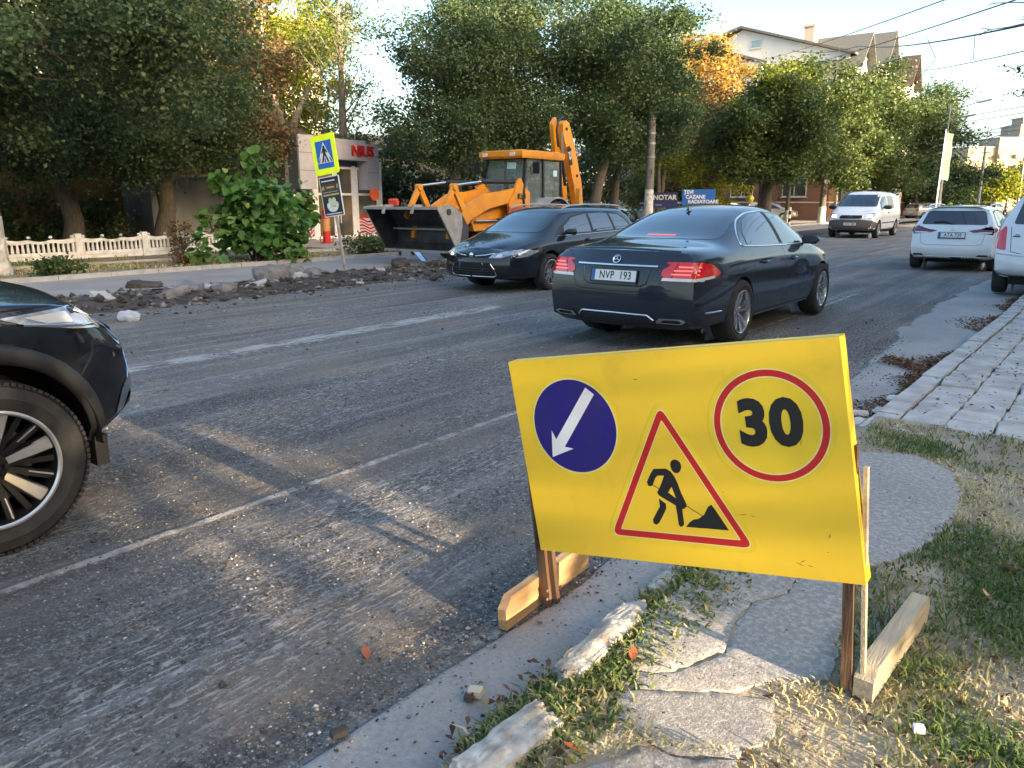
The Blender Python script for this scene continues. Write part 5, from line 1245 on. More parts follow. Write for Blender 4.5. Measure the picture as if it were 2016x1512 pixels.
    for i in range(len(sh) - 1):
        a, c_ = sh[i], sh[i + 1]; b.bar((a[0], 0, a[1]), (c_[0], 0, c_[1]), bw * 2, .025, up=(0, 0, 1)) if False else b.prism([a, c_, (c_[0] - .02, c_[1] - .02), (a[0] - .02, a[1] - .02)], bw * 2, XZ(bw))
    b.build('bucket_shell', D_, T)
    b = MB(); b.bb(4.93, 5.05, -bw - .02, bw + .02, 1.355, 1.415); b.build('cutting_edge', G_, T, bevel=.008)
    b = MB(); b.bb(4.32, 4.42, -bw, bw, .345, .40); b.build('lower_lip', G_, T, bevel=.008)
    b = MB(); b.bb(4.02, 4.10, -bw, bw, .86, .90); b.build('clam_joint', G_, T)
    for y in (-.42, .52):
        k = MB(); k.bar((4.80, y, 1.44), (5.06, y, 1.44), .07, .05); k.bar((5.05, y, 1.46), (5.12, y, 1.26), .06, .05); k.build('pallet_hook', G_, T, bevel=.01)
    k = MB(); k.box((4.78, -.40, 1.52), (.10, .22, .14), rot=(0, .3, .3)); k.build('red_rag', mat('red_cloth', (.75, .07, .04), rough=.7), T, bevel=.03)
    # cab
    CB = [(-.62, 1.05), (1.02, 1.05), (1.12, 1.55), (.92, 2.68), (-.72, 2.68)]; cw = .70
    fr_ = MB()
    for s in (-1, 1):
        y = s * cw; y2 = s * .64
        pts = [(-.70, 1.05), (.95, 1.02), (1.10, 1.60), (.90, 2.68), (-.75, 2.68)]
        for i in range(5):
            a, c_ = pts[i], pts[(i + 1) % 5]; ya = y if a[1] < 2 else y2; yc = y if c_[1] < 2 else y2
            fr_.bar((a[0], ya, a[1]), (c_[0], yc, c_[1]), .07, .06)
        fr_.bar((.18, y, 1.03), (.12, y2, 2.68), .075, .06); fr_.bar((-.68, y, 1.6), (.16, y, 1.6), .04, .04)
    for x, z in ((.95, 1.05), (1.10, 1.60), (.90, 2.66), (-.75, 2.66), (-.70, 1.05)): fr_.bar((x, -cw, z), (x, cw, z), .05, .05)
    fr_.build('cab_frame', M['ink'], T, bevel=.008)
    GL = mat('cab_glass', (.75, .85, .82), rough=.02, trans=.92, ior=1.12, spec=1.0, coat=.5)
    for nm, q in (('windscreen', [(1.10, -.66, 1.60), (1.10, .66, 1.60), (.91, .61, 2.64), (.91, -.61, 2.64)]), ('rear_glass', [(-.72, -.66, 1.15), (-.72, .66, 1.15), (-.76, .61, 2.64), (-.76, -.61, 2.64)])):
        b = MB(); b.add(q + [(a - .008, b_, c_) for a, b_, c_ in q], [[0, 1, 2, 3], [7, 6, 5, 4], [0, 4, 5, 1], [1, 5, 6, 2], [2, 6, 7, 3], [3, 7, 4, 0]]); gl = b.build(nm, GL, T)
        if nm == 'windscreen':
            k = MB(); k.box((.945, .20, 2.48), (.006, .30, .17), rot=(0, -.18, 0)); k.build('window_sticker', mat('pale_sticker', (.45, .70, .75), rough=.5), gl)
            k = MB(); k.bar((1.115, .0, 1.62), (1.0, .28, 2.2), .018, .012); k.build('wiper', M['ink'], gl)
    for s in (-1, 1):
        for nm, q in (('door_glass', [(.22, 1.08), (1.03, 1.08), (1.06, 1.62), (.87, 2.62), (.17, 2.62)]), ('side_glass', [(-.66, 1.1), (.13, 1.1), (.10, 2.62), (-.70, 2.62)])):
            V = [(x, s * (cw - (z - 1.05) * .037), z) for x, z in q]; n = len(V)
            b = MB(); b.add(V + [(a, b_ - s * .008, c_) for a, b_, c_ in V], [list(range(n)), list(range(n, 2 * n))[::-1]] + [[i, (i + 1) % n, n + (i + 1) % n, n + i] for i in range(n)]); gl = b.build(nm, GL, T)
            if nm == 'side_glass': k = MB(); k.box((-.45, s * .665, 2.3), (.18, .006, .16)); k.build('window_sticker', bpy.data.materials['pale_sticker'], gl)
    rf = MB(); v = []
    lv = [(2.66, .0, 0), (2.72, .05, .03), (2.84, .05, .03), (2.88, -.10, -.08)]
    for z, ex, ey in lv: v += [(1.14 + ex, .70 + ey, z), (.35, .74 + ey, z + .0), (-.82 - ex, .68 + ey, z), (-.82 - ex, -.68 - ey, z), (.35, -.74 - ey, z), (1.14 + ex, -.70 - ey, z)]
    F = [list(range(6)), list(range(18, 24))[::-1]]
    for k in range(3):
        for i in range(6): F.append([k * 6 + i, k * 6 + (i + 1) % 6, (k + 1) * 6 + (i + 1) % 6, (k + 1) * 6 + i])
    rf.add(v, F); roof = rf.build('cab_roof', Y, T, bevel=.015, bseg=2)
    for y in (-.52, .42): k = MB(); k.box((1.20, y, 2.76), (.03, .16, .10)); k.build('work_lamp', M['whitelens'], roof, bevel=.01)
    for y in (-.62, .62): k = MB(); k.box((.62 if y > 0 else 1.2, y * 1.28, 2.42), (.06, .20, .30)); k.build('mirror', M['ink'], T, bevel=.02)
    st = MB(); st.bb(-.45, .05, -.25, .25, 1.35, 1.45); st.bb(-.50, -.40, -.24, .24, 1.40, 2.05); st.build('seat', M['ink'], T, bevel=.03)
    co = MB(); co.tube([(.85, 0, 1.2), (.62, 0, 1.75)], .035, 8); co.lathe([(.17, -.012), (.19, 0), (.17, .012)], 20, 'z', c=(.60, 0, 1.78)); co.build('steering_wheel', M['ink'], T, ang=40)
    fl = MB(); fl.bb(-.72, 1.0, -.66, .66, .98, 1.06); fl.build('cab_floor', M['ink'], T)
    st = MB(); st.bb(.35, .85, .62, .88, .50, .56); st.bb(.35, .85, .62, .88, .80, .84); st.build('step', D_, T)
    # rear arm folded upright
    k = MB(); k.bb(-1.15, -.85, -1.05, 1.05, .55, 1.05); k.bb(-1.40, -1.10, -.22, .22, .45, 1.55); k.build('rear_frame', D_, T, bevel=.02)
    bo = MB(); bo.prism([(-2.55, 1.15), (-2.85, 1.25), (-2.72, 2.1), (-2.28, 3.2), (-1.98, 3.80), (-1.82, 3.86), (-1.66, 3.76), (-1.68, 3.45), (-1.92, 2.95), (-2.30, 2.0)], .20, XZ(.10)); bom = bo.build('boom', Y, T, bevel=.02, bseg=2)
    t = MB(); t.prism([(-2.20, 2.62), (-2.04, 2.58), (-1.86, 3.10), (-2.02, 3.16)], .008, XZ(.109)); lb = t.build('label_plate', M['ink'], bom)
    text('label_text', 'JCB', M['signwhite'], axm((-2.03, .113, 2.87), (-.33, 0, -.94), (-.94, 0, .33)), lb, size=.15, bold=.003)
    for z, x in ((3.62, -1.83), (3.05, -2.05), (2.3, -2.45), (1.7, -2.62)): t = MB(); t.lathe([(0, -.125), (.045, -.125), (.045, .125), (0, .125)], 12, 'y', c=(x, 0, z)); t.build('pin', M['ink'], bom)
    di = MB(); di.prism([(-1.95, 2.9), (-2.25, 2.0), (-2.35, 1.2), (-2.15, 1.2), (-2.02, 1.9), (-1.62, 2.85), (-1.45, 3.75), (-1.62, 3.95), (-1.75, 3.7)], .12, XZ(-.13)); di.build('dipper', Y, T, bevel=.015)
    t = MB(); t.tube([(-1.72, .16, 2.0), (-1.55, .16, 2.8)], .05, 10); t.build('ram_cylinder', M['ink'], T, ang=40); t = MB(); t.tube([(-1.55, .16, 2.8), (-1.5, .16, 3.5)], .03, 10); t.build('ram_rod', M['chrome'], T, ang=40)
    hs = MB(); hs.tube([(-1.50, .05, 3.1), (-1.40, .05, 3.6), (-1.50, .05, 3.85), (-1.75, .05, 3.96)], .035, 8); hs.build('hose', M['ink'], T, ang=50)
    k = MB(); k.bar((-1.3, 0, .9), (-2.6, 0, 1.35), .26, .24); k.build('king_post', Y, T, bevel=.02)
    rb = MB(); rb.prism([(-2.1, 1.15), (-2.75, 1.1), (-2.9, .65), (-2.5, .40), (-2.1, .5), (-2.0, .85)], .60, XZ(.30)); rb.build('rear_bucket', D_, T, bevel=.02)
    for s in (-1, 1): sb = MB(); sb.bar((-1.05, s * 1.08, 1.9), (-1.05, s * 1.08, .25), .14, .14); sb.box((-1.05, s * 1.08, .2), (.35, .28, .06)); sb.build('stabiliser', Y, T, bevel=.01)
loader()

# ---------------- kiosk ----------------
def kiosk():
    rz = R(0); T = thing('kiosk', 'grey and white kiosk shop with red letters and red wave stripes on its glass', 'kiosk', (-23.2, 17.4, .05))
    cl = mat('grey_cladding', (.36, .36, .42), rough=.4, col2=(.33, .33, .385)); cd = mat('dark_grey_cladding', (.10, .115, .14), rough=.4); wf = M['signwhite']; sg = mat('shop_glass', (.045, .05, .045), rough=.05, spec=.8, col2=(.18, .13, .07), scale=1.2); rd = M['signred']
    # local: facade plane x=0, runs along +y 0..4.3
    b = MB(); b.bb(-3.4, -.02, -.15, 4.3, 0, 3.05); b.build('shop_body', cd, T, bevel=.01)
    b = MB(); b.bb(-3.2, -.6, -1.0, -.2, 1.3, 3.1); b.build('side_box', cd, T, bevel=.02)
    f = MB()   # portal, proud of the facade
    f.bb(-.3, .55, .05, .75, 1.92, 3.75); f.bb(-.3, .55, 3.15, 3.75, 1.92, 3.60); f.bb(-.3, .545, .751, 3.149, 2.98, 3.70); p = f.build('portal', cl, T, bevel=.006)
    s_ = MB(); s_.bb(-.28, .53, -.0, .045, 1.94, 3.74); s_.build('portal_side', cd, p)
    j = MB()
    for z in (2.55, 3.15): j.bb(.551, .556, .06, .74, z, z + .012); j.bb(.551, .556, 3.16, 3.74, z, z + .012)
    j.build('cladding_joint', M['seam'], p)
    for s, y in (('L', .98), ('NIUS', 2.92)): text('shop_letters', s, rd, axm((.60, y, 3.30), (0, 1, 0), (0, 0, 1)), p, size=.52, bold=.012, depth=.035, sx=.95)
    # glazing: frames and panes
    ys = [.1, 1.05, 1.25, 2.05, 2.95, 3.15, 4.15]
    bays = [(.10, 1.0), (1.10, 1.95), (2.0, 2.85), (3.0, 4.1)]
    for i, (a, c_) in enumerate(bays):
        fr = MB(); t = .075
        for (y0, y1, z0, z1) in ((a, a + t, .15, 2.75), (c_ - t, c_, .15, 2.75), (a + t, c_ - t, 2.67, 2.75), (a + t, c_ - t, .15, .24), (a + t, c_ - t, 1.72, 1.80)): fr.bb(0, .07, y0, y1, z0, z1)
        fo = fr.build('window_frame' if i != 2 else 'door_frame', wf, T, bevel=.004)
        g = MB(); g.bb(.01, .03, a + t, c_ - t, .24, 1.72); g.build('pane', sg, fo); g = MB(); g.bb(.01, .03, a + t, c_ - t, 1.80, 2.67); g.build('pane', sg, fo)
        if i in (0, 3):
            w = MB(); y0, y1 = a + t, c_ - t; w.bb(.031, .035, y0, y1, .86, .98); w.build('red_band', rd, fo)
            bk = MB(); bk.bb(.031, .034, y0, y1, .24, .86); bk.build('pink_film', mat('pink_film', (.72, .50, .58), rough=.5) if i == 0 else bpy.data.materials['pink_film'], fo)
            for k in range(5):
                z = .30 + k * .125; wv = MB(); n = 18
                V = []
                for q in range(n + 1):
                    yy = y0 + (y1 - y0) * q / n; zz = z + .10 * math.sin(q / n * 6.5 + k * .35) * (.5 + .5 * q / n); lo_, hi_ = max(.245, zz - .028), min(.855, zz + .028); hi_ = max(hi_, lo_ + .002)
                    V += [(.0365, yy, lo_), (.0365, yy, hi_)]
                wv.add(V, [[2 * q, 2 * q + 2, 2 * q + 3, 2 * q + 1] for q in range(n)]); wv.build('wave_stripe', rd if k % 2 else M['darkred'], fo)
        if i == 2: hd = MB(); hd.tube([(.12, a + .14, .7), (.12, a + .14, 1.5)], .018, 8); hd.build('door_handle', wf, fo)
    b = MB(); b.bb(0, .09, 4.12, 4.30, .1, 3.0); b.bb(0, .05, 1.0, 1.1, .1, 2.8); b.bb(0, .05, 1.95, 2.0, .1, 2.8); b.bb(0, .05, 2.85, 3.0, .1, 2.8); b.build('white_mullion', wf, T)
    b = MB(); b.bb(-.2, .35, -.15, 4.4, 0, .12); b.build('plinth', M['kerbgrey'], T, bevel=.01)
    k = MB(); k.lathe([(0, -.03), (.22, -.03), (.22, .03), (0, .03)], 20, 'x', c=(.72, 3.3, 1.75)); k.build('round_red_sign', mat('orange_red', (.80, .12, .05), rough=.5), T)
    # paving in front
    P = thing('shop_paving', None, None, (0, 0, 0)); P['kind'] = 'structure'
    me = None; c = 0
    for i in range(14):
        for j_ in range(18):
            if me is None: q = MB(); q.box((0, 0, 0), (.29, .29, .06)); oo = q.build('paving_slab', mat('pink_grey_slab', (.34, .30, .30), rough=.9, col2=(.25, .235, .24), scale=1.5, world=True), P, bevel=.008); me = oo.data
            else: oo = link('paving_slab', me, P)
            oo.location = (-22.7 + i * .302, 16.2 + j_ * .302, .085 + .004 * math.sin(i * 3 + j_ * 5))
    t = thing('litter_bin', 'red and tan cylindrical advertising bin before the kiosk door', 'bin', (-21.9, 17.85, .11))
    b = MB(); b.lathe([(0, 0), (.13, 0), (.13, 1.15), (0, 1.18)], 20, 'z'); b.build('column', rd, t, ang=40)
    b = MB(); b.lathe([(.135, .42), (.135, .85)], 20, 'z'); b.build('print_band', mat('tan_print', (.50, .24, .09), rough=.5), t, ang=40)
    b = MB(); b.lathe([(.2, 0), (.24, .03), (.2, .06)], 16, 'z'); 
    for a in range(4): b.tube([(.22 * math.cos(a * 1.57 + .7), .22 * math.sin(a * 1.57 + .7), 0), (.22 * math.cos(a * 1.57 + .7), .22 * math.sin(a * 1.57 + .7), .24)], .015, 6)
    b.build('base_frame', rd, t)
    t = thing('menu_stand', 'small dark metal stand on the paving right of the kiosk', 'stand', (-21.4, 20.9, .11))
    b = MB()
    for x in (-.15, .15):
        for y in (-.12, .12): b.tube([(x, y, 0), (x, y, .75)], .016, 6)
    b.bb(-.15, .15, -.12, .12, .72, .76); b.bb(-.15, .15, -.12, .12, .2, .22); b.build('stand_frame', M['ink'], t); b = MB(); b.bb(-.08, .08, -.06, .06, .22, .42); b.build('white_box', wf, t)
kiosk()

# ---------------- precast fence ----------------
def fence():
    T = thing('concrete_fence', 'low white precast concrete fence with balusters along the dry verge', 'fence', (-21.8, 0, .03), sc=(1, 1, .76))
    posts = [3.6, 5.65, 7.6, 9.45, 11.25, 13.0, 14.8, 16.6]
    pm = MB(); pm.box((0, 0, .44), (.15, .17, .90), taper=(.9, .9)); pm.box((0, 0, .03), (.19, .22, .10)); p0 = None; bm_ = None
    for i, y in enumerate(posts):
        if p0 is None: p0 = pm.build('post', M['fence'], T, bevel=.01); o = p0
        else: o = link('post', p0.data, T)
        o.location = (0, y, 0)
    bl = MB(); bl.lathe([(.028, 0), (.042, .06), (.034, .16), (.028, .26), (.040, .33)], 8, 'z'); b0 = None
    for i in range(len(posts) - 1):
        y0, y1 = posts[i] + .075, posts[i + 1] - .075; L = y1 - y0
        r = MB(); r.bb(-.05, .05, y0, y1, .0, .13); r.bb(-.035, .035, y0, y1, .13, .155); r.bb(-.05, .05, y0, y1, .165, .285); r.build('bottom_rail', M['fence'], T, bevel=.006)
        n = 14; pts = []
        t = MB(); ns = 42; V = []
        for k in range(ns + 1):
            u = k / ns; yy = y0 + L * u; zb = .60; sc = .055 * abs(math.sin(u * 3 * math.pi)) ; zt = .74 - sc * 1.0 + .03 * math.cos(2 * math.pi * u)
            zb = .62 - sc * .9
            V += [(-.035, yy, zb), (.045, yy, zb), (.045, yy, zt), (-.035, yy, zt)]
        F = []
        for k in range(ns):
            for q in range(4): F.append([k * 4 + q, k * 4 + (q + 1) % 4, k * 4 + 4 + (q + 1) % 4, k * 4 + 4 + q])
        F += [[0, 1, 2, 3][::-1], [ns * 4 + q for q in range(4)]]
        t.add(V, F); t.build('top_rail', M['fence'], T, ang=50)
        for u in (.0, 1 / 3, 2 / 3, 1.0):
            kb = MB(); kb.lathe([(0, .05), (.035, .04), (.05, 0), (.035, -.04), (0, -.05)], 10, 'x', c=(0.0, y0 + L * (.04 + u * .92), .80)); kb.build('knob', M['fence'], T, ang=60)
        for k in range(n):
            if b0 is None: b0 = bl.build('baluster', M['fence'], T, ang=50); o = b0
            else: o = link('baluster', b0.data, T)
            o.location = (0, y0 + L * (k + .5) / n, .28)
fence()
# ---------------- buildings ----------------
def wallmat(name, c, c2=None): return mat(name, c, rough=.9, col2=c2, scale=.6, bump=.15, bscale=20)
M['pane'] = mat('window_pane', (.05, .06, .065), rough=.05, spec=.8)
M['winframe'] = mat('window_frame_white', (.62, .62, .60), rough=.5)
def windows(T, rects, nrm, m=None, fr=None, bars=1, deep=.06):
    """rects: (centre, width, height); nrm: outward horizontal normal"""
    n = Vector(nrm).normalized(); u = Vector((0, 0, 1)).cross(n)
    for c, w, h in rects:
        c = Vector(c); f = MB(); t = .07; Mx_ = axm(c, u, (0, 0, 1))
        for a, b, ww, hh in ((0, h / 2 - t / 2, w, t), (0, -h / 2 + t / 2, w, t), (-w / 2 + t / 2, 0, t, h - 2 * t), (w / 2 - t / 2, 0, t, h - 2 * t)): f.box((a, b, .03), (ww, hh, deep))
        if bars: f.box((0, 0, .03), (t * .8, h - 2 * t, deep * .8))
        f.box((0, -h / 2 - .04, .06), (w + .16, .06, .16))
        o = f.xf(Mx_).build('window', fr or M['winframe'], T)
        g = MB(); g.box((0, 0, .015), (w - 2 * t, h - 2 * t, .02)); g.xf(Mx_).build('pane', m or M['pane'], o)
def gabled():
    T = thing('gabled_apartment_house', 'pale five storey house with grey gabled dormers rising above the street trees', 'building', (-19.0, 70, 0))
    wl = wallmat('cream_render', (.74, .74, .74), (.66, .65, .64)); rf = mat('grey_roof', (.085, .09, .09), rough=.8, col2=(.11, .115, .115)); br = mat('brown_eaves', (.07, .05, .042), rough=.8)
    # local: front wall x=0 along +y (0..27), end wall y=0 from x=-9.4..0
    XZm = lambda y: Matrix.Translation((0, y, 0)) @ Matrix(((1, 0, 0, 0), (0, 0, -1, 0), (0, 1, 0, 0), (0, 0, 0, 1)))
    b = MB(); b.prism([(-15, 0), (0, 0), (0, 13.3), (-9.2, 16.2), (-10.4, 15.7), (-15, 14.6)], 27, XZm(27)); b.build('wall', wl, T)
    b = MB(); b.prism([(.55, 13.15), (.55, 13.33), (-9.2, 16.45), (-15.6, 14.75), (-15.6, 14.6), (-9.2, 16.25)], 28, XZm(27.4)); roof = b.build('roof', rf, T)
    b = MB(); b.bb(-4.1, -3.3, .8, 1.6, 14.6, 15.9); b.bb(-4.2, -3.2, .7, 1.7, 15.9, 16.05); b.build('chimney', mat('chimney_plaster', (.45, .38, .33), rough=.9), roof)
    # lower wing whose eave shows in front of the end wall
    b = MB(); b.bb(-14.5, -6.2, -3.0, 0, 0, 13.0); b.build('wing', wl, T); b = MB(); b.prism([(-5.7, 12.7), (-5.7, 12.9), (-10, 14.3), (-10, 14.1)], 3.6, XZm(.4)); b.build('wing_roof', rf, T)
    b = MB(); b.tube([(-6.3, -3.05, 12.7), (-6.7, -3.05, 12.2), (-6.7, -3.05, 1)], .07, 6); b.tube([(-.35, -.06, 13.1), (-1.0, -.06, 12.4), (-1.0, -.06, 1)], .07, 6); b.build('downpipe', br, T)
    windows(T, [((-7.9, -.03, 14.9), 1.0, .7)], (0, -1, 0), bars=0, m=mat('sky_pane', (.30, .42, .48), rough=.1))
    windows(T, [((-9.6, -3.03, 11.6), 1.2, 1.3), ((-12, -3.03, 11.6), 1.2, 1.3), ((-9.6, -3.03, 8.6), 1.2, 1.3)], (0, -1, 0))
    windows(T, [((-3.0, -.03, z), .5, 1.2) for z in (11.0, 8)] + [((-1.6, -.03, z), .5, 1.2) for z in (11.0, 8)], (0, -1, 0))
    bs = mat('brown_shop_front', (.22, .12, .085), rough=.8, col2=(.17, .09, .065), scale=1); b = MB(); b.bb(-15.2, .30, -3.4, 26.9, 0, 4.7); sf = b.build('shop_storey', bs, T); b = MB(); b.bb(-15.3, .36, -3.46, 27, 3.75, 3.95); b.bb(-15.3, .36, -3.46, 27, 1.45, 1.55); b.build('pale_band', M['winframe'], sf)
    windows(T, [((.33, y, 2.7), 2.0, 1.5) for y in (2, 6, 11, 16, 21)], (1, 0, 0)); windows(T, [((x, -3.43, 2.7), 2.0, 1.5) for x in (-2.5, -7, -11.5)], (0, -1, 0))
    # projecting gabled bays
    for k, (y0, y1, zb, zp) in enumerate(((-.4, 4.2, 12.4, 14.9), (8.2, 12.0, 13.8, 16.3), (18.6, 23.0, 13.0, 15.8))):
        ym = (y0 + y1) / 2; bay = MB(); bay.prism([(y0 + .5, 0), (y1 - .5, 0), (y1 - .5, zb), (ym, zp - .3), (y0 + .5, zb)], 3.4, Matrix(((0, 0, 1, -2.9), (1, 0, 0, 0), (0, 1, 0, 0), (0, 0, 0, 1)))); bo = bay.build('gable_bay', wl, T)
        r = MB()
        for s in (-1, 1):
            ye = ym + s * ((y1 - y0) / 2 + .25); r.add([(-3.2, ym, zp), (1.2, ym, zp), (1.2, ye, zb - .35), (-3.2, ye, zb - .35)] + [(-3.2, ym, zp + .16), (1.2, ym, zp + .16), (1.2, ye, zb - .19), (-3.2, ye, zb - .19)], [[0, 1, 2, 3], [7, 6, 5, 4], [0, 4, 5, 1], [1, 5, 6, 2], [2, 6, 7, 3], [3, 7, 4, 0]])
        r.build('gable_roof', rf if k != 2 else br, bo)
        windows(T, [((.53, ym - .85, z), 1.1, 1.9) for z in (11.3, 8.2, 5.1)] + [((.53, ym + .85, z), 1.1, 1.9) for z in (11.3, 8.2, 5.1)], (1, 0, 0))
        windows(T, [((-.6, y0 + .47, z), .9, 1.8) for z in (11.2, 8.1)], (0, -1, 0))
        for z in (10.2, 7.1):
            rl = MB()
            for i in range(9): rl.bb(.85, .89, y0 + .6 + i * (y1 - y0 - 1.2) / 8, y0 + .64 + i * (y1 - y0 - 1.2) / 8, z, z + 1.0)
            rl.bb(.84, .90, y0 + .6, y1 - .6, z + 1.0, z + 1.06); rl.bb(.50, .9, y0 + .6, y1 - .6, z - .1, z); o = rl.build('balcony_railing', M['greymetal'], T)
    windows(T, [((.03, y, z), 1.2, 1.5) for y in (7, 9, 16, 18.5) for z in (11.0, 8, 5)], (1, 0, 0))
gabled()
def far_block():
    T = thing('far_apartment_block', 'tall cream apartment block with stepped roof far off at the right edge', 'building', (-17.0, 205, 0), R(38), sc=.76)
    wl = wallmat('cream_block', (.36, .30, .21)); wg = wallmat('grey_block', (.25, .24, .27))  # sunlit and shaded sides put into cream and grey wall colours
    for x0, x1, y0, y1, z, m in ((-17, -9, 0, 9, 17.0, wl), (-9.0, -3, -1.0, 9, 19.5, wl), (-3.0, 3, 0, 9, 23.0, wl), (3.0, 14, .5, 12, 22, wg), (-2, 2, 1, 6, 25, wl)):
        b = MB(); b.bb(x0, x1 - .01, y0, y1, 0, z); b.build('wall', m, T)
        b = MB(); b.bb(x0 - .2, x1 + .2, y0 - .2, y1 + .2, z, z + .35); b.build('parapet', wg, T)
    sp_ = mat('warm_pane', (.11, .09, .07), rough=.2)
    windows(T, [((x, 0, z), 1.5, 1.5) for x in (-15.5, -11.0) for z in (4, 7, 10, 13, 15.5)] + [((x, -1.0, z), 1.6, 1.5) for x in (-7.6, -4.6) for z in (4, 7, 10, 13, 16)] + [((x, 0, z), 1.4, 1.5) for x in (-1.3, 1.4) for z in (4, 7, 10, 13, 16, 19, 21.5)], (0, -1, 0), m=sp_)
    windows(T, [((x, .5, z), 1.3, 1.5) for x in (5, 8, 11) for z in (7, 10, 13, 16, 19)], (0, -1, 0), m=sp_)
    for x in (-8.2, -3.6, 2.2):
        for z in (5.2, 8.2, 11.2, 14.2): b = MB(); b.bb(x - .9, x + .9, -2.0, -1.02, z, z + 1.0); b.build('balcony', wl, T)
    a = MB(); a.tube([(0, 3, 25), (0, 3, 28)], .08, 6); a.build('roof_mast', M['greymetal'], T)
far_block()
def yellow_house():
    T = thing('ochre_house', 'low ochre house hidden behind the trees on the left', 'building', (-27.5, 0, .05))
    b = MB(); b.bb(-6, 0, 2, 21.0, 0, 4.2); b.build('wall', wallmat('ochre_plaster', (.30, .145, .035), (.20, .10, .03)), T)
    b = MB(); b.prism([(-6.4, 4.2), (.4, 4.2), (-3, 5.8)], 19.8, Matrix.Translation((0, 21.4, 0)) @ Matrix(((1, 0, 0, 0), (0, 0, -1, 0), (0, 1, 0, 0), (0, 0, 0, 1)))); b.build('roof', mat('brown_roof', (.14, .09, .07), rough=.9), T)
    windows(T, [((0.02, y, 1.9), 1.1, 1.4) for y in (4.5,)], (1, 0, 0))
    b = MB(); b.bb(.02, .06, 8.35, 8.75, .1, 2.2); b.build('white_door', M['winframe'], T)
yellow_house()
t = thing('grey_garage_wall', 'plain grey wall of a low annex behind the leafy bush', 'wall', (-25.6, 13.6, .05))
b = MB(); b.bb(-2.5, 0, 0, 3.8, 0, 2.3); b.build('wall', mat('grey_render', (.20, .21, .235), rough=.9, col2=(.17, .18, .20), scale=1), t); b = MB(); b.bb(-2.6, .12, -.1, 3.9, 2.3, 2.4); b.build('coping', M['greymetal'], t)
def grey_block():
    T = thing('grey_panel_block', 'tall grey panel apartment block behind the bare tree and kiosk', 'building', (-42, 9, 0))
    w = wallmat('panel_grey', (.36, .34, .31), (.30, .285, .26)); b = MB(); b.bb(-12, 0, 0, 25.5, 0, 12.3); b.bb(-12.3, .3, -.3, 25.8, 12.3, 12.7); b.build('wall', w, T)
    b = MB()
    for z in (3, 6, 9, 12): b.bb(.0, .03, 0, 25.5, z, z + .05)
    b.build('panel_joint', M['under'], T)
    windows(T, [((.02, y, z), 1.5, 1.5) for y in (3, 6.5, 10, 13.5, 17, 21) for z in (4.6, 7.6, 10.6)], (1, 0, 0)); windows(T, [((x, -.02, z), 1.4, 1.5) for x in (-3, -8) for z in (4.6, 7.6, 10.6)], (0, -1, 0))
    for y in (4.5, 15): b = MB(); b.bb(.03, 1.2, y - .1, y + 2.6, 6.0, 7.1); b.build('balcony', M['winframe'], T)
grey_block()
def beige_house():
    T = thing('beige_villa', 'beige two storey house glimpsed right of the kiosk behind leaves', 'building', (-29, 25, 0))
    b = MB(); b.bb(-8, 0, 0, 9, 0, 3.9); b.build('wall', wallmat('beige_plaster', (.40, .33, .22)), T); b = MB(); b.bb(-8.3, .4, -.4, 9.4, 3.9, 4.6); b.build('roof_edge', mat('beige_fascia', (.34, .30, .25), rough=.8), T)
    windows(T, [((.02, y, 2.0), 1.3, 1.6) for y in (2, 5, 7.6)], (1, 0, 0)); windows(T, [((-2, -.02, 2.0), 1.3, 1.6)], (0, -1, 0))
beige_house()
def row_house(name, label, loc, L, D, H, wc, rc, gab=2.0, brick=False):
    T = thing(name, label, 'building', loc)
    b = MB(); b.bb(-D, 0, 0, L, 0, H); b.build('wall', wallmat(name + '_wall', wc), T)
    b = MB(); b.prism([(-D - .4, H), (.5, H), (-D / 2, H + gab)], L + .8, Matrix.Translation((0, L + .4, 0)) @ Matrix(((1, 0, 0, 0), (0, 0, -1, 0), (0, 1, 0, 0), (0, 0, 0, 1)))); b.build('roof', mat(name + '_roof', rc, rough=.8), T)
    n = max(2, int(L / 3)); windows(T, [((.02, (i + .5) * L / n, min(2.2, H * .55)), 1.3, 1.4) for i in range(n)], (1, 0, 0)); windows(T, [((-D * .3, -.02, min(2.2, H * .55)), 1.3, 1.4), ((-D * .7, -.02, min(2.2, H * .55)), 1.3, 1.4)], (0, -1, 0))
    return T
row_house('brown_shop', 'reddish brown low building with a pale stripe behind the street trees', (-30, 74, 0), 24, 12, 5.0, (.30, .17, .12), (.18, .12, .10), 1.2)
row_house('white_house', 'white low house behind the parked cars and notary sign', (-40, 60, 0), 12, 12, 5.0, (.50, .49, .49), (.2, .18, .17))
row_house('pale_house', 'pale house showing between trunks right of the loader', (-40, 48, 0), 12, 9, 4.2, (.46, .44, .42), (.22, .2, .19))
def right_block(name, y0, y1, x0, H, D=11, label=''):  # unseen blocks added to shade the scene; their gap lets sun stripes through
    T = thing(name, label, 'building', (x0, y0, 0)); L = y1 - y0
    b = MB(); b.bb(0, D, 0, L, 0, H); b.bb(-.2, D + .2, -.2, L + .2, H, H + .5); b.build('wall', wallmat(name + '_wall', (.42, .40, .36)), T)
    n = int(L / 3.4); windows(T, [((-.02, (i + .5) * L / n, 2.2 + 3 * k), 1.5, 1.5) for i in range(n) for k in range(int(H / 3))], (-1, 0, 0))
right_block('shading_block', -.85, 50, 34, 18, label='long unseen block added across the right-hand pavement to shade the street beyond the board')
right_block('shading_block', -60, -3.5, 34, 18, label='long unseen block added behind the viewer on the right to shade the street')
right_block('shading_block', 58, 116, 34, 18, label='unseen block added farther along the right-hand side to shade the street')
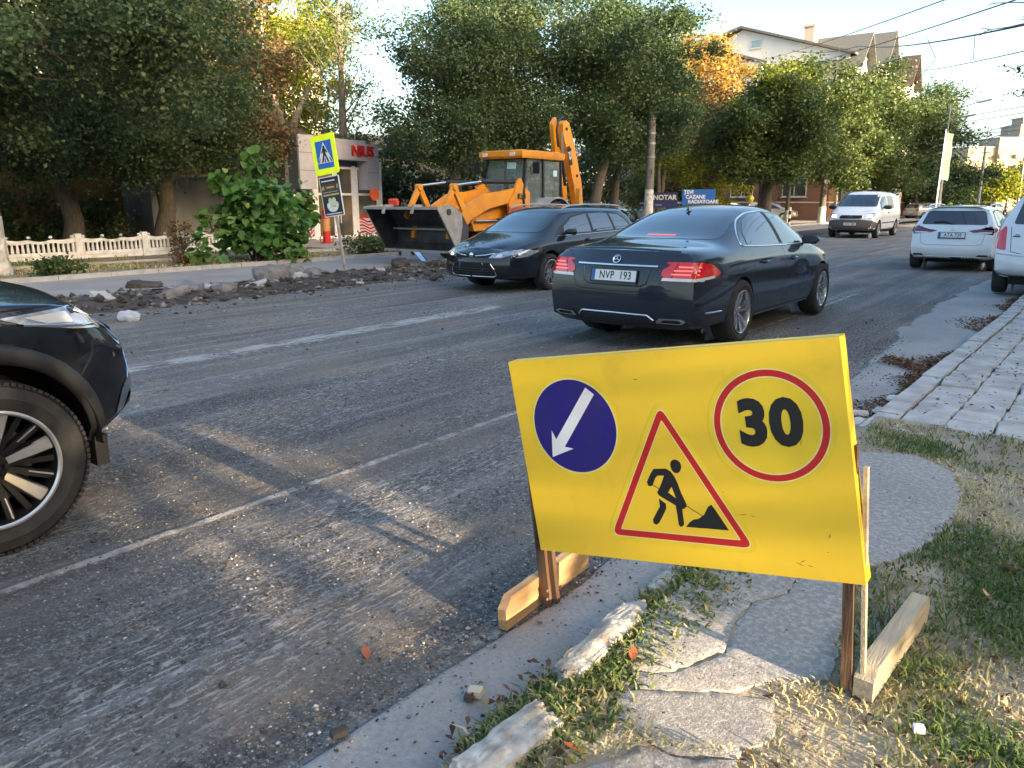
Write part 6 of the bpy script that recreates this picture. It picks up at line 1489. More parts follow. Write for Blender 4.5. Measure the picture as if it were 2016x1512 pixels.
# ---------------- vegetation ----------------
M['leaf'] = leafmat('leaf_dark', [(.026, .048, .024), (.044, .076, .034), (.068, .105, .044), (.11, .135, .055)], tr=.32)
M['leafmid'] = leafmat('leaf_mid', [(.032, .056, .020), (.055, .088, .028), (.085, .118, .036), (.15, .16, .05)], tr=.32)
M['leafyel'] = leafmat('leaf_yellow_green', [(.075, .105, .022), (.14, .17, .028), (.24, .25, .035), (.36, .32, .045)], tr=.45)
M['leaforange'] = leafmat('leaf_orange', [(.15, .13, .04), (.28, .20, .055), (.36, .23, .07), (.42, .33, .13)], tr=.42)
M['leafbrown'] = leafmat('leaf_dry', [(.05, .05, .025), (.10, .075, .035), (.16, .095, .045), (.07, .085, .03)], tr=.25)
M['bigleaf'] = leafmat('big_leaf', [(.040, .095, .028), (.060, .140, .038), (.090, .19, .050), (.18, .24, .06)], tr=.30, rough=.4)
def leafcloud(C, n, size, rs, spread=.28, flat=.8, droop=.25, perclump=26):
    """C: clump centres (k,3). returns V,F,rnd: folded leaf quads gathered round the centres"""
    k = len(C); idx = rs.randint(0, k, n); sg = spread * (.6 + .8 * rs.rand(k))
    P = C[idx] + rs.randn(n, 3) * sg[idx][:, None] * np.array([1, 1, flat])
    d = rs.randn(n, 3); d[:, 2] = d[:, 2] * .6 - droop; d /= np.linalg.norm(d, axis=1)[:, None]
    u = rs.randn(n, 3); u -= d * (u * d).sum(1)[:, None]; u /= np.linalg.norm(u, axis=1)[:, None]
    s = size * (.6 + .8 * rs.rand(n))[:, None]
    V = np.empty((n, 4, 3)); V[:, 0] = P; V[:, 1] = P + d * s * .55 + u * s * .36; V[:, 2] = P + d * s * 1.1; V[:, 3] = P + d * s * .55 - u * s * .36
    nr = np.cross(d, u); V[:, 1] += nr * s * .10; V[:, 3] += nr * s * .10
    F = np.arange(n * 4).reshape(n, 4); cr = rs.rand(k)
    r = np.clip(cr[idx] * .62 + rs.rand(n) * .22 + .06, 0, 1)
    return V.reshape(-1, 3), F, r
def clumps(blobs, per, rs, outer=.45):
    out = []; own = []
    for i, (x, y, z, a, b, c) in enumerate(blobs):
        n = max(4, int(per * (a * b * c) ** (1 / 1.5)))
        d = rs.randn(n, 3); d /= np.linalg.norm(d, axis=1)[:, None]; r = (outer + (1 - outer) * rs.rand(n)) ** .8
        r = r * (1 + .18 * rs.randn(n)); out.append(np.array([x, y, z]) + d * r[:, None] * np.array([a, b, c])); own += [i] * n
    return np.concatenate(out), own
def satellites(blobs, rs):
    out = []
    for (x, y, z, a, b, c) in blobs:
        out.append((x, y, z, a * .84, b * .84, c * .84))
        for k in range(4):
            d = rs.randn(3); d[2] *= .9; d /= np.linalg.norm(d); q = rs.uniform(.85, 1.25); f = rs.uniform(.26, .5)
            out.append((x + d[0] * a * q, y + d[1] * b * q, z + d[2] * c * q, a * f, b * f, c * f * .8))
    return out
def tree(name, label, loc, trunk, blobs, nleaf, lsize, lm, seed, bark=None, group=None, per=10, spread=.28, white=0, twigs=True, lim=.5, extra=None):
    """trunk: list of (x,y,z,r) points. blobs: (x,y,z,rx,ry,rz) crown masses, local"""
    rs = np.random.RandomState(seed); T = thing(name, label, 'tree', loc, group=group); bark = bark or M['bark']
    t = MB(); t.tube([p[:3] for p in trunk], [p[3] for p in trunk], 10); top = Vector(trunk[-1][:3])
    nleaf = int(nleaf * .78); lsize = lsize * 1.07
    big = blobs; sat = satellites(blobs, rs) if nleaf > 9000 else blobs; C, own = clumps(sat, per, rs); step = 5 if nleaf > 9000 else 1
    nodes = [(Vector(p[:3]), p[3]) for p in trunk]
    for i, b in enumerate(blobs):
        c = Vector(b[:3]); cand = [q for q in nodes if q[0].z < c.z - .1 and q[0].z > trunk[-1][2] * .45] or nodes[-1:]
        st, r0 = min(cand, key=lambda q: (q[0] - c).length + abs(q[0].z - c.z) * .2); r0 = max(.03, r0 * .55)
        pts = [st]; 
        for k in range(1, 5): q = st.lerp(c, k / 4) + Vector(rs.randn(3)) * .10 * (c - st).length * .35; pts.append(q)
        rr = [r0 * (1 - .17 * k) for k in range(5)]; t.tube(pts, rr, 7, cap=False); nodes += [(p, r) for p, r in zip(pts[1:], rr[1:])]
        if twigs:
            for j in [q for q in range(len(own)) if own[q] // step == i][:22]:
                a = pts[rs.randint(2, 5)]; e = Vector(C[j]); m_ = a.lerp(e, .5) + Vector(rs.randn(3)) * .12 * (e - a).length; t.tube([a, m_, e], [max(.012, r0 * .28), max(.010, r0 * .18), .007], 4, cap=False)
    t.build('trunk', bark, T, ang=60)
    if white:
        w = MB(); pt = [p for p in trunk if p[2] <= white]; a = trunk[len(pt) - 1]; b_ = trunk[len(pt)] if len(pt) < len(trunk) else trunk[-1]
        f = (white - a[2]) / max(1e-3, b_[2] - a[2]); e = tuple(a[i] + (b_[i] - a[i]) * f for i in range(4))
        w.tube([p[:3] for p in pt] + [e[:3]], [p[3] * 1.015 + .004 for p in pt] + [e[3] * 1.015 + .004], 10, cap=False); w.build('whitewash_band', M['limewash'], T, ang=60)
    if nleaf:
        V, F, r = leafcloud(C, nleaf, lsize, rs, spread); npmesh('crown', V, F, lm, T, rnd=r)
    if extra:
        for nm, bl, n2, m2 in extra:
            C2, _ = clumps(bl, per, rs); V, F, r = leafcloud(C2, n2, lsize, rs, spread); npmesh(nm, V, F, m2, T, rnd=r)
    return T
B_ = lambda *a: a
# --- left edge: big tree with a whitewashed foot
tree('street_tree', 'large tree at the left edge with a whitewashed thick trunk', (-18.25, 6.12, 0), [(0, 0, -.1, .44), (.02, 0, .4, .33), (.0, .05, 1.4, .28), (-.05, .0, 2.8, .25), (.1, .1, 4.2, .20)],
     [(-.6, -.6, 5.0, 2.2, 2.0, 1.6), (.8, 1.2, 4.6, 1.9, 1.9, 1.3), (-.5, 2.2, 5.6, 1.9, 2.0, 1.6), (.2, .6, 7.0, 2.6, 2.6, 1.7), (1.8, 2.6, 5.6, 1.6, 1.8, 1.3), (.2, -2.5, 5.2, 2, 2, 1.6), (1.2, 4.2, 5.2, 1.6, 1.6, 1.3), (-1.4, 1.6, 3.6, 1.3, 1.5, .8), (-1.2, -1.4, 3.7, 1.3, 1.3, .8), (.2, 3.6, 4.0, 1.3, 1.4, .9)], 96000, .082, M['leaf'], 1, per=24, white=1.25)
# --- trees in the yard behind the fence
tree('yard_tree', 'dark many-stemmed tree behind the white fence, left one', (-24.6, 10.5, 0), [(0, 0, 0, .34), (.1, .1, 1.0, .26), (.0, -.1, 2.2, .24), (.2, .1, 4.0, .2)],
     [(0, 0, 4.2, 2.6, 2.4, 1.7), (1.0, -1.8, 5.0, 2.2, 2.0, 1.7), (.8, 1.8, 5.2, 2.2, 2.1, 1.7), (.4, 0, 6.8, 2.6, 2.8, 1.8), (1.2, -2.8, 3.4, 1.5, 1.5, 1.1), (1.6, .4, 2.9, 1.6, 1.6, .9), (1.9, -2.2, 2.7, 1.4, 1.5, .8), (2.0, 2.0, 3.0, 1.2, 1.3, .8)], 80000, .088, M['leaf'], 2, per=22)
tree('yard_tree', 'dark tree with a curved bare trunk before the ochre wall', (-24.2, 13.1, 0), [(0, 0, 0, .36), (-.1, .12, .6, .30), (.05, .25, 1.3, .27), (0, .2, 2.4, .28), (.1, 0, 3.8, .2)],
     [(.2, .4, 4.4, 2.3, 2.2, 1.6), (.4, 2.0, 4.6, 1.9, 1.9, 1.5), (.4, -1.4, 5.2, 2.1, 2.0, 1.6), (.3, .6, 6.6, 2.4, 2.6, 1.9), (.8, 1.4, 3.2, 1.6, 1.5, .8), (1.2, -.8, 3.3, 1.3, 1.2, .7)], 70000, .088, M['leaf'], 3, per=22)
tree('thin_tree', 'thin leafy tree with reddish twigs above the grey annex', (-23.6, 16.0, 0), [(0, 0, 0, .14), (.05, 0, 1.5, .12), (.1, .1, 3.5, .09), (.1, .15, 6.5, .06), (.1, .2, 8.5, .03)],
     [(.1, -.8, 5.4, 1.3, 1.2, 1.5), (.0, .6, 6.2, 1.2, 1.2, 1.4), (0, -.6, 7.6, 1.5, 1.5, 1.3), (.1, .3, 3.6, .9, .9, .8)], 15000, .11, M['leafbrown'], 4, per=16)
tree('sunlit_tree', 'yellow-green tree with light shining through above the bush', (-30.5, 22.5, 0), [(0, 0, 0, .24), (.1, .1, 3, .2), (.1, .2, 7, .12)],
     [(0, -1.2, 5.4, 2.2, 2.0, 1.7), (0, 1.4, 5.2, 2.0, 2.0, 1.5), (0, 0, 8.0, 2.4, 2.4, 1.8), (.4, .6, 3.6, 1.8, 1.8, 1.2), (0, -2, 9.5, 2, 2, 1.7), (0, 2.4, 8.6, 2, 2, 1.6)], 38000, .14, M['leafyel'], 5, per=14, spread=.34)
tree('sunlit_tree', 'second yellow-green tree behind the thin tree', (-31.5, 19.0, 0), [(0, 0, 0, .24), (.1, .1, 3, .2), (.1, .2, 7, .12)],
     [(0, -1.2, 6.4, 2.2, 2.0, 1.7), (0, 1.4, 6.2, 2.0, 2.0, 1.5), (0, 0, 9.0, 2.4, 2.4, 1.8), (0, .4, 4.4, 2.0, 2.0, 1.4)], 26000, .14, M['leafyel'], 6, per=14, spread=.34)
# --- bare tree behind the kiosk
def bare():
    T = thing('bare_tree', 'almost leafless tree with upright branches behind the kiosk', 'tree', (-25.2, 21.6, 0)); rs = random.Random(9); t = MB()
    t.tube([(0, 0, 0), (.05, 0, 2), (.0, .05, 4), (.1, 0, 6), (.05, .05, 9.5)], [.24, .21, .17, .12, .04], 9)
    tips = []
    for i in range(34):
        z = 2.6 + i * .19; a = rs.uniform(0, 6.28); L = rs.uniform(1.2, 2.6) * (1.15 - (z - 2.6) / 11); p = Vector((.04, .02, z)); d = Vector((math.cos(a), math.sin(a), rs.uniform(.5, 1.2))).normalized()
        pts = [p]; 
        for k in range(5): d = (d + Vector((rs.uniform(-.2, .2), rs.uniform(-.2, .2), .12))).normalized(); pts.append(pts[-1] + d * L / 5)
        t.tube(pts, [.045 * (1 - k * .15) for k in range(6)], 5, cap=False)
        for k in (2, 3, 4, 5):
            d2 = (d + Vector((rs.uniform(-1, 1), rs.uniform(-1, 1), rs.uniform(-.2, .8)))).normalized(); e = pts[k] + d2 * rs.uniform(.3, .7); t.tube([pts[k], pts[k].lerp(e, .5) + Vector((0, 0, -.03)), e], [.014, .010, .006], 4, cap=False); tips.append(tuple(e))
    t.build('trunk', M['barkpale'], T, ang=60)
    r_ = np.random.RandomState(3); C = np.array(tips); V, F, r = leafcloud(C, 5200, .09, r_, .22); npmesh('sparse_leaves', V, F, M['leafmid'], T, rnd=r)
bare()
t = thing('bare_tree', 'pale leaning forked trunk right of the bare tree', 'tree', (-27.5, 20.0, 0)); m_ = MB()
m_.tube([(0, 0, 0), (.1, .3, 2.5), (.0, .9, 4.6)], [.3, .26, .22], 9); m_.tube([(.0, .9, 4.5), (0, 1.9, 6.2)], [.16, .10], 7); m_.tube([(.0, .6, 4.2), (0, -.2, 6.5), (.1, -.3, 8.5)], [.14, .10, .05], 7); m_.build('trunk', M['barkpale'], t, ang=60)
# --- the big dark group behind the loader
def bigcrown(c, r, h, n, rs):
    out = []
    for i in range(n):
        a = rs.uniform(0, 6.28); q = rs.uniform(.2, 1) * r; out.append((c[0] + q * math.cos(a), c[1] + q * math.sin(a), c[2] + rs.uniform(0, h), rs.uniform(1.2, 1.9), rs.uniform(1.2, 1.9), rs.uniform(.9, 1.4)))
    return out
rs_ = random.Random(21)
tree('street_tree', 'dark tree left of the loader cab with leaning trunk', (-19.4, 21.8, 0), [(0, 0, 0, .26), (.05, .1, 1.5, .22), (.1, -.1, 3.0, .2), (.2, -.3, 4.6, .16)],
     [(.2, -1.5, 4.4, 1.6, 1.4, 1.1), (.4, -.4, 4.4, 1.8, 1.6, 1.4), (.2, 1.0, 4.6, 1.6, 1.6, 1.3), (.2, -1.3, 6.2, 1.8, 1.9, 1.4), (0, .6, 7.2, 2.0, 2.0, 1.6), (.8, -.4, 3.1, 1.3, 1.2, .7)], 60000, .085, M['leaf'], 11, per=24, white=.0)
tree('street_tree', 'tall dark tree straight behind the loader cab', (-19.2, 25.4, 0), [(0, 0, 0, .30), (.05, 0, 1.5, .26), (-.05, .1, 3.2, .22), (.1, .1, 5.4, .16)],
     [(.2, -1.6, 5.0, 2.1, 2.0, 1.5), (.4, .8, 5.0, 2.1, 1.9, 1.5), (.2, -.4, 6.8, 2.6, 2.6, 1.8), (.2, 1.8, 6.6, 2.0, 2.0, 1.6), (0, -2.0, 7.4, 2.2, 2.2, 1.7), (.4, 0, 8.8, 2.6, 2.8, 1.6), (.6, -.4, 3.9, 1.6, 1.6, .8)], 84000, .095, M['leaf'], 12, per=24)
tree('street_tree', 'dark tree with a curved forked trunk right of the loader arm', (-17.6, 28.6, 0), [(0, 0, 0, .28), (.0, .0, 1.2, .24), (.05, .35, 2.4, .20), (.1, 1.0, 3.8, .17)],
     [(.2, 0, 5.0, 2.0, 2.0, 1.4), (.4, 2.6, 5.0, 2.0, 1.9, 1.4), (.2, 1.4, 6.6, 2.4, 2.4, 1.7), (.2, 4.0, 6.4, 2.0, 2.0, 1.6), (0, .0, 8.2, 2.4, 2.4, 1.7), (.4, 3.0, 8.4, 2.4, 2.6, 1.6), (.6, 4.6, 4.6, 1.5, 1.5, 1.1), (.6, 1.2, 4.0, 1.6, 1.6, .8)], 86000, .11, M['leaf'], 13, per=24)
tree('street_tree', 'dark tree just left of the concrete lamp post', (-19.5, 33.6, 0), [(0, 0, 0, .24), (.0, .0, 1.5, .2), (.05, .1, 3.0, .17)],
     [(.2, 0, 4.6, 2.0, 2.0, 1.4), (.4, 2.0, 5.6, 2.2, 2.1, 1.6), (.2, .4, 7.2, 2.4, 2.4, 1.7), (.2, 3.4, 7.6, 2.2, 2.2, 1.8), (.2, 1.8, 9.4, 2.2, 2.2, 1.5), (.2, 3.8, 5.0, 1.6, 1.6, 1.3)], 50000, .12, M['leaf'], 14, per=20)
# --- orange maple and the sparse yellowing trees under it
tree('maple_tree', 'orange and yellow autumn maple rising in front of the white house', (-24.5, 54.5, 0), [(0, 0, 0, .3), (.1, .1, 3, .25), (.1, .2, 7, .15)],
     [(0, -1.4, 9.6, 2.4, 2.4, 1.8), (0, 1.6, 9.0, 2.6, 2.6, 1.8), (0, 0, 11.4, 2.6, 2.8, 1.7), (.6, -2.8, 7.4, 2.2, 2.2, 1.7), (.4, 3.6, 7.6, 2.2, 2.2, 1.8), (0, .4, 7.0, 2.6, 2.6, 1.8), (.4, -3.6, 10.2, 1.8, 1.8, 1.4)], 46000, .19, M['leaforange'], 15, per=15, spread=.4)
tree('thin_tree', 'thin yellowing tree right of the concrete lamp post', (-20.8, 41.0, 0), [(0, 0, 0, .16), (.1, .1, 3, .12), (.1, .2, 6, .07)], [(0, 0, 4.6, 1.7, 1.7, 1.5), (0, .6, 6.8, 1.8, 1.8, 1.6), (0, -1.4, 5.8, 1.5, 1.5, 1.4), (0, 1.6, 3.6, 1.2, 1.2, .9)], 16000, .13, M['leafyel'], 16, per=13, spread=.34)
tree('thin_tree', 'thin brown-green tree over the blue heating sign', (-21.6, 46.5, 0), [(0, 0, 0, .16), (.1, .1, 3, .12), (.1, .2, 6, .07)], [(0, 0, 4.6, 1.7, 1.7, 1.5), (0, .6, 6.8, 1.8, 1.8, 1.6), (0, 1.4, 8.0, 1.5, 1.5, 1.4), (0, -1.6, 3.9, 1.2, 1.2, .9)], 16000, .14, M['leafbrown'], 17, per=13, spread=.34)
tree('thin_tree', 'yellow-leaved tree beside the cars behind the street trees', (-26, 60, 0), [(0, 0, 0, .16), (.1, .1, 3, .12), (.1, .2, 6, .07)], [(0, 0, 4.6, 2.2, 2.2, 1.7), (0, .6, 6.8, 2.3, 2.3, 1.8), (0, -2.4, 5.2, 1.8, 1.8, 1.6), (0, 2.4, 4.2, 1.6, 1.6, 1.2)], 18000, .17, M['leafyel'], 18, per=12, spread=.4)
# --- row of bushy street trees by the van
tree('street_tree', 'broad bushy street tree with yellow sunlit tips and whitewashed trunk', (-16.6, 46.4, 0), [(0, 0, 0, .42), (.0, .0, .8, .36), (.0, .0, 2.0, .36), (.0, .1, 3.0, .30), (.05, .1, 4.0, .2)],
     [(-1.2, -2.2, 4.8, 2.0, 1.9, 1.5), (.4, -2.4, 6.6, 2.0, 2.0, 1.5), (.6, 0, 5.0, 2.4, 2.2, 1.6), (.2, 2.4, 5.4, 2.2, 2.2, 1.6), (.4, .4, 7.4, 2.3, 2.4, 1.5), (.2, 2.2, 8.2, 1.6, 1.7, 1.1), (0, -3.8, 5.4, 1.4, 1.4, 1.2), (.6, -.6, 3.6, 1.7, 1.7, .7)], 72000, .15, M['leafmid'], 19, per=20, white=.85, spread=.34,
     extra=[('sunlit_leaves', [(.9, -2.6, 7.6, 1.0, .9, .6), (.9, .6, 8.3, .8, .8, .7), (1.1, -.8, 7.4, .6, .6, .4)], 6500, M['leafyel'])])  # sunlight on the tips put into a yellow leaf colour
tree('street_tree', 'bushy street tree in the middle of the row with whitewashed trunk', (-16.8, 58.5, 0), [(0, 0, 0, .30), (.0, .0, .8, .26), (.0, .0, 2.0, .22), (.0, .1, 4.0, .18)],
     [(.2, -1.6, 5.8, 2.5, 2.4, 1.8), (.3, 1.8, 5.8, 2.5, 2.4, 1.8), (.2, 0, 8.2, 2.7, 2.7, 1.9), (.2, 3.4, 7.8, 2.2, 2.3, 1.9), (.3, -2.6, 8.2, 2.0, 2.0, 1.7), (.6, 1.0, 3.8, 2.0, 2.0, .9)], 56000, .17, M['leafmid'], 20, per=18, white=1.2, spread=.38)
tree('street_tree', 'bushy street tree third in the row above the white van', (-16.6, 70.0, 0), [(0, 0, 0, .30), (.0, .0, .8, .26), (.0, .0, 2.0, .22), (.0, .1, 4.0, .18)],
     [(.2, -1.6, 5.0, 2.7, 2.6, 1.9), (.3, 1.8, 5.2, 2.7, 2.6, 1.9), (.2, 0, 8.2, 2.9, 2.9, 2.1), (.2, 3.4, 8.0, 2.4, 2.5, 2.0), (.3, -2.6, 8.6, 2.2, 2.2, 1.9), (.2, .6, 10.4, 2.0, 2.0, 1.5), (.6, 1.0, 3.2, 2.4, 2.4, 1.0)], 52000, .19, M['leafmid'], 22, per=17, white=1.2, spread=.42)
tree('street_tree', 'darker street tree last in the row with ragged right side', (-15.6, 84.0, 0), [(0, 0, 0, .34), (.0, .0, 2.0, .26), (.0, .1, 5.0, .2)],
     [(.2, -1.6, 4.6, 3.0, 2.8, 2.0), (.8, 2.4, 5.0, 3.0, 2.8, 2.0), (.2, 0, 8.2, 3.2, 3.0, 2.3), (.6, 3.4, 8.4, 2.6, 2.7, 2.2), (.3, -2.6, 9.2, 2.4, 2.4, 2.1), (.4, 1.6, 11.0, 2.0, 2.2, 1.6), (2.4, 4.0, 3.8, 2.0, 2.0, 1.0), (4.2, 4.4, 4.4, 1.5, 1.5, .6)], 50000, .21, M['leaf'], 23, per=16, spread=.45)
tree('street_tree', 'low dark tree behind the white van', (-18.5, 96.0, 0), [(0, 0, 0, .3), (.0, .1, 3.0, .2)], [(1.5, 0, 3.4, 3.0, 3.0, 1.9), (3.5, 3, 3.0, 2.6, 2.6, 1.5), (.5, 4, 4.4, 3, 3, 2.2)], 24000, .24, M['leafmid'], 24, per=12, spread=.5)
# --- sunlit trees far down the road
for i, (x, y, h, s, m, lb) in enumerate(((-17.5, 118, 5.2, 3.0, 'leafmid', 'green tree behind the silver parked cars'), (-14.0, 128, 6.0, 3.4, 'leafyel', 'yellow-green tree just right of the tall lamp post far off'), (-11.0, 150, 8.4, 4.0, 'leafyel', 'tallest yellow-green tree before the cream block'), (-8.4, 136, 4.6, 3.0, 'leafmid', 'low green tree beside the second lamp post'), (-5.5, 155, 5.0, 3.4, 'leafyel', 'bright yellow tree at the right under the cream block'), (-1.5, 158, 5.6, 3.4, 'leafyel', 'yellow tree at the far right edge'), (-22, 140, 6.0, 4.2, 'leafyel', 'pale yellow tree behind the advertising flag'))):
    rr = random.Random(i + 60); bl = [(rr.uniform(-s, s) * .6, rr.uniform(-s, s) * .6, h * rr.uniform(.35, .95), s * rr.uniform(.45, .65), s * rr.uniform(.45, .65), s * rr.uniform(.3, .45)) for k in range(8)]
    tree('distant_tree', lb, (x, y, 0), [(0, 0, 0, .25), (0, 0, h * .5, .15)], bl, 11000, .34, M[m], 80 + i, per=9, spread=.55, twigs=False, group='sunlit trees far down the road')
# --- broad-leaved bush beside the kiosk
def catalpa():
    T = thing('leafy_bush', 'bright green bush with big heart-shaped leaves before the fence end', 'bush', (-17.15, 11.75, .04)); rs = np.random.RandomState(7)
    t = MB(); C = []
    for i in range(15):
        a = rs.uniform(0, 6.28); r = rs.uniform(.2, 1.15); h = rs.uniform(.7, 2.75) * (1.15 - .35 * r); e = Vector((r * math.cos(a) * .9, r * math.sin(a) * 1.1, h)); m1 = Vector((e.x * .3, e.y * .3, h * .55)); t.tube([(rs.uniform(-.1, .1), rs.uniform(-.1, .1), 0), m1, e], [.035, .022, .010], 6)
        for k in range(7): q = m1.lerp(e, rs.uniform(-.3, 1)); C.append((q.x + rs.uniform(-.2, .2), q.y + rs.uniform(-.2, .2), max(.15, q.z + rs.uniform(-.15, .25))))
    for k in range(60): a = rs.uniform(0, 6.28); r = rs.uniform(.3, 1.35); C.append((r * math.cos(a), r * math.sin(a) * 1.15, rs.uniform(.12, 1.35)))
    for k in range(26): C.append((rs.uniform(-.3, .3), rs.uniform(.6, 1.75), rs.uniform(1.0, 1.75)))
    t.build('stems', M['bark'], T, ang=60)
    C = np.array(C); n = 3000; idx = rs.randint(0, len(C), n); P = C[idx] + rs.randn(n, 3) * .11
    out = P.copy(); out[:, 2] = 0; out /= np.linalg.norm(out, axis=1)[:, None] + 1e-6
    d = out * .6 + rs.randn(n, 3) * .5; d[:, 2] -= .35; d /= np.linalg.norm(d, axis=1)[:, None]
    up = np.tile([0, 0, 1.0], (n, 1)) + rs.randn(n, 3) * .35; u = np.cross(d, up); u /= np.linalg.norm(u, axis=1)[:, None]; nr = np.cross(u, d)
    s = (.13 + .13 * rs.rand(n))[:, None]
    prof = [(0, 0, 0), (.16, .42, .05), (.52, .46, .06), (1.05, .0, -.06), (.52, -.46, .06), (.16, -.42, .05), (.45, 0, -.04)]
    V = np.stack([P + d * s * a + u * s * b + nr * s * c for a, b, c in prof], 1).reshape(-1, 3)
    b0 = np.arange(n)[:, None] * 7; F = np.concatenate([b0 + np.array([[0, 1, 6]]), b0 + np.array([[1, 2, 6]]), b0 + np.array([[2, 3, 6]]), b0 + np.array([[3, 4, 6]]), b0 + np.array([[4, 5, 6]]), b0 + np.array([[5, 0, 6]])])
    r = np.clip(.7 - P[:, 2] * .12 + rs.rand(n) * .35, 0, 1) * .8; r = np.where(rs.rand(n) < .06, 1, r)
    o = npmesh('foliage', V, F, M['bigleaf'], T, rnd=np.tile(r, 6), smooth=True)
catalpa()
def shrub(loc, r, h, n, ls, m, lb, seed, nm='low_shrub'):
    T = thing(nm, lb, 'shrub', loc); rs = np.random.RandomState(seed); C = np.stack([rs.uniform(-r, r, 26), rs.uniform(-r, r, 26), rs.uniform(.08, h, 26)], 1)
    V, F, q = leafcloud(C, n, ls, rs, r * .25, droop=-.2); npmesh('foliage', V, F, m, T, rnd=q)
    t = MB()
    for c in C[:9]: t.tube([(0, 0, 0), (c[0] * .6, c[1] * .6, c[2] * .6), tuple(c)], [.014, .010, .006], 4)
    t.build('stems', M['bark'], T)
shrub((-16.9, 6.9, .05), .32, .30, 1300, .07, M['leafmid'], 'small green shrub at the foot of the leftmost tree', 31)
shrub((-17.6, 10.1, .05), .30, .28, 700, .06, M['leafbrown'], 'small dry shrub in the verge before the fence', 32)
shrub((-21.5, 12.2, .05), .25, .9, 600, .07, M['leafbrown'], 'scrawny dry weed leaning on the white fence', 33)
shrub((-16.9, 15.2, .05), .5, .45, 1300, .08, M['leafmid'], 'green weeds behind the loader bucket', 34)
shrub((-16.9, 16.6, .05), .6, .4, 1300, .08, M['leafmid'], 'green weeds near the loader front wheel', 35)
for i, (x, y) in enumerate(((-12.6, 92), (-12.9, 97), (-11.9, 88), (-13.4, 102))): shrub((x, y, .05), 1.3, 1.1, 1800, .2, M['leafmid'], 'green roadside bush beyond the van, %s' % ['second nearest', 'third nearest', 'nearest', 'farthest'][i], 36 + i)
# dense dark hedge/treeline that closes the yards behind (reads as one mass)
rs = np.random.RandomState(5); C = np.stack([rs.uniform(-36, -33, 500), rs.uniform(-6, 34, 500), rs.uniform(.3, 4.2, 500)], 1)
# trees on the near pavement to the right, outside the frame but shading and mirrored in the cars
tree('pavement_tree', 'leafy tree on the right pavement beyond the board', (3.4, 9.5, 0), [(0, 0, 0, .25), (0, 0, 2.5, .2), (0, .1, 4.5, .15)], [(0, 0, 5.6, 2.2, 2.2, 1.6), (.4, 2.4, 6.0, 2.0, 2.0, 1.6), (0, -2.2, 5.8, 2, 2, 1.5), (0, 0, 8.0, 2.4, 2.4, 1.6), (1.6, 2.2, 3.4, 1.2, 1.2, .9)], 20000, .15, M['leafmid'], 51, per=15)
tree('pavement_tree', 'leafy tree on the right pavement by the parked car', (3.8, 19, 0), [(0, 0, 0, .25), (0, 0, 2.5, .2), (0, .1, 4.5, .15)], [(0, 0, 6, 2.4, 2.4, 1.8), (.4, 2.4, 6.4, 2.0, 2.0, 1.6), (0, -2.2, 6.2, 2, 2, 1.5), (0, 0, 8.4, 2.4, 2.4, 1.6)], 22000, .15, M['leafmid'], 52, per=15)
tree('pavement_tree', 'leafy tree on the right pavement behind the viewer', (4.2, -3.4, 0), [(0, 0, 0, .25), (0, 0, 2.5, .2), (0, .1, 4.5, .15)], [(0, 0, 6, 2.4, 2.4, 1.8), (.4, 2.4, 6.4, 2.0, 2.0, 1.6), (0, -2.2, 6.2, 2, 2, 1.5), (0, 0, 8.4, 2.4, 2.4, 1.6)], 20000, .15, M['leafmid'], 53, per=15)
tree('veil_tree', 'small unseen tree added beyond the right pavement to break up the sunbeam', (13.5, .2, 0), [(0, 0, 0, .14), (0, 0, 2.2, .12)], [(0, -.4, 3.8, 1.2, .9, .8), (.4, 1.3, 4.2, 1.0, .7, .9), (0, -1.6, 4.6, .9, .8, .9), (0, .6, 5.6, 1.0, 1.0, .8)], 5200, .15, M['leafmid'], 54, per=12)  # unseen tree added in the sun gap to dapple the light on the road
tree('pavement_tree', 'thin-crowned tree on the right pavement between the other two', (4.0, 14.2, 0), [(0, 0, 0, .2), (0, 0, 2.0, .16), (0, .1, 4.0, .12)], [(0, 0, 3.6, 1.4, 1.6, 1.0), (.4, 1.6, 4.6, 1.5, 1.5, 1.2), (0, -1.8, 4.4, 1.5, 1.5, 1.1), (0, 0, 6.2, 1.8, 1.8, 1.4)], 9500, .13, M['leafmid'], 55, per=9)
for i, (x, y, r, h) in enumerate(((-26.3, 6.2, 1.2, 2.2), (-26.4, 9.0, 1.3, 1.7), (-26.2, 11.8, 1.1, 1.5), (-25.4, 8.0, .9, 1.3), (-26.2, 4.2, 1.2, 2.6))): shrub((x, y, .05), r, h, 5200, .10, M['leaf'], 'dark shrub before the ochre wall, %s' % ['second from the left', 'middle one', 'by the grey annex', 'nearest the fence', 'farthest left'][i], 70 + i, 'yard_shrub')
for i, (x, y, h, lb) in enumerate(((-24.5, 29, 4.4, 'behind the loader arm'), (-25.5, 34, 4.6, 'right of the loader arm'), (-24.5, 39.5, 4.2, 'left of the notary board'), (-24.0, 46, 4.4, 'behind the notary board'), (-22.5, 51.5, 4.6, 'behind the heating board'), (-26, 24.5, 4.0, 'behind the loader cab'))):
    bl = [(0, -1.2, h * .45, 1.6, 1.6, 1.3), (.4, 1.0, h * .55, 1.6, 1.6, 1.3), (0, 0, h * .85, 1.8, 1.8, 1.2)]
    tree('understory_tree', 'low dark tree ' + lb, (x, y, 0), [(0, 0, 0, .13), (.1, .1, h * .5, .10)], bl, 9500, .15, [M['leaf'], M['leafbrown'], M['leaf'], M['leafmid'], M['leafyel'], M['leaf']][i], 90 + i, per=11, group='low trees between the street trees and the houses')
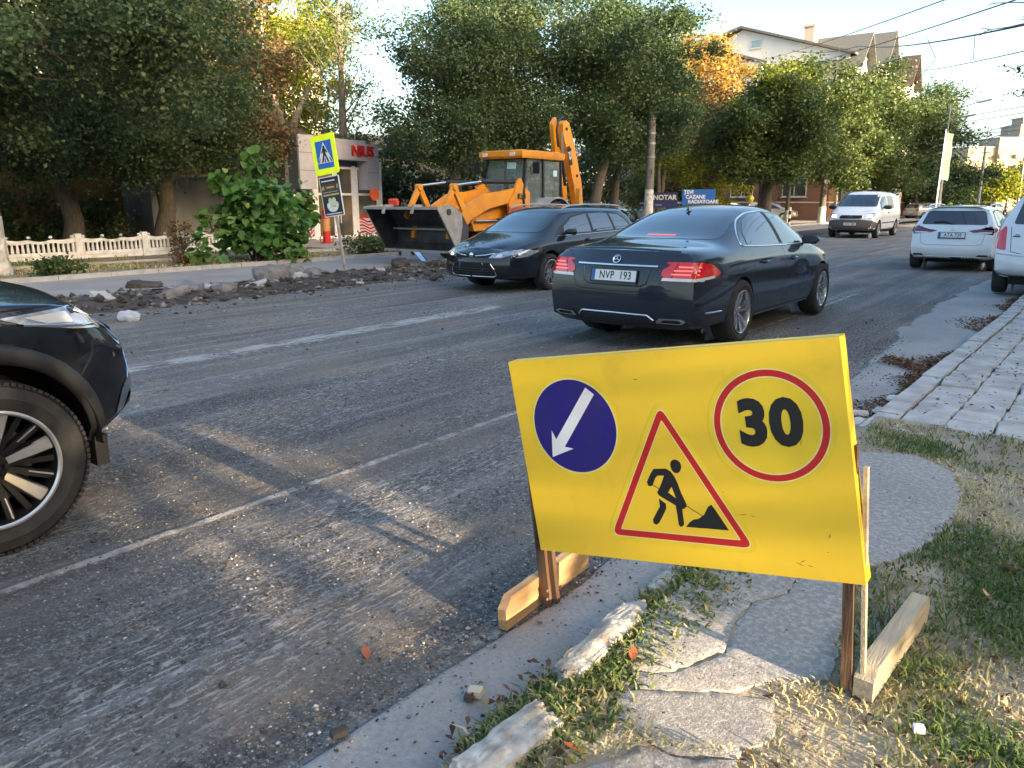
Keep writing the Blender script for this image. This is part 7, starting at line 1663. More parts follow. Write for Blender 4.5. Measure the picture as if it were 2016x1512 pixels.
for i, (x, y, lb) in enumerate(((-20.6, 40.2, 'behind the notary board'), (-18.2, 49.6, 'just left of the broad bushy tree'), (-17.4, 52.6, 'right of the broad bushy tree'))): tree('thin_tree', 'dark bare lower trunk ' + lb, (x, y, 0), [(0, 0, 0, .15), (.05, .08, 2.2, .12), (-.05, .0, 4.4, .10)], [(0, 0, 5.4, 1.3, 1.3, 1.1), (0, .8, 6.4, 1.2, 1.2, 1.0)], 7000, .13, M['leafbrown'], 120 + i, per=11, white=1.0 if i else 0)
# twigs reaching in at the top right corner
def corner_twigs():
    T = thing('overhanging_branch', 'bare grey twigs reaching into the top right corner', 'branch', (0, 0, 0)); t = MB(); rs = random.Random(2); tips = []
    T['kind'] = 'thing'
    O = Vector((-.35, 9.7, 3.25))
    t.tube([(3.4, 9.5, 4.6), (1.2, 9.6, 3.9), tuple(O)], [.06, .035, .02], 6)
    for (e, n) in (((-1.19, 9.17, 3.40), 7), ((-1.22, 9.16, 3.13), 9), ((-.98, 9.32, 2.76), 7), ((-.93, 9.36, 2.50), 8)):
        e = Vector(e); pts = [O.lerp(e, k / 6) + Vector((rs.uniform(-.02, .02), rs.uniform(-.02, .02), rs.uniform(-.03, .03))) * (k > 0) for k in range(7)]
        t.tube(pts, [.011 * (1 - k * .11) for k in range(7)], 5)
        for j in range(n):
            k = rs.randrange(2, 7); d = Vector((rs.uniform(-1, .2), rs.uniform(-.3, .3), rs.uniform(-.5, .8))).normalized(); q = pts[k] + d * rs.uniform(.05, .14); t.tube([pts[k], pts[k].lerp(q, .5) + Vector((0, 0, .01)), q], [.0045, .0035, .003], 4); tips.append(tuple(q))
    t.build('twig', M['barkpale'], T, ang=60)
    C = np.array([p for p in tips if p[2] < 2.85]); 
    if len(C): V, F, r = leafcloud(C, 90, .035, np.random.RandomState(1), .03); npmesh('curled_leaves', V, F, M['leafbrown'], T, rnd=r)
corner_twigs()
# ---------------- lamp posts, wires, flag, boards ----------------
def lamp_post(loc, H, arms, label, rust=False):
    T = thing('street_lamp', label, 'street lamp', loc, group=None); p = MB(); p.tube([(0, 0, 0), (0, 0, H * .55), (0, 0, H * .80)], [.17, .13, .11], 12); p.build('concrete_post', M['conc'], T, ang=40)
    w = MB(); w.tube([(0, 0, 0), (0, 0, 1.6)], [.178, .168], 12, cap=False); w.build('whitewash_band', M['limewash'], T, ang=40)
    m = MB(); m.tube([(0, 0, H * .78), (0, 0, H + .25)], [.055, .04], 8); m.build('steel_mast', M['greymetal'], T, ang=40)
    for z, L in arms:
        a = MB(); a.tube([(-.35, 0, z - .12), (0, 0, z), (L - .5, -.25, z + L * .20)], .028, 6); o = a.build('lamp_arm', M['greymetal'], T, ang=40)
        h = MB(); h.box((L - .15, -.28, z + L * .20 + .03), (.85, .22, .10), rot=(0, -.18, 0)); h.build('lamp_head', M['greymetal'], o, bevel=.03)
    b = MB()
    for z in (H * .62, H * .68, H * .74): b.bb(-.45, .45, -.03, .03, z, z + .06)
    b.build('bracket', M['greymetal'], T)
    bx = MB(); bx.bb(-.26, -.14, -.12, .12, 3.1, 3.9); bx.build('junction_box', M['ink'], T)
    return T
lamp_post((-11.0, 68.4, 0), 8.4, [(8.2, 2.4), (7.4, 1.5)], 'nearest tall concrete lamp post with two arms leaning out over the road')
lamp_post((-10.7, 87.6, 0), 8.2, [(8.0, 2.5), (7.3, 1.5)], 'second concrete lamp post, just left of the cream apartment block')
lamp_post((-10.9, 128, 0), 8.2, [(8.0, 2.5)], 'third lamp post in front of the cream block at the right edge')
T = thing('street_lamp', 'bare lamp head on a thin arm sticking out above the bushy trees', 'street lamp', (-17.3, 63.6, 0)); m_ = MB(); m_.tube([(0, 0, 0), (0, 0, 11.0)], [.13, .08], 10); m_.build('steel_mast', M['greymetal'], T, ang=40)
m_ = MB(); m_.tube([(0, 0, 10.9), (2.6, -.2, 11.35)], .03, 6); m_.build('lamp_arm', M['greymetal'], T); m_ = MB(); m_.bar((2.5, -.2, 11.33), (3.6, -.3, 11.55), .30, .13); m_.build('lamp_head', M['greymetal'], T, bevel=.03)
T = thing('concrete_pole', 'thick grey concrete pole with whitewashed base beside the notary board', 'pole', (-16.0, 30.5, 0)); m_ = MB(); m_.tube([(0, 0, 0), (0, 0, 4.0), (0, 0, 5.2)], [.19, .17, .16], 14); m_.build('post', mat('grey_old_concrete', (.17, .165, .16), rough=.95, col2=(.11, .105, .10), scale=6, bump=.5), T, ang=40)
m_ = MB(); m_.tube([(0, 0, 0), (0, 0, 2.05)], [.197, .188], 14, cap=False); m_.build('whitewash_band', M['limewash'], T, ang=40)
m_ = MB()
for z in (3.35, 3.9, 4.3): m_.lathe([(.175, 0), (.195, 0), (.195, .06), (.175, .06)], 14, 'z', c=(0, 0, z))
m_.box((.14, -.13, 2.75), (.10, .02, .22)); m_.build('steel_strap', M['greymetal'], T)
def wire(label, pts, r=.012, sag=.3, n=10, grp='overhead wires crossing the street', nm='overhead_wire'):
    P = []
    for i in range(len(pts) - 1):
        a, b = Vector(pts[i]), Vector(pts[i + 1])
        for k in range(n): t = k / n; P.append(a.lerp(b, t) - Vector((0, 0, sag * 4 * t * (1 - t))))
    P.append(Vector(pts[-1])); m = MB(); m.tube(P, r * .75, 5); o = m.build(nm, M['ink'], None, ang=60); return tag(o, label, 'wire', grp)
wire('highest wire crossing the sky from the gabled house', [(-22.07, 58.69, 11.61), (-1.2, 14.5, 4.95)], .016, .15)
wire('second highest wire crossing the sky from the tree tops', [(-20.27, 60.08, 11.02), (-1.2, 16.2, 4.95)], .018, .1)
wire('thick sagging cable crossing the sky below the two straight wires', [(-21.04, 62.0, 12.6), (-13.8, 52.4, 10.7), (-1.29, 19.18, 5.01)], .030, .25)
wire('wire starting beside the lamp head over the bushy trees', [(-13.62, 65.2, 10.74), (-2.2, 27, 5.7)], .022, .1)
wire('drooping broken wire hanging from the thick cable', [(-7.2, 37.6, 8.1), (-6.9, 38.2, 7.4), (-8.2, 40.5, 6.7), (-8.4, 41, 6.45)], .016, .05)
wire('short vertical wire joining the thick cable to the lower one', [(-4.6, 31.5, 7.0), (-4.7, 32.5, 6.35)], .014, .0)
for i, (a, b, s, l) in enumerate((((-14.81, 76.9, 8.28), (-4.0, 46, 6.05), .1, 'upper wire of the bunch passing the nearest lamp post'), ((-14.77, 76.9, 7.86), (-4.0, 46, 5.75), .1, 'second wire of the bunch passing the nearest lamp post'), ((-17, 95, 7.9), (-10.9, 68.5, 6.7), .3, 'wire running left from the nearest lamp post'), ((-10.9, 68.5, 7.1), (-10.6, 87.6, 6.6), .5, 'upper wire between the two nearest lamp posts'), ((-10.9, 68.5, 6.3), (-10.6, 87.6, 5.8), 1.0, 'lower wire sagging between the two nearest lamp posts'), ((-17, 88, 6.6), (-10.9, 68.5, 5.6), .2, 'low wire left of the nearest lamp post'), ((-10.6, 87.6, 6.4), (-10.9, 128, 5.8), .8, 'wire between the second and third lamp posts'), ((-10.9, 68.5, 6.9), (-3.2, 45, 5.0), .3, 'low wire running right from the nearest lamp post'))): wire(l, [a, b], .020, s)
T = thing('advertising_flag', 'tall narrow pale green flag on a white pole before the lamp post', 'flag', (-9.5, 58.2, 0), R(28)); m_ = MB(); m_.tube([(0, 0, 0), (0.02, 0, 3.0), (.06, 0, 6.1)], [.05, .045, .03], 8); m_.build('pole', M['signwhite'], T, ang=40)
v = []; n = 14
for k in range(n + 1): z = 3.0 + 2.9 * k / n; v += [(.06, .02 * math.sin(k), z), (.55 + .03 * math.sin(k * .9), .05 * math.sin(k * .7 + 1), z - .12), (.06, .02 * math.sin(k) + .006, z), (.55 + .03 * math.sin(k * .9), .05 * math.sin(k * .7 + 1) + .006, z - .12)]
mesh('banner', v, [[4 * k, 4 * k + 1, 4 * k + 5, 4 * k + 4] for k in range(n)] + [[4 * k + 2, 4 * k + 6, 4 * k + 7, 4 * k + 3] for k in range(n)], mat('pale_green_cloth', (.15, .24, .19), rough=.8), T)
def board(name, label, loc, rz, w, h, z, c, lines):
    T = thing(name, label, 'sign', loc, rz); b = MB(); b.bb(-w / 2, w / 2, -.03, .03, z - h / 2, z + h / 2); pb = b.build('panel', c, T, bevel=.004); l = MB(); l.bb(-w / 2 + .08, -w / 2 + .14, .03, .09, 0, z + h / 2 - .05); l.bb(w / 2 - .14, w / 2 - .08, .03, .09, 0, z + h / 2 - .05); l.build('legs', M['greymetal'], T)
    for s, x, y, sz, m, al in lines: text('lettering', s, m, axm((x, -.034, z + y), (1, 0, 0), (0, 0, 1)), pb, size=sz, bold=sz * .03, align=al)
    return pb
nb = mat('notary_blue', (.018, .024, .10), rough=.5); hb = mat('heating_blue', (.02, .12, .46), rough=.5)
board('notary_board', 'dark blue board reading NOTAR beside the concrete pole', (-18.0, 36.0, 0), R(24), 1.25, .75, 1.62, nb, [('NOTAR', 0, .12, .33, M['winframe'], 'CENTER'), ('Ioana', -.30, -.22, .15, M['greymetal'], 'CENTER')])
pb = board('heating_board', 'blue board advertising pipes, boilers and radiators with white letters', (-18.0, 40.0, 0), R(24), 1.75, 1.15, 1.62, hb, [('ȚEVI', -.80, .42, .26, M['signwhite'], 'LEFT'), ('CAZANE', -.68, .17, .26, M['signwhite'], 'LEFT'), ('RADIATOARE', -.55, -.08, .26, M['signwhite'], 'LEFT')])
b = MB(); b.bb(-.45, .80, -.037, -.031, 1.06, 1.38); b.build('white_patch', M['signwhite'], pb)
T = thing('striped_bollard', 'black and white striped post between two tree trunks', 'bollard', (-17.1, 52.4, 0))
for k in range(5): b = MB(); b.tube([(0, 0, k * .24), (0, 0, k * .24 + .24)], .085, 10); b.build('band', M['signwhite'] if k % 2 == 0 else M['ink'], T, ang=40)
T = thing('balloon', 'round yellow balloon on a white curved stick above the parked cars', 'balloon', (-18.5, 48.8, 0)); b = MB(); b.lathe([(0, -.24), (.17, -.18), (.27, 0), (.22, .16), (0, .24)], 16, 'z', c=(0, 0, 1.72)); b.build('balloon_skin', mat('pale_yellow', (.65, .62, .08), rough=.5), T, ang=60); b = MB(); b.tube([(.35, 0, 0), (.38, 0, .8), (.30, 0, 1.3), (.0, 0, 1.5)], .03, 6); b.build('stick', M['signwhite'], T)
T = thing('yellow_barrier', 'yellow u-shaped barrier hoop hanging before the trees at the right edge', 'barrier', (-6.1, 98, 0), R(20)); b = MB(); b.tube([(-.55, 0, 4.6), (-.55, 0, 2.7), (-.25, 0, 2.3), (.25, 0, 2.3), (.55, 0, 2.7), (.55, 0, 5.2)], .06, 8); b.build('hoop', mat('hoop_yellow', (.75, .60, .03), rough=.5), T, ang=50); b = MB(); b.tube([(.55, 0, 0), (.55, 0, 2.7)], .07, 8); b.build('post', M['rust'], T)
# ---------------- parked cars in the background ----------------
def far_car():
    T = thing('parked_car', 'silver hatchback parked beyond the van, nearest of the pair', 'car', (0, 0, 0)); 
    st = [S(.10, .30, .80, .55, .81, .82, .79, .94, .60, 1.32, 1.36, dx=[.02, -.04, -.05, .02, .08, .30]), S(.40, .24, .87, .55, .86, .84, .83, .95, .62, 1.38, 1.44), S(1.6, .22, .87, .55, .86, .84, .82, .94, .62, 1.40, 1.47), S(2.5, .22, .87, .55, .86, .83, .82, .92, .62, 1.36, 1.42), S(3.15, .22, .87, .55, .86, .80, .80, .89, .66, 1.0, 1.04), S(3.75, .24, .82, .54, .80, .72, .70, .80, .50, .84, .86), S(4.0, .28, .70, .48, .68, .62, .58, .68, .40, .72, .74)]
    B = car_body('body', st, M['silver'], T, 2, wells=[(.78, .31, .35, .55), (3.1, .31, .35, .55)], capb=.08, capf=.18)
    patch(B, 'rear_window', [(-.62, 1.0), (.62, 1.0), (.54, 1.30), (-.54, 1.30)], 'B', M['glass'], res=.12); patch(B, 'windscreen', [(-.62, 1.02), (.62, 1.02), (.54, 1.32), (-.54, 1.32)], 'F', M['glass'], res=.12)
    for s, v in ((1, 'L'), (-1, 'R')):
        patch(B, 'side_window', [(.55, .99), (.72, 1.30), (1.55, 1.34), (1.58, .97)], v, M['glass'], res=.12, off=.006); patch(B, 'side_window', [(1.66, .97), (1.63, 1.34), (2.3, 1.27), (2.85, .97)], v, M['glass'], res=.12, off=.006)
        patch(B, 'tail_lamp', [(s * .55, .72), (s * .55, .92), (s * .80, .95), (s * .80, .75)], 'B', M['redlens'], res=.1, off=.006); patch(B, 'headlamp', [(s * .42, .58), (s * .46, .68), (s * .70, .72), (s * .70, .60)], 'F', M['lamp'], res=.1, off=.006)
        mirror_pod(B, 2.75, .82 * s, 1.0, s, M['plastic'])
    h, n = B.hit('B', 0, .62); b = MB(); b.box((h.x - .012, 0, .62), (.012, .50, .11)); b.build('number_plate', M['plate'], T); h, n = B.hit('F', 0, .45); b = MB(); b.box((h.x + .012, 0, .45), (.012, .50, .11)); b.build('number_plate', M['plate'], T)
    for wx in (.78, 3.1):
        for s in (1, -1):
            w = thing('wheel', None, None, (wx, s * .76, .31)); w.parent = T; t = MB(); t.lathe([(.19, -.10), (.30, -.10), (.31, -.06), (.31, .06), (.30, .10), (.19, .10)], 20, 'y'); t.build('tyre', M['tyre'], w, ang=30); t = MB(); t.lathe([(0, .06 * s), (.19, .095 * s)], 12, 'y'); t.build('rim', M['alloy'], w)
    return T
fc = far_car(); body = [c for c in fc.children if c.name.startswith('body')][0]; body.material_slots[0].link = 'OBJECT'; body.material_slots[0].material = M['silver']
blue = paint('pale_blue_paint', (.28, .34, .42)); darkp = paint('dark_blue_paint', (.015, .018, .03))
spots = [(-15.2, 80.5, 62, 'silver'), (-16.6, 92, 70, 'silver'), (-15.6, 105, 80, blue), (-13.4, 104, 96, 'white'), (-12.2, 108, 75, 'silver'), (-18.4, 112, 70, 'black'), (-29.9, 52.7, 35, 'silver'), (-28.4, 55.6, 35, blue), (-25.6, 58.2, 10, 'white'), (-24.6, 64.0, 14, 'silver'), (-25.0, 69.5, 12, 'white'), (-22.6, 65.4, 120, 'maroon'), (-22.2, 73.6, 100, darkp), (-20.6, 75.2, 200, blue), (-24.8, 77.8, 15, 'white'), (-31.5, 49.0, 40, 'white')]
labs = ['silver hatchback parked beyond the van, nearest of the pair', 'silver car half hidden behind the nearer silver hatchback', 'pale blue car behind the people at the lamp post', 'white car behind the hi-vis worker', 'silver car at the right of the people near the lamp post', 'black car behind the weeds left of the flag pole', 'silver car behind the dark estate car roof', 'pale blue car beside the concrete pole', 'white car behind the blue heating board', 'silver car right of the heating board', 'white car between the two leftmost trunks of the row', 'maroon car between the trunks of the street trees', 'dark blue car just left of the white van', 'pale blue car touching the white van in the picture', 'white car behind the maroon one', 'white car left of the concrete pole, farthest left']
for i, (x, y, a, p) in enumerate(spots):
    o = fc if i == 0 else copytree(fc); o.location = (x, y, .05 if x < -17 else 0); o.rotation_euler = (0, 0, R(a)); o['label'] = labs[i]; o['group'] = 'cars parked in the background'
    b = [c for c in o.children if c.name.startswith('body')][0]; b.material_slots[0].link = 'OBJECT'; b.material_slots[0].material = p if not isinstance(p, str) else M[p]

# ---------------- people ----------------
M['skin'] = mat('skin', (.42, .24, .17), rough=.6); M['hair'] = mat('dark_hair', (.02, .015, .012), rough=.7)
def person(label, loc, rz, top, legs, J, scale=1.0, group=None, hair=True, shoe=None):
    """J: joint dictionary; one continuous skinned body"""
    T = thing('person', label, 'person', loc, rz, group=group, sc=scale); me = bpy.data.meshes.new('body'); N = list(J.keys())
    E = [('pelvis', 'waist'), ('waist', 'chest'), ('chest', 'neck'), ('neck', 'head'), ('head', 'crown'), ('chest', 'shL'), ('shL', 'elL'), ('elL', 'haL'), ('haL', 'fiL'), ('chest', 'shR'), ('shR', 'elR'), ('elR', 'haR'), ('haR', 'fiR'), ('pelvis', 'hiL'), ('hiL', 'knL'), ('knL', 'anL'), ('anL', 'toL'), ('pelvis', 'hiR'), ('hiR', 'knR'), ('knR', 'anR'), ('anR', 'toR')]
    rad = dict(pelvis=(.155, .115), waist=(.14, .10), chest=(.165, .11), neck=(.055, .055), head=(.082, .095), crown=(.075, .085), sh=(.065, .065), el=(.045, .045), ha=(.035, .035), fi=(.030, .018), hi=(.10, .10), kn=(.065, .065), an=(.042, .042), to=(.045, .032))
    me.from_pydata([J[k] for k in N], [(N.index(a), N.index(b)) for a, b in E], []); o = bpy.data.objects.new('body', me); COL.objects.link(o); o.modifiers.new('s', 'SKIN'); sk = me.skin_vertices[0].data if me.skin_vertices else None
    if sk is None: me.skin_vertices.new() if hasattr(me.skin_vertices, 'new') else None; sk = me.skin_vertices[0].data
    for i, k in enumerate(N): r = rad.get(k) or rad[k[:2]]; sk[i].radius = r; sk[i].use_root = (k == 'pelvis')
    ss = o.modifiers.new('u', 'SUBSURF'); ss.levels = ss.render_levels = 2
    dg = bpy.context.evaluated_depsgraph_get(); m2 = bpy.data.meshes.new_from_object(o.evaluated_get(dg)); bpy.data.objects.remove(o)
    m2.materials.clear()
    for x in (top, legs, M['skin'], shoe or M['ink']): m2.materials.append(x)
    jn = {k: Vector(J[k]) for k in N}; own = dict(pelvis=1, waist=0, chest=0, neck=2, head=2, crown=2, sh=0, el=0, ha=2, fi=2, hi=1, kn=1, an=1, to=3)
    for p in m2.polygons:
        k = min(N, key=lambda q: (jn[q] - p.center).length); p.material_index = own.get(k, own.get(k[:2], 0))
    shade(m2, 80); m2.name = 'body'; link('body', m2, T)
    if hair:
        h = MB(); c = jn['head'].lerp(jn['crown'], .65); h.lathe([(.0, .10), (.06, .085), (.098, .03), (.10, -.03), (.085, -.07)], 12, 'z', c=(c.x, c.y + .012, c.z + .01)); h.build('hair', M['hair'], T, ang=70)
    return T
def stand(step=.12, arm=.1):
    return dict(pelvis=(0, 0, .95), waist=(0, 0, 1.12), chest=(0, .01, 1.36), neck=(0, 0, 1.50), head=(0, -.02, 1.62), crown=(0, -.02, 1.70), shL=(.19, 0, 1.42), elL=(.24, .03, 1.14), haL=(.23, -arm, .90), fiL=(.23, -arm - .02, .80), shR=(-.19, 0, 1.42), elR=(-.24, .03, 1.14), haR=(-.23, -arm * .5, .90), fiR=(-.23, -arm * .5, .80), hiL=(.10, 0, .88), knL=(.11, -step * .5, .50), anL=(.11, -step, .09), toL=(.12, -step - .14, .045), hiR=(-.10, 0, .88), knR=(-.11, step * .3, .50), anR=(-.11, step, .09), toR=(-.12, step - .14, .045))
bend = dict(pelvis=(0, .10, .88), waist=(0, .02, 1.0), chest=(0, -.22, 1.13), neck=(0, -.36, 1.17), head=(0, -.46, 1.16), crown=(0, -.52, 1.20), shL=(.18, -.26, 1.12), elL=(.26, -.36, .88), haL=(.16, -.52, .72), fiL=(.12, -.56, .68), shR=(-.18, -.26, 1.12), elR=(-.25, -.30, .86), haR=(-.05, -.42, .86), fiR=(-.0, -.46, .85), hiL=(.11, .08, .84), knL=(.14, -.06, .48), anL=(.15, .04, .09), toL=(.17, -.10, .045), hiR=(-.11, .08, .84), knR=(-.15, .0, .47), anR=(-.16, .12, .09), toR=(-.18, -.02, .045))
dk1 = mat('dark_jacket', (.02, .022, .03), rough=.8); jean = mat('dark_trousers', (.03, .028, .03), rough=.9); hv = mat('hi_vis_green', (.22, .75, .05), rough=.6); pale = mat('pale_shirt', (.55, .50, .47), rough=.8); wine = mat('wine_top', (.10, .03, .05), rough=.8)
person('worker bending behind the loader bucket with a shovel, only his legs show', (-14.75, 14.65, .12), R(60), mat('orange_work_vest', (.75, .12, .03), rough=.7), mat('camouflage_trousers', (.045, .048, .035), rough=.9, col2=(.13, .11, .085), scale=12), bend, hair=True)
t = thing('shovel', 'shovel with a shiny blade held by the worker behind the bucket', 'shovel', (-14.35, 14.5, .10)); b = MB(); b.tube([(-.20, -.08, 1.02), (.02, -.02, .42), (.10, 0, .18)], .017, 8); b.build('shaft', M['ink'], t, ang=50); b = MB(); b.add([(.06, -.10, .20), (.08, .10, .20), (.40, .10, -.04), (.46, 0, -.06), (.38, -.11, -.04), (.06, -.10, .19), (.08, .10, .19), (.40, .10, -.05), (.46, 0, -.07), (.38, -.11, -.05)], [[0, 1, 2, 3, 4], [9, 8, 7, 6, 5]]); b.build('blade', M['chrome'], t)
person('pedestrian in a pale top walking beyond the loader', (-31.4, 56.2, .05), R(200), pale, jean, stand(.2))
for i, (x, y, tp, lb) in enumerate(((-14.2, 89.5, dk1, 'person in dark clothes left of the hi-vis worker'), (-13.5, 90.5, hv, 'worker in a bright green hi-vis vest by the lamp post'), (-13.0, 92.5, pale, 'pale-topped person just right of the hi-vis worker'), (-12.7, 91.6, wine, 'person in a wine-coloured top right of the hi-vis worker'), (-11.55, 98.2, dk1, 'leftmost dark-coated person of the group beyond the white estate'), (-11.05, 98.7, jean, 'middle dark-coated person of the group beyond the white estate'), (-10.7, 100.0, dk1, 'rightmost dark-coated person of the group beyond the white estate'), (-10.1, 105.5, jean, 'distant person in grey at the right of the group'), (-18.9, 70.5, pale, 'pedestrian in white between the last trunk and the van'))):
    person(lb, (x, y, 0), R(40 * i), tp, jean, stand(.1 + .02 * i), group='people gathered far down the road' if i < 8 else None, scale=1.0)
# ---------------- rubble, stones, grass, leaves ----------------
M['chunk'] = mat('broken_asphalt', (.13, .13, .135), rough=.95, col2=(.20, .20, .205), scale=7, bump=1, bscale=30)
M['chunkpale'] = mat('pale_rubble', (.42, .41, .39), rough=.95, col2=(.30, .29, .28), scale=6, bump=1, bscale=25)
M['chunkdark'] = mat('dark_rubble', (.035, .030, .028), rough=.95, col2=(.075, .065, .055), scale=6, bump=1, bscale=25)
CH = [(-11.99, 5.45, .42, .30, .16, 'chunkpale', 'flat pale stone slab leaning on the dark earth near the car bonnet'), (-13.45, 6.85, .62, .30, .14, 'chunkdark', 'dark crumbling asphalt lump lying on the left pavement edge'), (-11.7, 6.4, .50, .38, .18, 'chunk', 'grey broken slab half buried in the middle of the rubble'), (-12.1, 6.9, .55, .45, .22, 'chunk', 'large grey slab behind the half buried one'), (-11.75, 7.35, .34, .34, .22, 'chunk', 'angular grey block in the dug strip'), (-11.77, 7.98, .42, .26, .14, 'chunkpale', 'pale wedge of concrete leaning outwards'), (-12.75, 9.0, .75, .42, .42, 'chunk', 'biggest grey asphalt slab standing on edge'), (-12.55, 9.45, .22, .34, .34, 'chunk', 'narrow upright asphalt piece beside the biggest slab'), (-12.35, 9.65, .36, .32, .30, 'chunk', 'rounded grey block right of the upright piece'), (-12.2, 9.25, .26, .2, .24, 'chunkpale', 'light rounded stone in front of the grey block'), (-12.6, 10.1, .5, .3, .2, 'chunk', 'grey slab just left of the crossing sign pole'), (-12.25, 11.3, .4, .3, .12, 'chunkpale', 'thin pale plate right of the crossing sign pole'), (-12.3, 7.4, .2, .2, .1, 'chunkpale', 'small pale stone on top of the dark earth'), (-10.9, 9.6, .16, .10, .05, 'chunkpale', 'small white fragment on the milled road before the pole'), (-10.6, 11.3, .34, .16, .06, 'chunkdark', 'dark flat piece on the road before the bucket'), (-12.9, 12.6, .5, .4, .25, 'chunkdark', 'dark lump of earth under the bucket'), (-12.5, 13.3, .4, .3, .2, 'chunkdark', 'dark clod near the loader front wheel')]
for i, (x, y, a, b, c, m, lb) in enumerate(CH):
    o = lump('rubble_chunk', (x, y, .06 + c * .22), (a * .9, b * .9, c * .85), i * .8, M[m], None, 100 + i, .26, 6, flat=.72); o.rotation_euler = (.25 * math.sin(i * 2.1), .3 * math.cos(i * 1.3), i * .8); tag(o, lb, 'rubble', 'broken pieces along the dug-up edge')
o = lump('plastic_bag', (-10.07, 4.89, .06), (.26, .18, .13), .3, mat('white_plastic', (.50, .51, .53), rough=.4), None, 140, .30, 6, flat=.9); tag(o, 'crumpled white plastic bag on the road beside the dark car bonnet', 'bag')
def stones(name, P, S_, m, kind='stuff', seed=0, flat=.6):
    rs = np.random.RandomState(seed); n = len(P); base_ = np.array([(1, 0, 0), (0, 1, 0), (-1, 0, 0), (0, -1, 0), (.0, 0, 1), (0, 0, -1)], float); V = base_[None] * (1 + .45 * rs.randn(n, 6, 1)).clip(.4, 1.8); V[:, :, 2] *= flat
    a = rs.rand(n) * 6.28; ca, sa = np.cos(a)[:, None], np.sin(a)[:, None]; x = V[:, :, 0] * ca - V[:, :, 1] * sa; y = V[:, :, 0] * sa + V[:, :, 1] * ca; V = np.stack([x, y, V[:, :, 2]], 2) * S_[:, None, None] + P[:, None, :]
    f = np.array([(0, 1, 4), (1, 2, 4), (2, 3, 4), (3, 0, 4), (1, 0, 5), (2, 1, 5), (3, 2, 5), (0, 3, 5)]); F = (np.arange(n)[:, None, None] * 6 + f[None]).reshape(-1, 3)
    o = npmesh(name, V.reshape(-1, 3), F, m, None, rnd=np.repeat(rs.rand(n), 8)); o['kind'] = kind; return o
def grmat(name, cols, rough=.9):
    m, t, b = base(name); at = nd(t, "ShaderNodeAttribute"); at.attribute_name = "rnd"; r = nd(t, "ShaderNodeValToRGB"); e = r.color_ramp.elements; e[0].color = c4(cols[0]); e[1].color = c4(cols[-1])
    for i, c in enumerate(cols[1:-1]): q = e.new((i + 1) / (len(cols) - 1)); q.color = c4(c)
    t.links.new(at.outputs["Fac"], r.inputs[0]); t.links.new(r.outputs[0], b.inputs["Base Color"]); setin(b, "Roughness", rough); return m
GR = grmat('loose_grit', [(.04, .04, .042), (.07, .07, .072), (.11, .108, .105), (.17, .155, .14), (.28, .26, .235), (.50, .48, .45)])
RB = grmat('rubble_bits', [(.022, .019, .017), (.04, .035, .032), (.07, .065, .06), (.12, .115, .11), (.26, .25, .24)])
rs = np.random.RandomState(12)
n = 22000; X = -1.62 - 3.9 * rs.rand(n) ** 1.25; Y = .5 + 5.6 * rs.rand(n) ** 1.15; keep = rs.rand(n) < (.35 + .65 * (fbm(X * 1.3, Y * .5, 71, 3) > -.05)); X, Y = X[keep], Y[keep]
Sz = .0024 + .0062 * rs.rand(len(X)) ** 3; stones('road_grit', np.stack([X, Y, roadz(X, Y) + Sz * .3], 1), Sz, GR, seed=1)
n = 5200; Y = .6 + 9 * rs.rand(n) ** 1.3; X = edgex(Y) - .10 + .14 * rs.randn(n) * (.6 + .05 * Y); Sz = .0025 + .007 * rs.rand(n) ** 3; Z = np.where(X > edgex(Y), .024, roadz(X, Y)); stones('edge_crumbs', np.stack([X, Y, Z + Sz * .3], 1), Sz, GR, seed=2)
n = 900; Y = .6 + 7 * rs.rand(n) ** 1.2; X = edgex(Y) + rs.rand(n) * (-1.0 - edgex(Y)); Sz = .002 + .006 * rs.rand(n) ** 3; stones('gutter_crumbs', np.stack([X, Y, .026 + Sz * .3 + 0 * X], 1), Sz, grmat('black_crumbs', [(.02, .02, .02), (.05, .05, .05), (.12, .12, .12)]), seed=3)
n = 700; Y = 1 + 14 * rs.rand(n); X = -1.7 - 8.5 * rs.rand(n); Sz = .006 + .012 * rs.rand(n) ** 3; stones('road_pebbles', np.stack([X, Y, .0 * X + Sz * .3], 1), Sz, GR, seed=4)
n = 5200; Y = -3 + 27 * rs.rand(n); X = -13.3 + 2.4 * rs.rand(n) ** .9; Sz = .012 + .07 * rs.rand(n) ** 4; stones('rubble_bits', np.stack([X, Y, trench(X, Y) + Sz * .3], 1), Sz, RB, seed=5)
n = 420; Y = -1 + 16 * rs.rand(n); X = -10.9 + .5 * rs.randn(n); Sz = .008 + .035 * rs.rand(n) ** 3; stones('rubble_bits', np.stack([X, Y, 0 * X + Sz * .3], 1), Sz, RB, seed=6)
n = 900; Y = 1 + 4.6 * rs.rand(n); X = -1.2 + 1.6 * rs.rand(n); Sz = .002 + .006 * rs.rand(n) ** 3; stones('verge_pebbles', np.stack([X, Y, soilz(X, Y) + Sz * .4], 1), Sz, grmat('verge_pebbles', [(.12, .11, .09), (.25, .23, .2), (.5, .48, .45)]), seed=7)
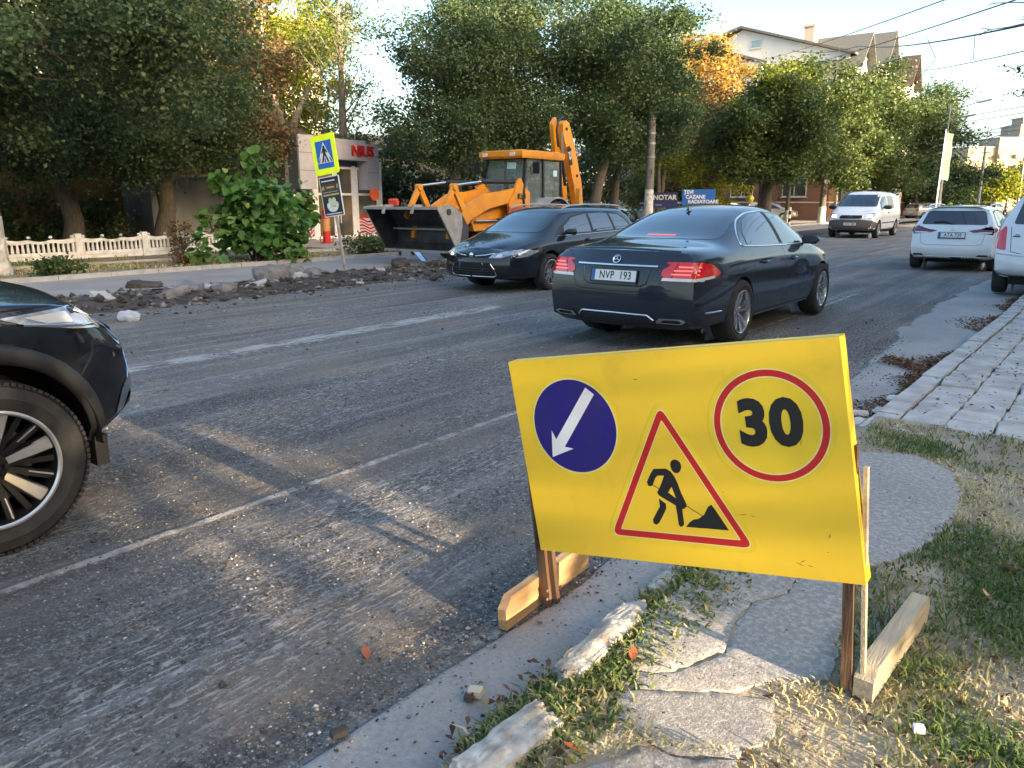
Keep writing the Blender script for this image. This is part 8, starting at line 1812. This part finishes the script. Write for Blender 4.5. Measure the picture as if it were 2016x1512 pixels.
# grass: short blades, green tufts and straw, none on the path plates
HULL = [[(-1.14, 2.6), (-1.05, 3.05), (-1.0, 4.0), (-.42, 3.95), (-.46, 3.4), (-.60, 3.05), (-.52, 2.5), (-.49, 2.25), (-.64, 2.1), (-.58, 1.9), (-.60, 1.72), (-.50, 1.6), (-.52, 1.4), (-.80, 1.3), (-.90, 1.6), (-.98, 1.8), (-1.08, 2.1), (-1.14, 2.4)]]
def onpath(x, y, Q=None):
    c = np.zeros(len(x), bool)
    for P in (Q or PL + HULL):
        A = np.array(P); j = len(A) - 1; ins = np.zeros(len(x), bool)
        for i in range(len(A)):
            cond = ((A[i, 1] > y) != (A[j, 1] > y)); xi = (A[j, 0] - A[i, 0]) * (y - A[i, 1]) / (A[j, 1] - A[i, 1] + 1e-12) + A[i, 0]; ins ^= cond & (x < xi); j = i
        c |= ins
    return c
def grass(name, X, Y, Z, h, g, seed, wd=.0035, lean=.6):
    rs = np.random.RandomState(seed); n = len(X); a = rs.rand(n) * 6.28; b = rs.rand(n) * 6.28; hh = h * (.4 + .9 * rs.rand(n)); L = lean * hh * (.2 + rs.rand(n) * 1.3)
    wx, wy = np.cos(a) * wd, np.sin(a) * wd; dx, dy = np.cos(b) * L, np.sin(b) * L
    V = np.empty((n, 5, 3)); V[:, 0] = np.stack([X - wx, Y - wy, Z], 1); V[:, 1] = np.stack([X + wx, Y + wy, Z], 1)
    V[:, 2] = np.stack([X + wx * .8 + dx * .4, Y + wy * .8 + dy * .4, Z + hh * .62], 1); V[:, 3] = np.stack([X - wx * .8 + dx * .4, Y - wy * .8 + dy * .4, Z + hh * .62], 1); V[:, 4] = np.stack([X + dx * 1.1, Y + dy * 1.1, Z + hh * (1 - .3 * (L / hh).clip(0, 1))], 1)
    k = np.arange(n)[:, None] * 5; F = np.concatenate([k + np.array([[0, 1, 2]]), k + np.array([[0, 2, 3]]), k + np.array([[3, 2, 4]])]); o = npmesh(name, V.reshape(-1, 3), F, GRM, None, rnd=np.tile(g, 3)); o['kind'] = 'stuff'
GRM = leafmat('grass_blades', [(.075, .125, .035), (.12, .175, .05), (.22, .23, .09), (.40, .34, .19), (.54, .48, .31)], tr=.25, rough=.7)
n = 120000; X = -1.22 + 2.3 * rs.rand(n) ** .9; Y = .95 + 4.55 * rs.rand(n) ** 1.1; op = onpath(X, Y)
den = fbm(X * 2.6, Y * 2.6, 91, 3); edge = (X < -.98); prob = np.where(edge, .55, .72) * np.clip(.55 + 1.5 * den, .10, 1); keep = (~op) & (rs.rand(n) < prob) & ~((X < -1.08) & (Y > 3.1)) ; X, Y = X[keep], Y[keep]
gr = fbm(X * 2.0, Y * 2.0, 97, 3); g = np.clip(.68 - gr * 1.5 + .28 * rs.randn(len(X)), 0, 1); h = np.where(g < .45, .040, .026) * (1 + .4 * fbm(X * 5, Y * 5, 99, 2))
grass('verge_grass', X, Y, soilz(X, Y), h, g, 3, lean=.9)
n = 7000; X = -1.14 + .22 * rs.randn(n) * .5; Y = 1.35 + 1.7 * rs.rand(n); k = (X > -1.24) & (X < -.90); X, Y = X[k], Y[k]; grass('kerb_weeds', X, Y, soilz(X, Y) - .01, .045 + 0 * X, np.clip(.3 + .35 * rs.randn(len(X)), 0, 1), 5, wd=.006, lean=.8)
n = 9000; X = -1.1 + .8 * rs.rand(n); t_ = rs.rand(n); Y = 1.35 + 1.2 * t_; k = onpath(X, Y) & ~onpath(X, Y, PL) & (fbm(X * 4, Y * 4, 93, 3) > .0); grass('path_wisps', X[k], Y[k], .118 + 0 * X[k], .02 + 0 * X[k], np.clip(.8 + .2 * rs.randn(k.sum()), 0, 1), 6, lean=1.5)
n = 26000; X = -22.3 + 6.0 * rs.rand(n); Y = -4 + 24 * rs.rand(n); k = (fbm(X * .9, Y * .6, 95, 3) > -.15) & ~((X < -18.3) & (Y > 16)); X, Y = X[k], Y[k]; grass('left_verge_grass', X, Y, .05 + 0 * X, .07 + 0 * X, np.clip(.62 - .5 * (X < -20.2) + .25 * rs.randn(len(X)), 0, 1), 7, wd=.012)
# fallen leaves: brown litter along the kerb (a mass), and single leaves one can count
def litter(name, X, Y, Z, s, m, seed, curl=.35):
    rs = np.random.RandomState(seed); n = len(X); a = rs.rand(n) * 6.28; S_ = s * (.5 + rs.rand(n)); u = np.stack([np.cos(a), np.sin(a), .35 * rs.randn(n)], 1); v = np.stack([-np.sin(a), np.cos(a), .35 * rs.randn(n)], 1); P = np.stack([X, Y, Z + S_ * .25], 1)
    up = np.array([0, 0, 1.0]); V = np.stack([P - u * S_[:, None], P + v * S_[:, None] * .45 + up * (S_ * curl)[:, None], P + u * S_[:, None] + up * (S_ * curl * rs.rand(n))[:, None], P - v * S_[:, None] * .45 + up * (S_ * curl)[:, None]], 1)
    k = np.arange(n)[:, None] * 4; F = np.concatenate([k + np.array([[0, 1, 2]]), k + np.array([[0, 2, 3]])]); o = npmesh(name, V.reshape(-1, 3), F, m, None, rnd=np.tile(rs.rand(n), 2)); o['kind'] = 'stuff'; return o
LB = leafmat('litter_brown', [(.05, .022, .014), (.10, .045, .026), (.17, .085, .045), (.30, .20, .11)], tr=.15, rough=.8)
n = 6500; Y = 4.9 + 12 * rs.rand(n) ** 1.4; xk = np.interp(Y, [5.2, 7.9, 11.5, 20], [-1.15, -1.10, -1.01, -.98]); w = np.clip(fbm(Y * .9, Y * 0 + 2, 61, 3) * 2.2 + .7, .08, 1.6); X = xk - np.abs(rs.randn(n)) * .13 * w; litter('leaf_litter', X, Y, .028 + 0 * X, .017, LB, 8)
n = 1100; X = -1.12 - .50 * rs.rand(n) ** 1.8; Y = 7.7 + .30 * (-1.1 - X) / .4 + (.10 + .25 * (X > -1.25)) * rs.randn(n); litter('leaf_litter', X, Y, .028 + 0 * X, .017, LB, 9)
n = 330; X = -1.16 + .25 * rs.randn(n) * .3; Y = 1.3 + .55 * rs.rand(n); litter('leaf_litter', X, Y, .06 + 0 * X, .014, LB, 10)
n = 2200; X = -1.0 + 1.8 * rs.rand(n); Y = 1.1 + 4.4 * rs.rand(n); k = ~onpath(X, Y); litter('leaf_litter', X[k], Y[k], soilz(X[k], Y[k]) + .008, .013, LB, 11)
n = 500; X = -1.0 + 1.2 * rs.rand(n); Y = 5.3 + 8 * rs.rand(n); litter('leaf_litter', X, Y, .105 + 0 * X, .014, LB, 12)
n = 900; X = -16.3 - 5 * rs.rand(n); Y = -2 + 18 * rs.rand(n); litter('leaf_litter', X, Y, .07 + 0 * X, .035, LB, 13)
def leaf(x, y, z, s, rz, m, label, tilt=.25):
    V = []; prof = [(0, -.5, .0), (.20, -.28, .05), (.27, 0, .06), (.17, .30, .05), (0, .55, .10), (-.17, .30, .06), (-.27, 0, .08), (-.20, -.28, .06), (0, 0, 0)]
    o = mesh('fallen_leaf', [(a * s, b * s, c * s) for a, b, c in prof] + [(0, -.8 * s, .02 * s)], [[i, (i + 1) % 8, 8] for i in range(8)] + [[0, 9, 1]], m, None, ang=60); o.location = (x, y, z); o.rotation_euler = (tilt, tilt * .5, rz); tag(o, label, 'leaf', 'single fallen leaves'); return o
LO = mat('orange_leaf', (.38, .105, .04), rough=.6, col2=(.32, .08, .03), scale=30); LT = mat('tan_leaf', (.46, .33, .19), rough=.7, col2=(.34, .20, .11), scale=30); LW = mat('pale_leaf', (.62, .55, .42), rough=.7)
leaf(-1.84, 1.57, .012, .058, 1.0, LO, 'single orange leaf on the milled road left of the kerb'); leaf(-1.02, 1.96, .128, .050, .3, LO, 'orange curled leaf on the path edge below the board'); leaf(-.14, 3.4, .115, .09, 2.6, LT, 'long tan leaf standing in the grass at the right edge', .7); leaf(-.18, 3.1, .115, .055, 1.1, LT, 'small tan leaf in the grass below the long one', .5)
leaf(-1.205, 1.52, .055, .06, .5, LT, 'tan leaf leaning against the lower kerb stone', .6); leaf(-1.22, 1.60, .05, .055, 2.0, LT, 'pinkish curled leaf above the lower kerb stone', .4); leaf(-1.82, 2.68, .014, .05, 2.2, LO, 'small rusty leaf on the road left of the board leg'); leaf(-1.09, 4.95, .06, .06, 1.4, LW, 'pale leaf in the gutter end behind the board'); leaf(-.60, 1.55, .125, .05, .2, LO, 'reddish leaf at the bottom of the path'); leaf(-.95, 1.50, .11, .05, 1.9, LO, 'rust-coloured leaf in the weeds by the lower kerb stone')
o = lump('pebble', (-1.37, 1.60, .040), (.045, .036, .026), .4, mat('cream_stone', (.55, .46, .33), rough=.8), None, 150, .08, 3); tag(o, 'cream pebble lying in the gutter near the bottom edge', 'stone'); o = lump('pebble', (-1.375, 1.575, .034), (.03, .026, .02), .4, M['chunkdark'], None, 151, .1, 2); tag(o, 'black pebble touching the cream one in the gutter', 'stone')
o = lump('pebble', (-.23, 2.12, .125), (.030, .022, .02), .4, M['signwhite'], None, 152, .1, 3); tag(o, 'white scrap of litter in the grass right of the wooden foot', 'litter'); o = lump('pebble', (-1.10, 1.66, .085), (.035, .032, .025), .4, mat('grey_stone', (.38, .39, .40), rough=.9), None, 153, .08, 3); tag(o, 'round grey stone in the weeds above the lower kerb stone', 'stone'); o = lump('pebble', (-1.56, 1.22, .040), (.05, .028, .02), 1.2, M['chunkdark'], None, 154, .15, 3); tag(o, 'dark asphalt lump in the gutter at the bottom edge', 'stone')
for i, (x, y, s, r) in enumerate(((-1.13, 5.02, .20, .3), (-1.16, 5.45, .17, 1.0), (-1.30, 5.15, .13, .6), (-1.14, 5.9, .13, 0), (-1.28, 5.75, .10, 2), (-1.35, 5.5, .12, 1), (-1.16, 6.35, .10, 0))):
    o = lump('kerb_fragment', (x, y, .03), (s, s * 1.5, .06), r, M['paver'], None, 160 + i, .10, 5); tag(o, ['largest', 'second largest', 'flat left', 'third', 'smallest left', 'middle left', 'farthest'][i] + ' broken kerb piece lying in the leafy gutter behind the board', 'rubble', 'broken kerb pieces in the gutter')
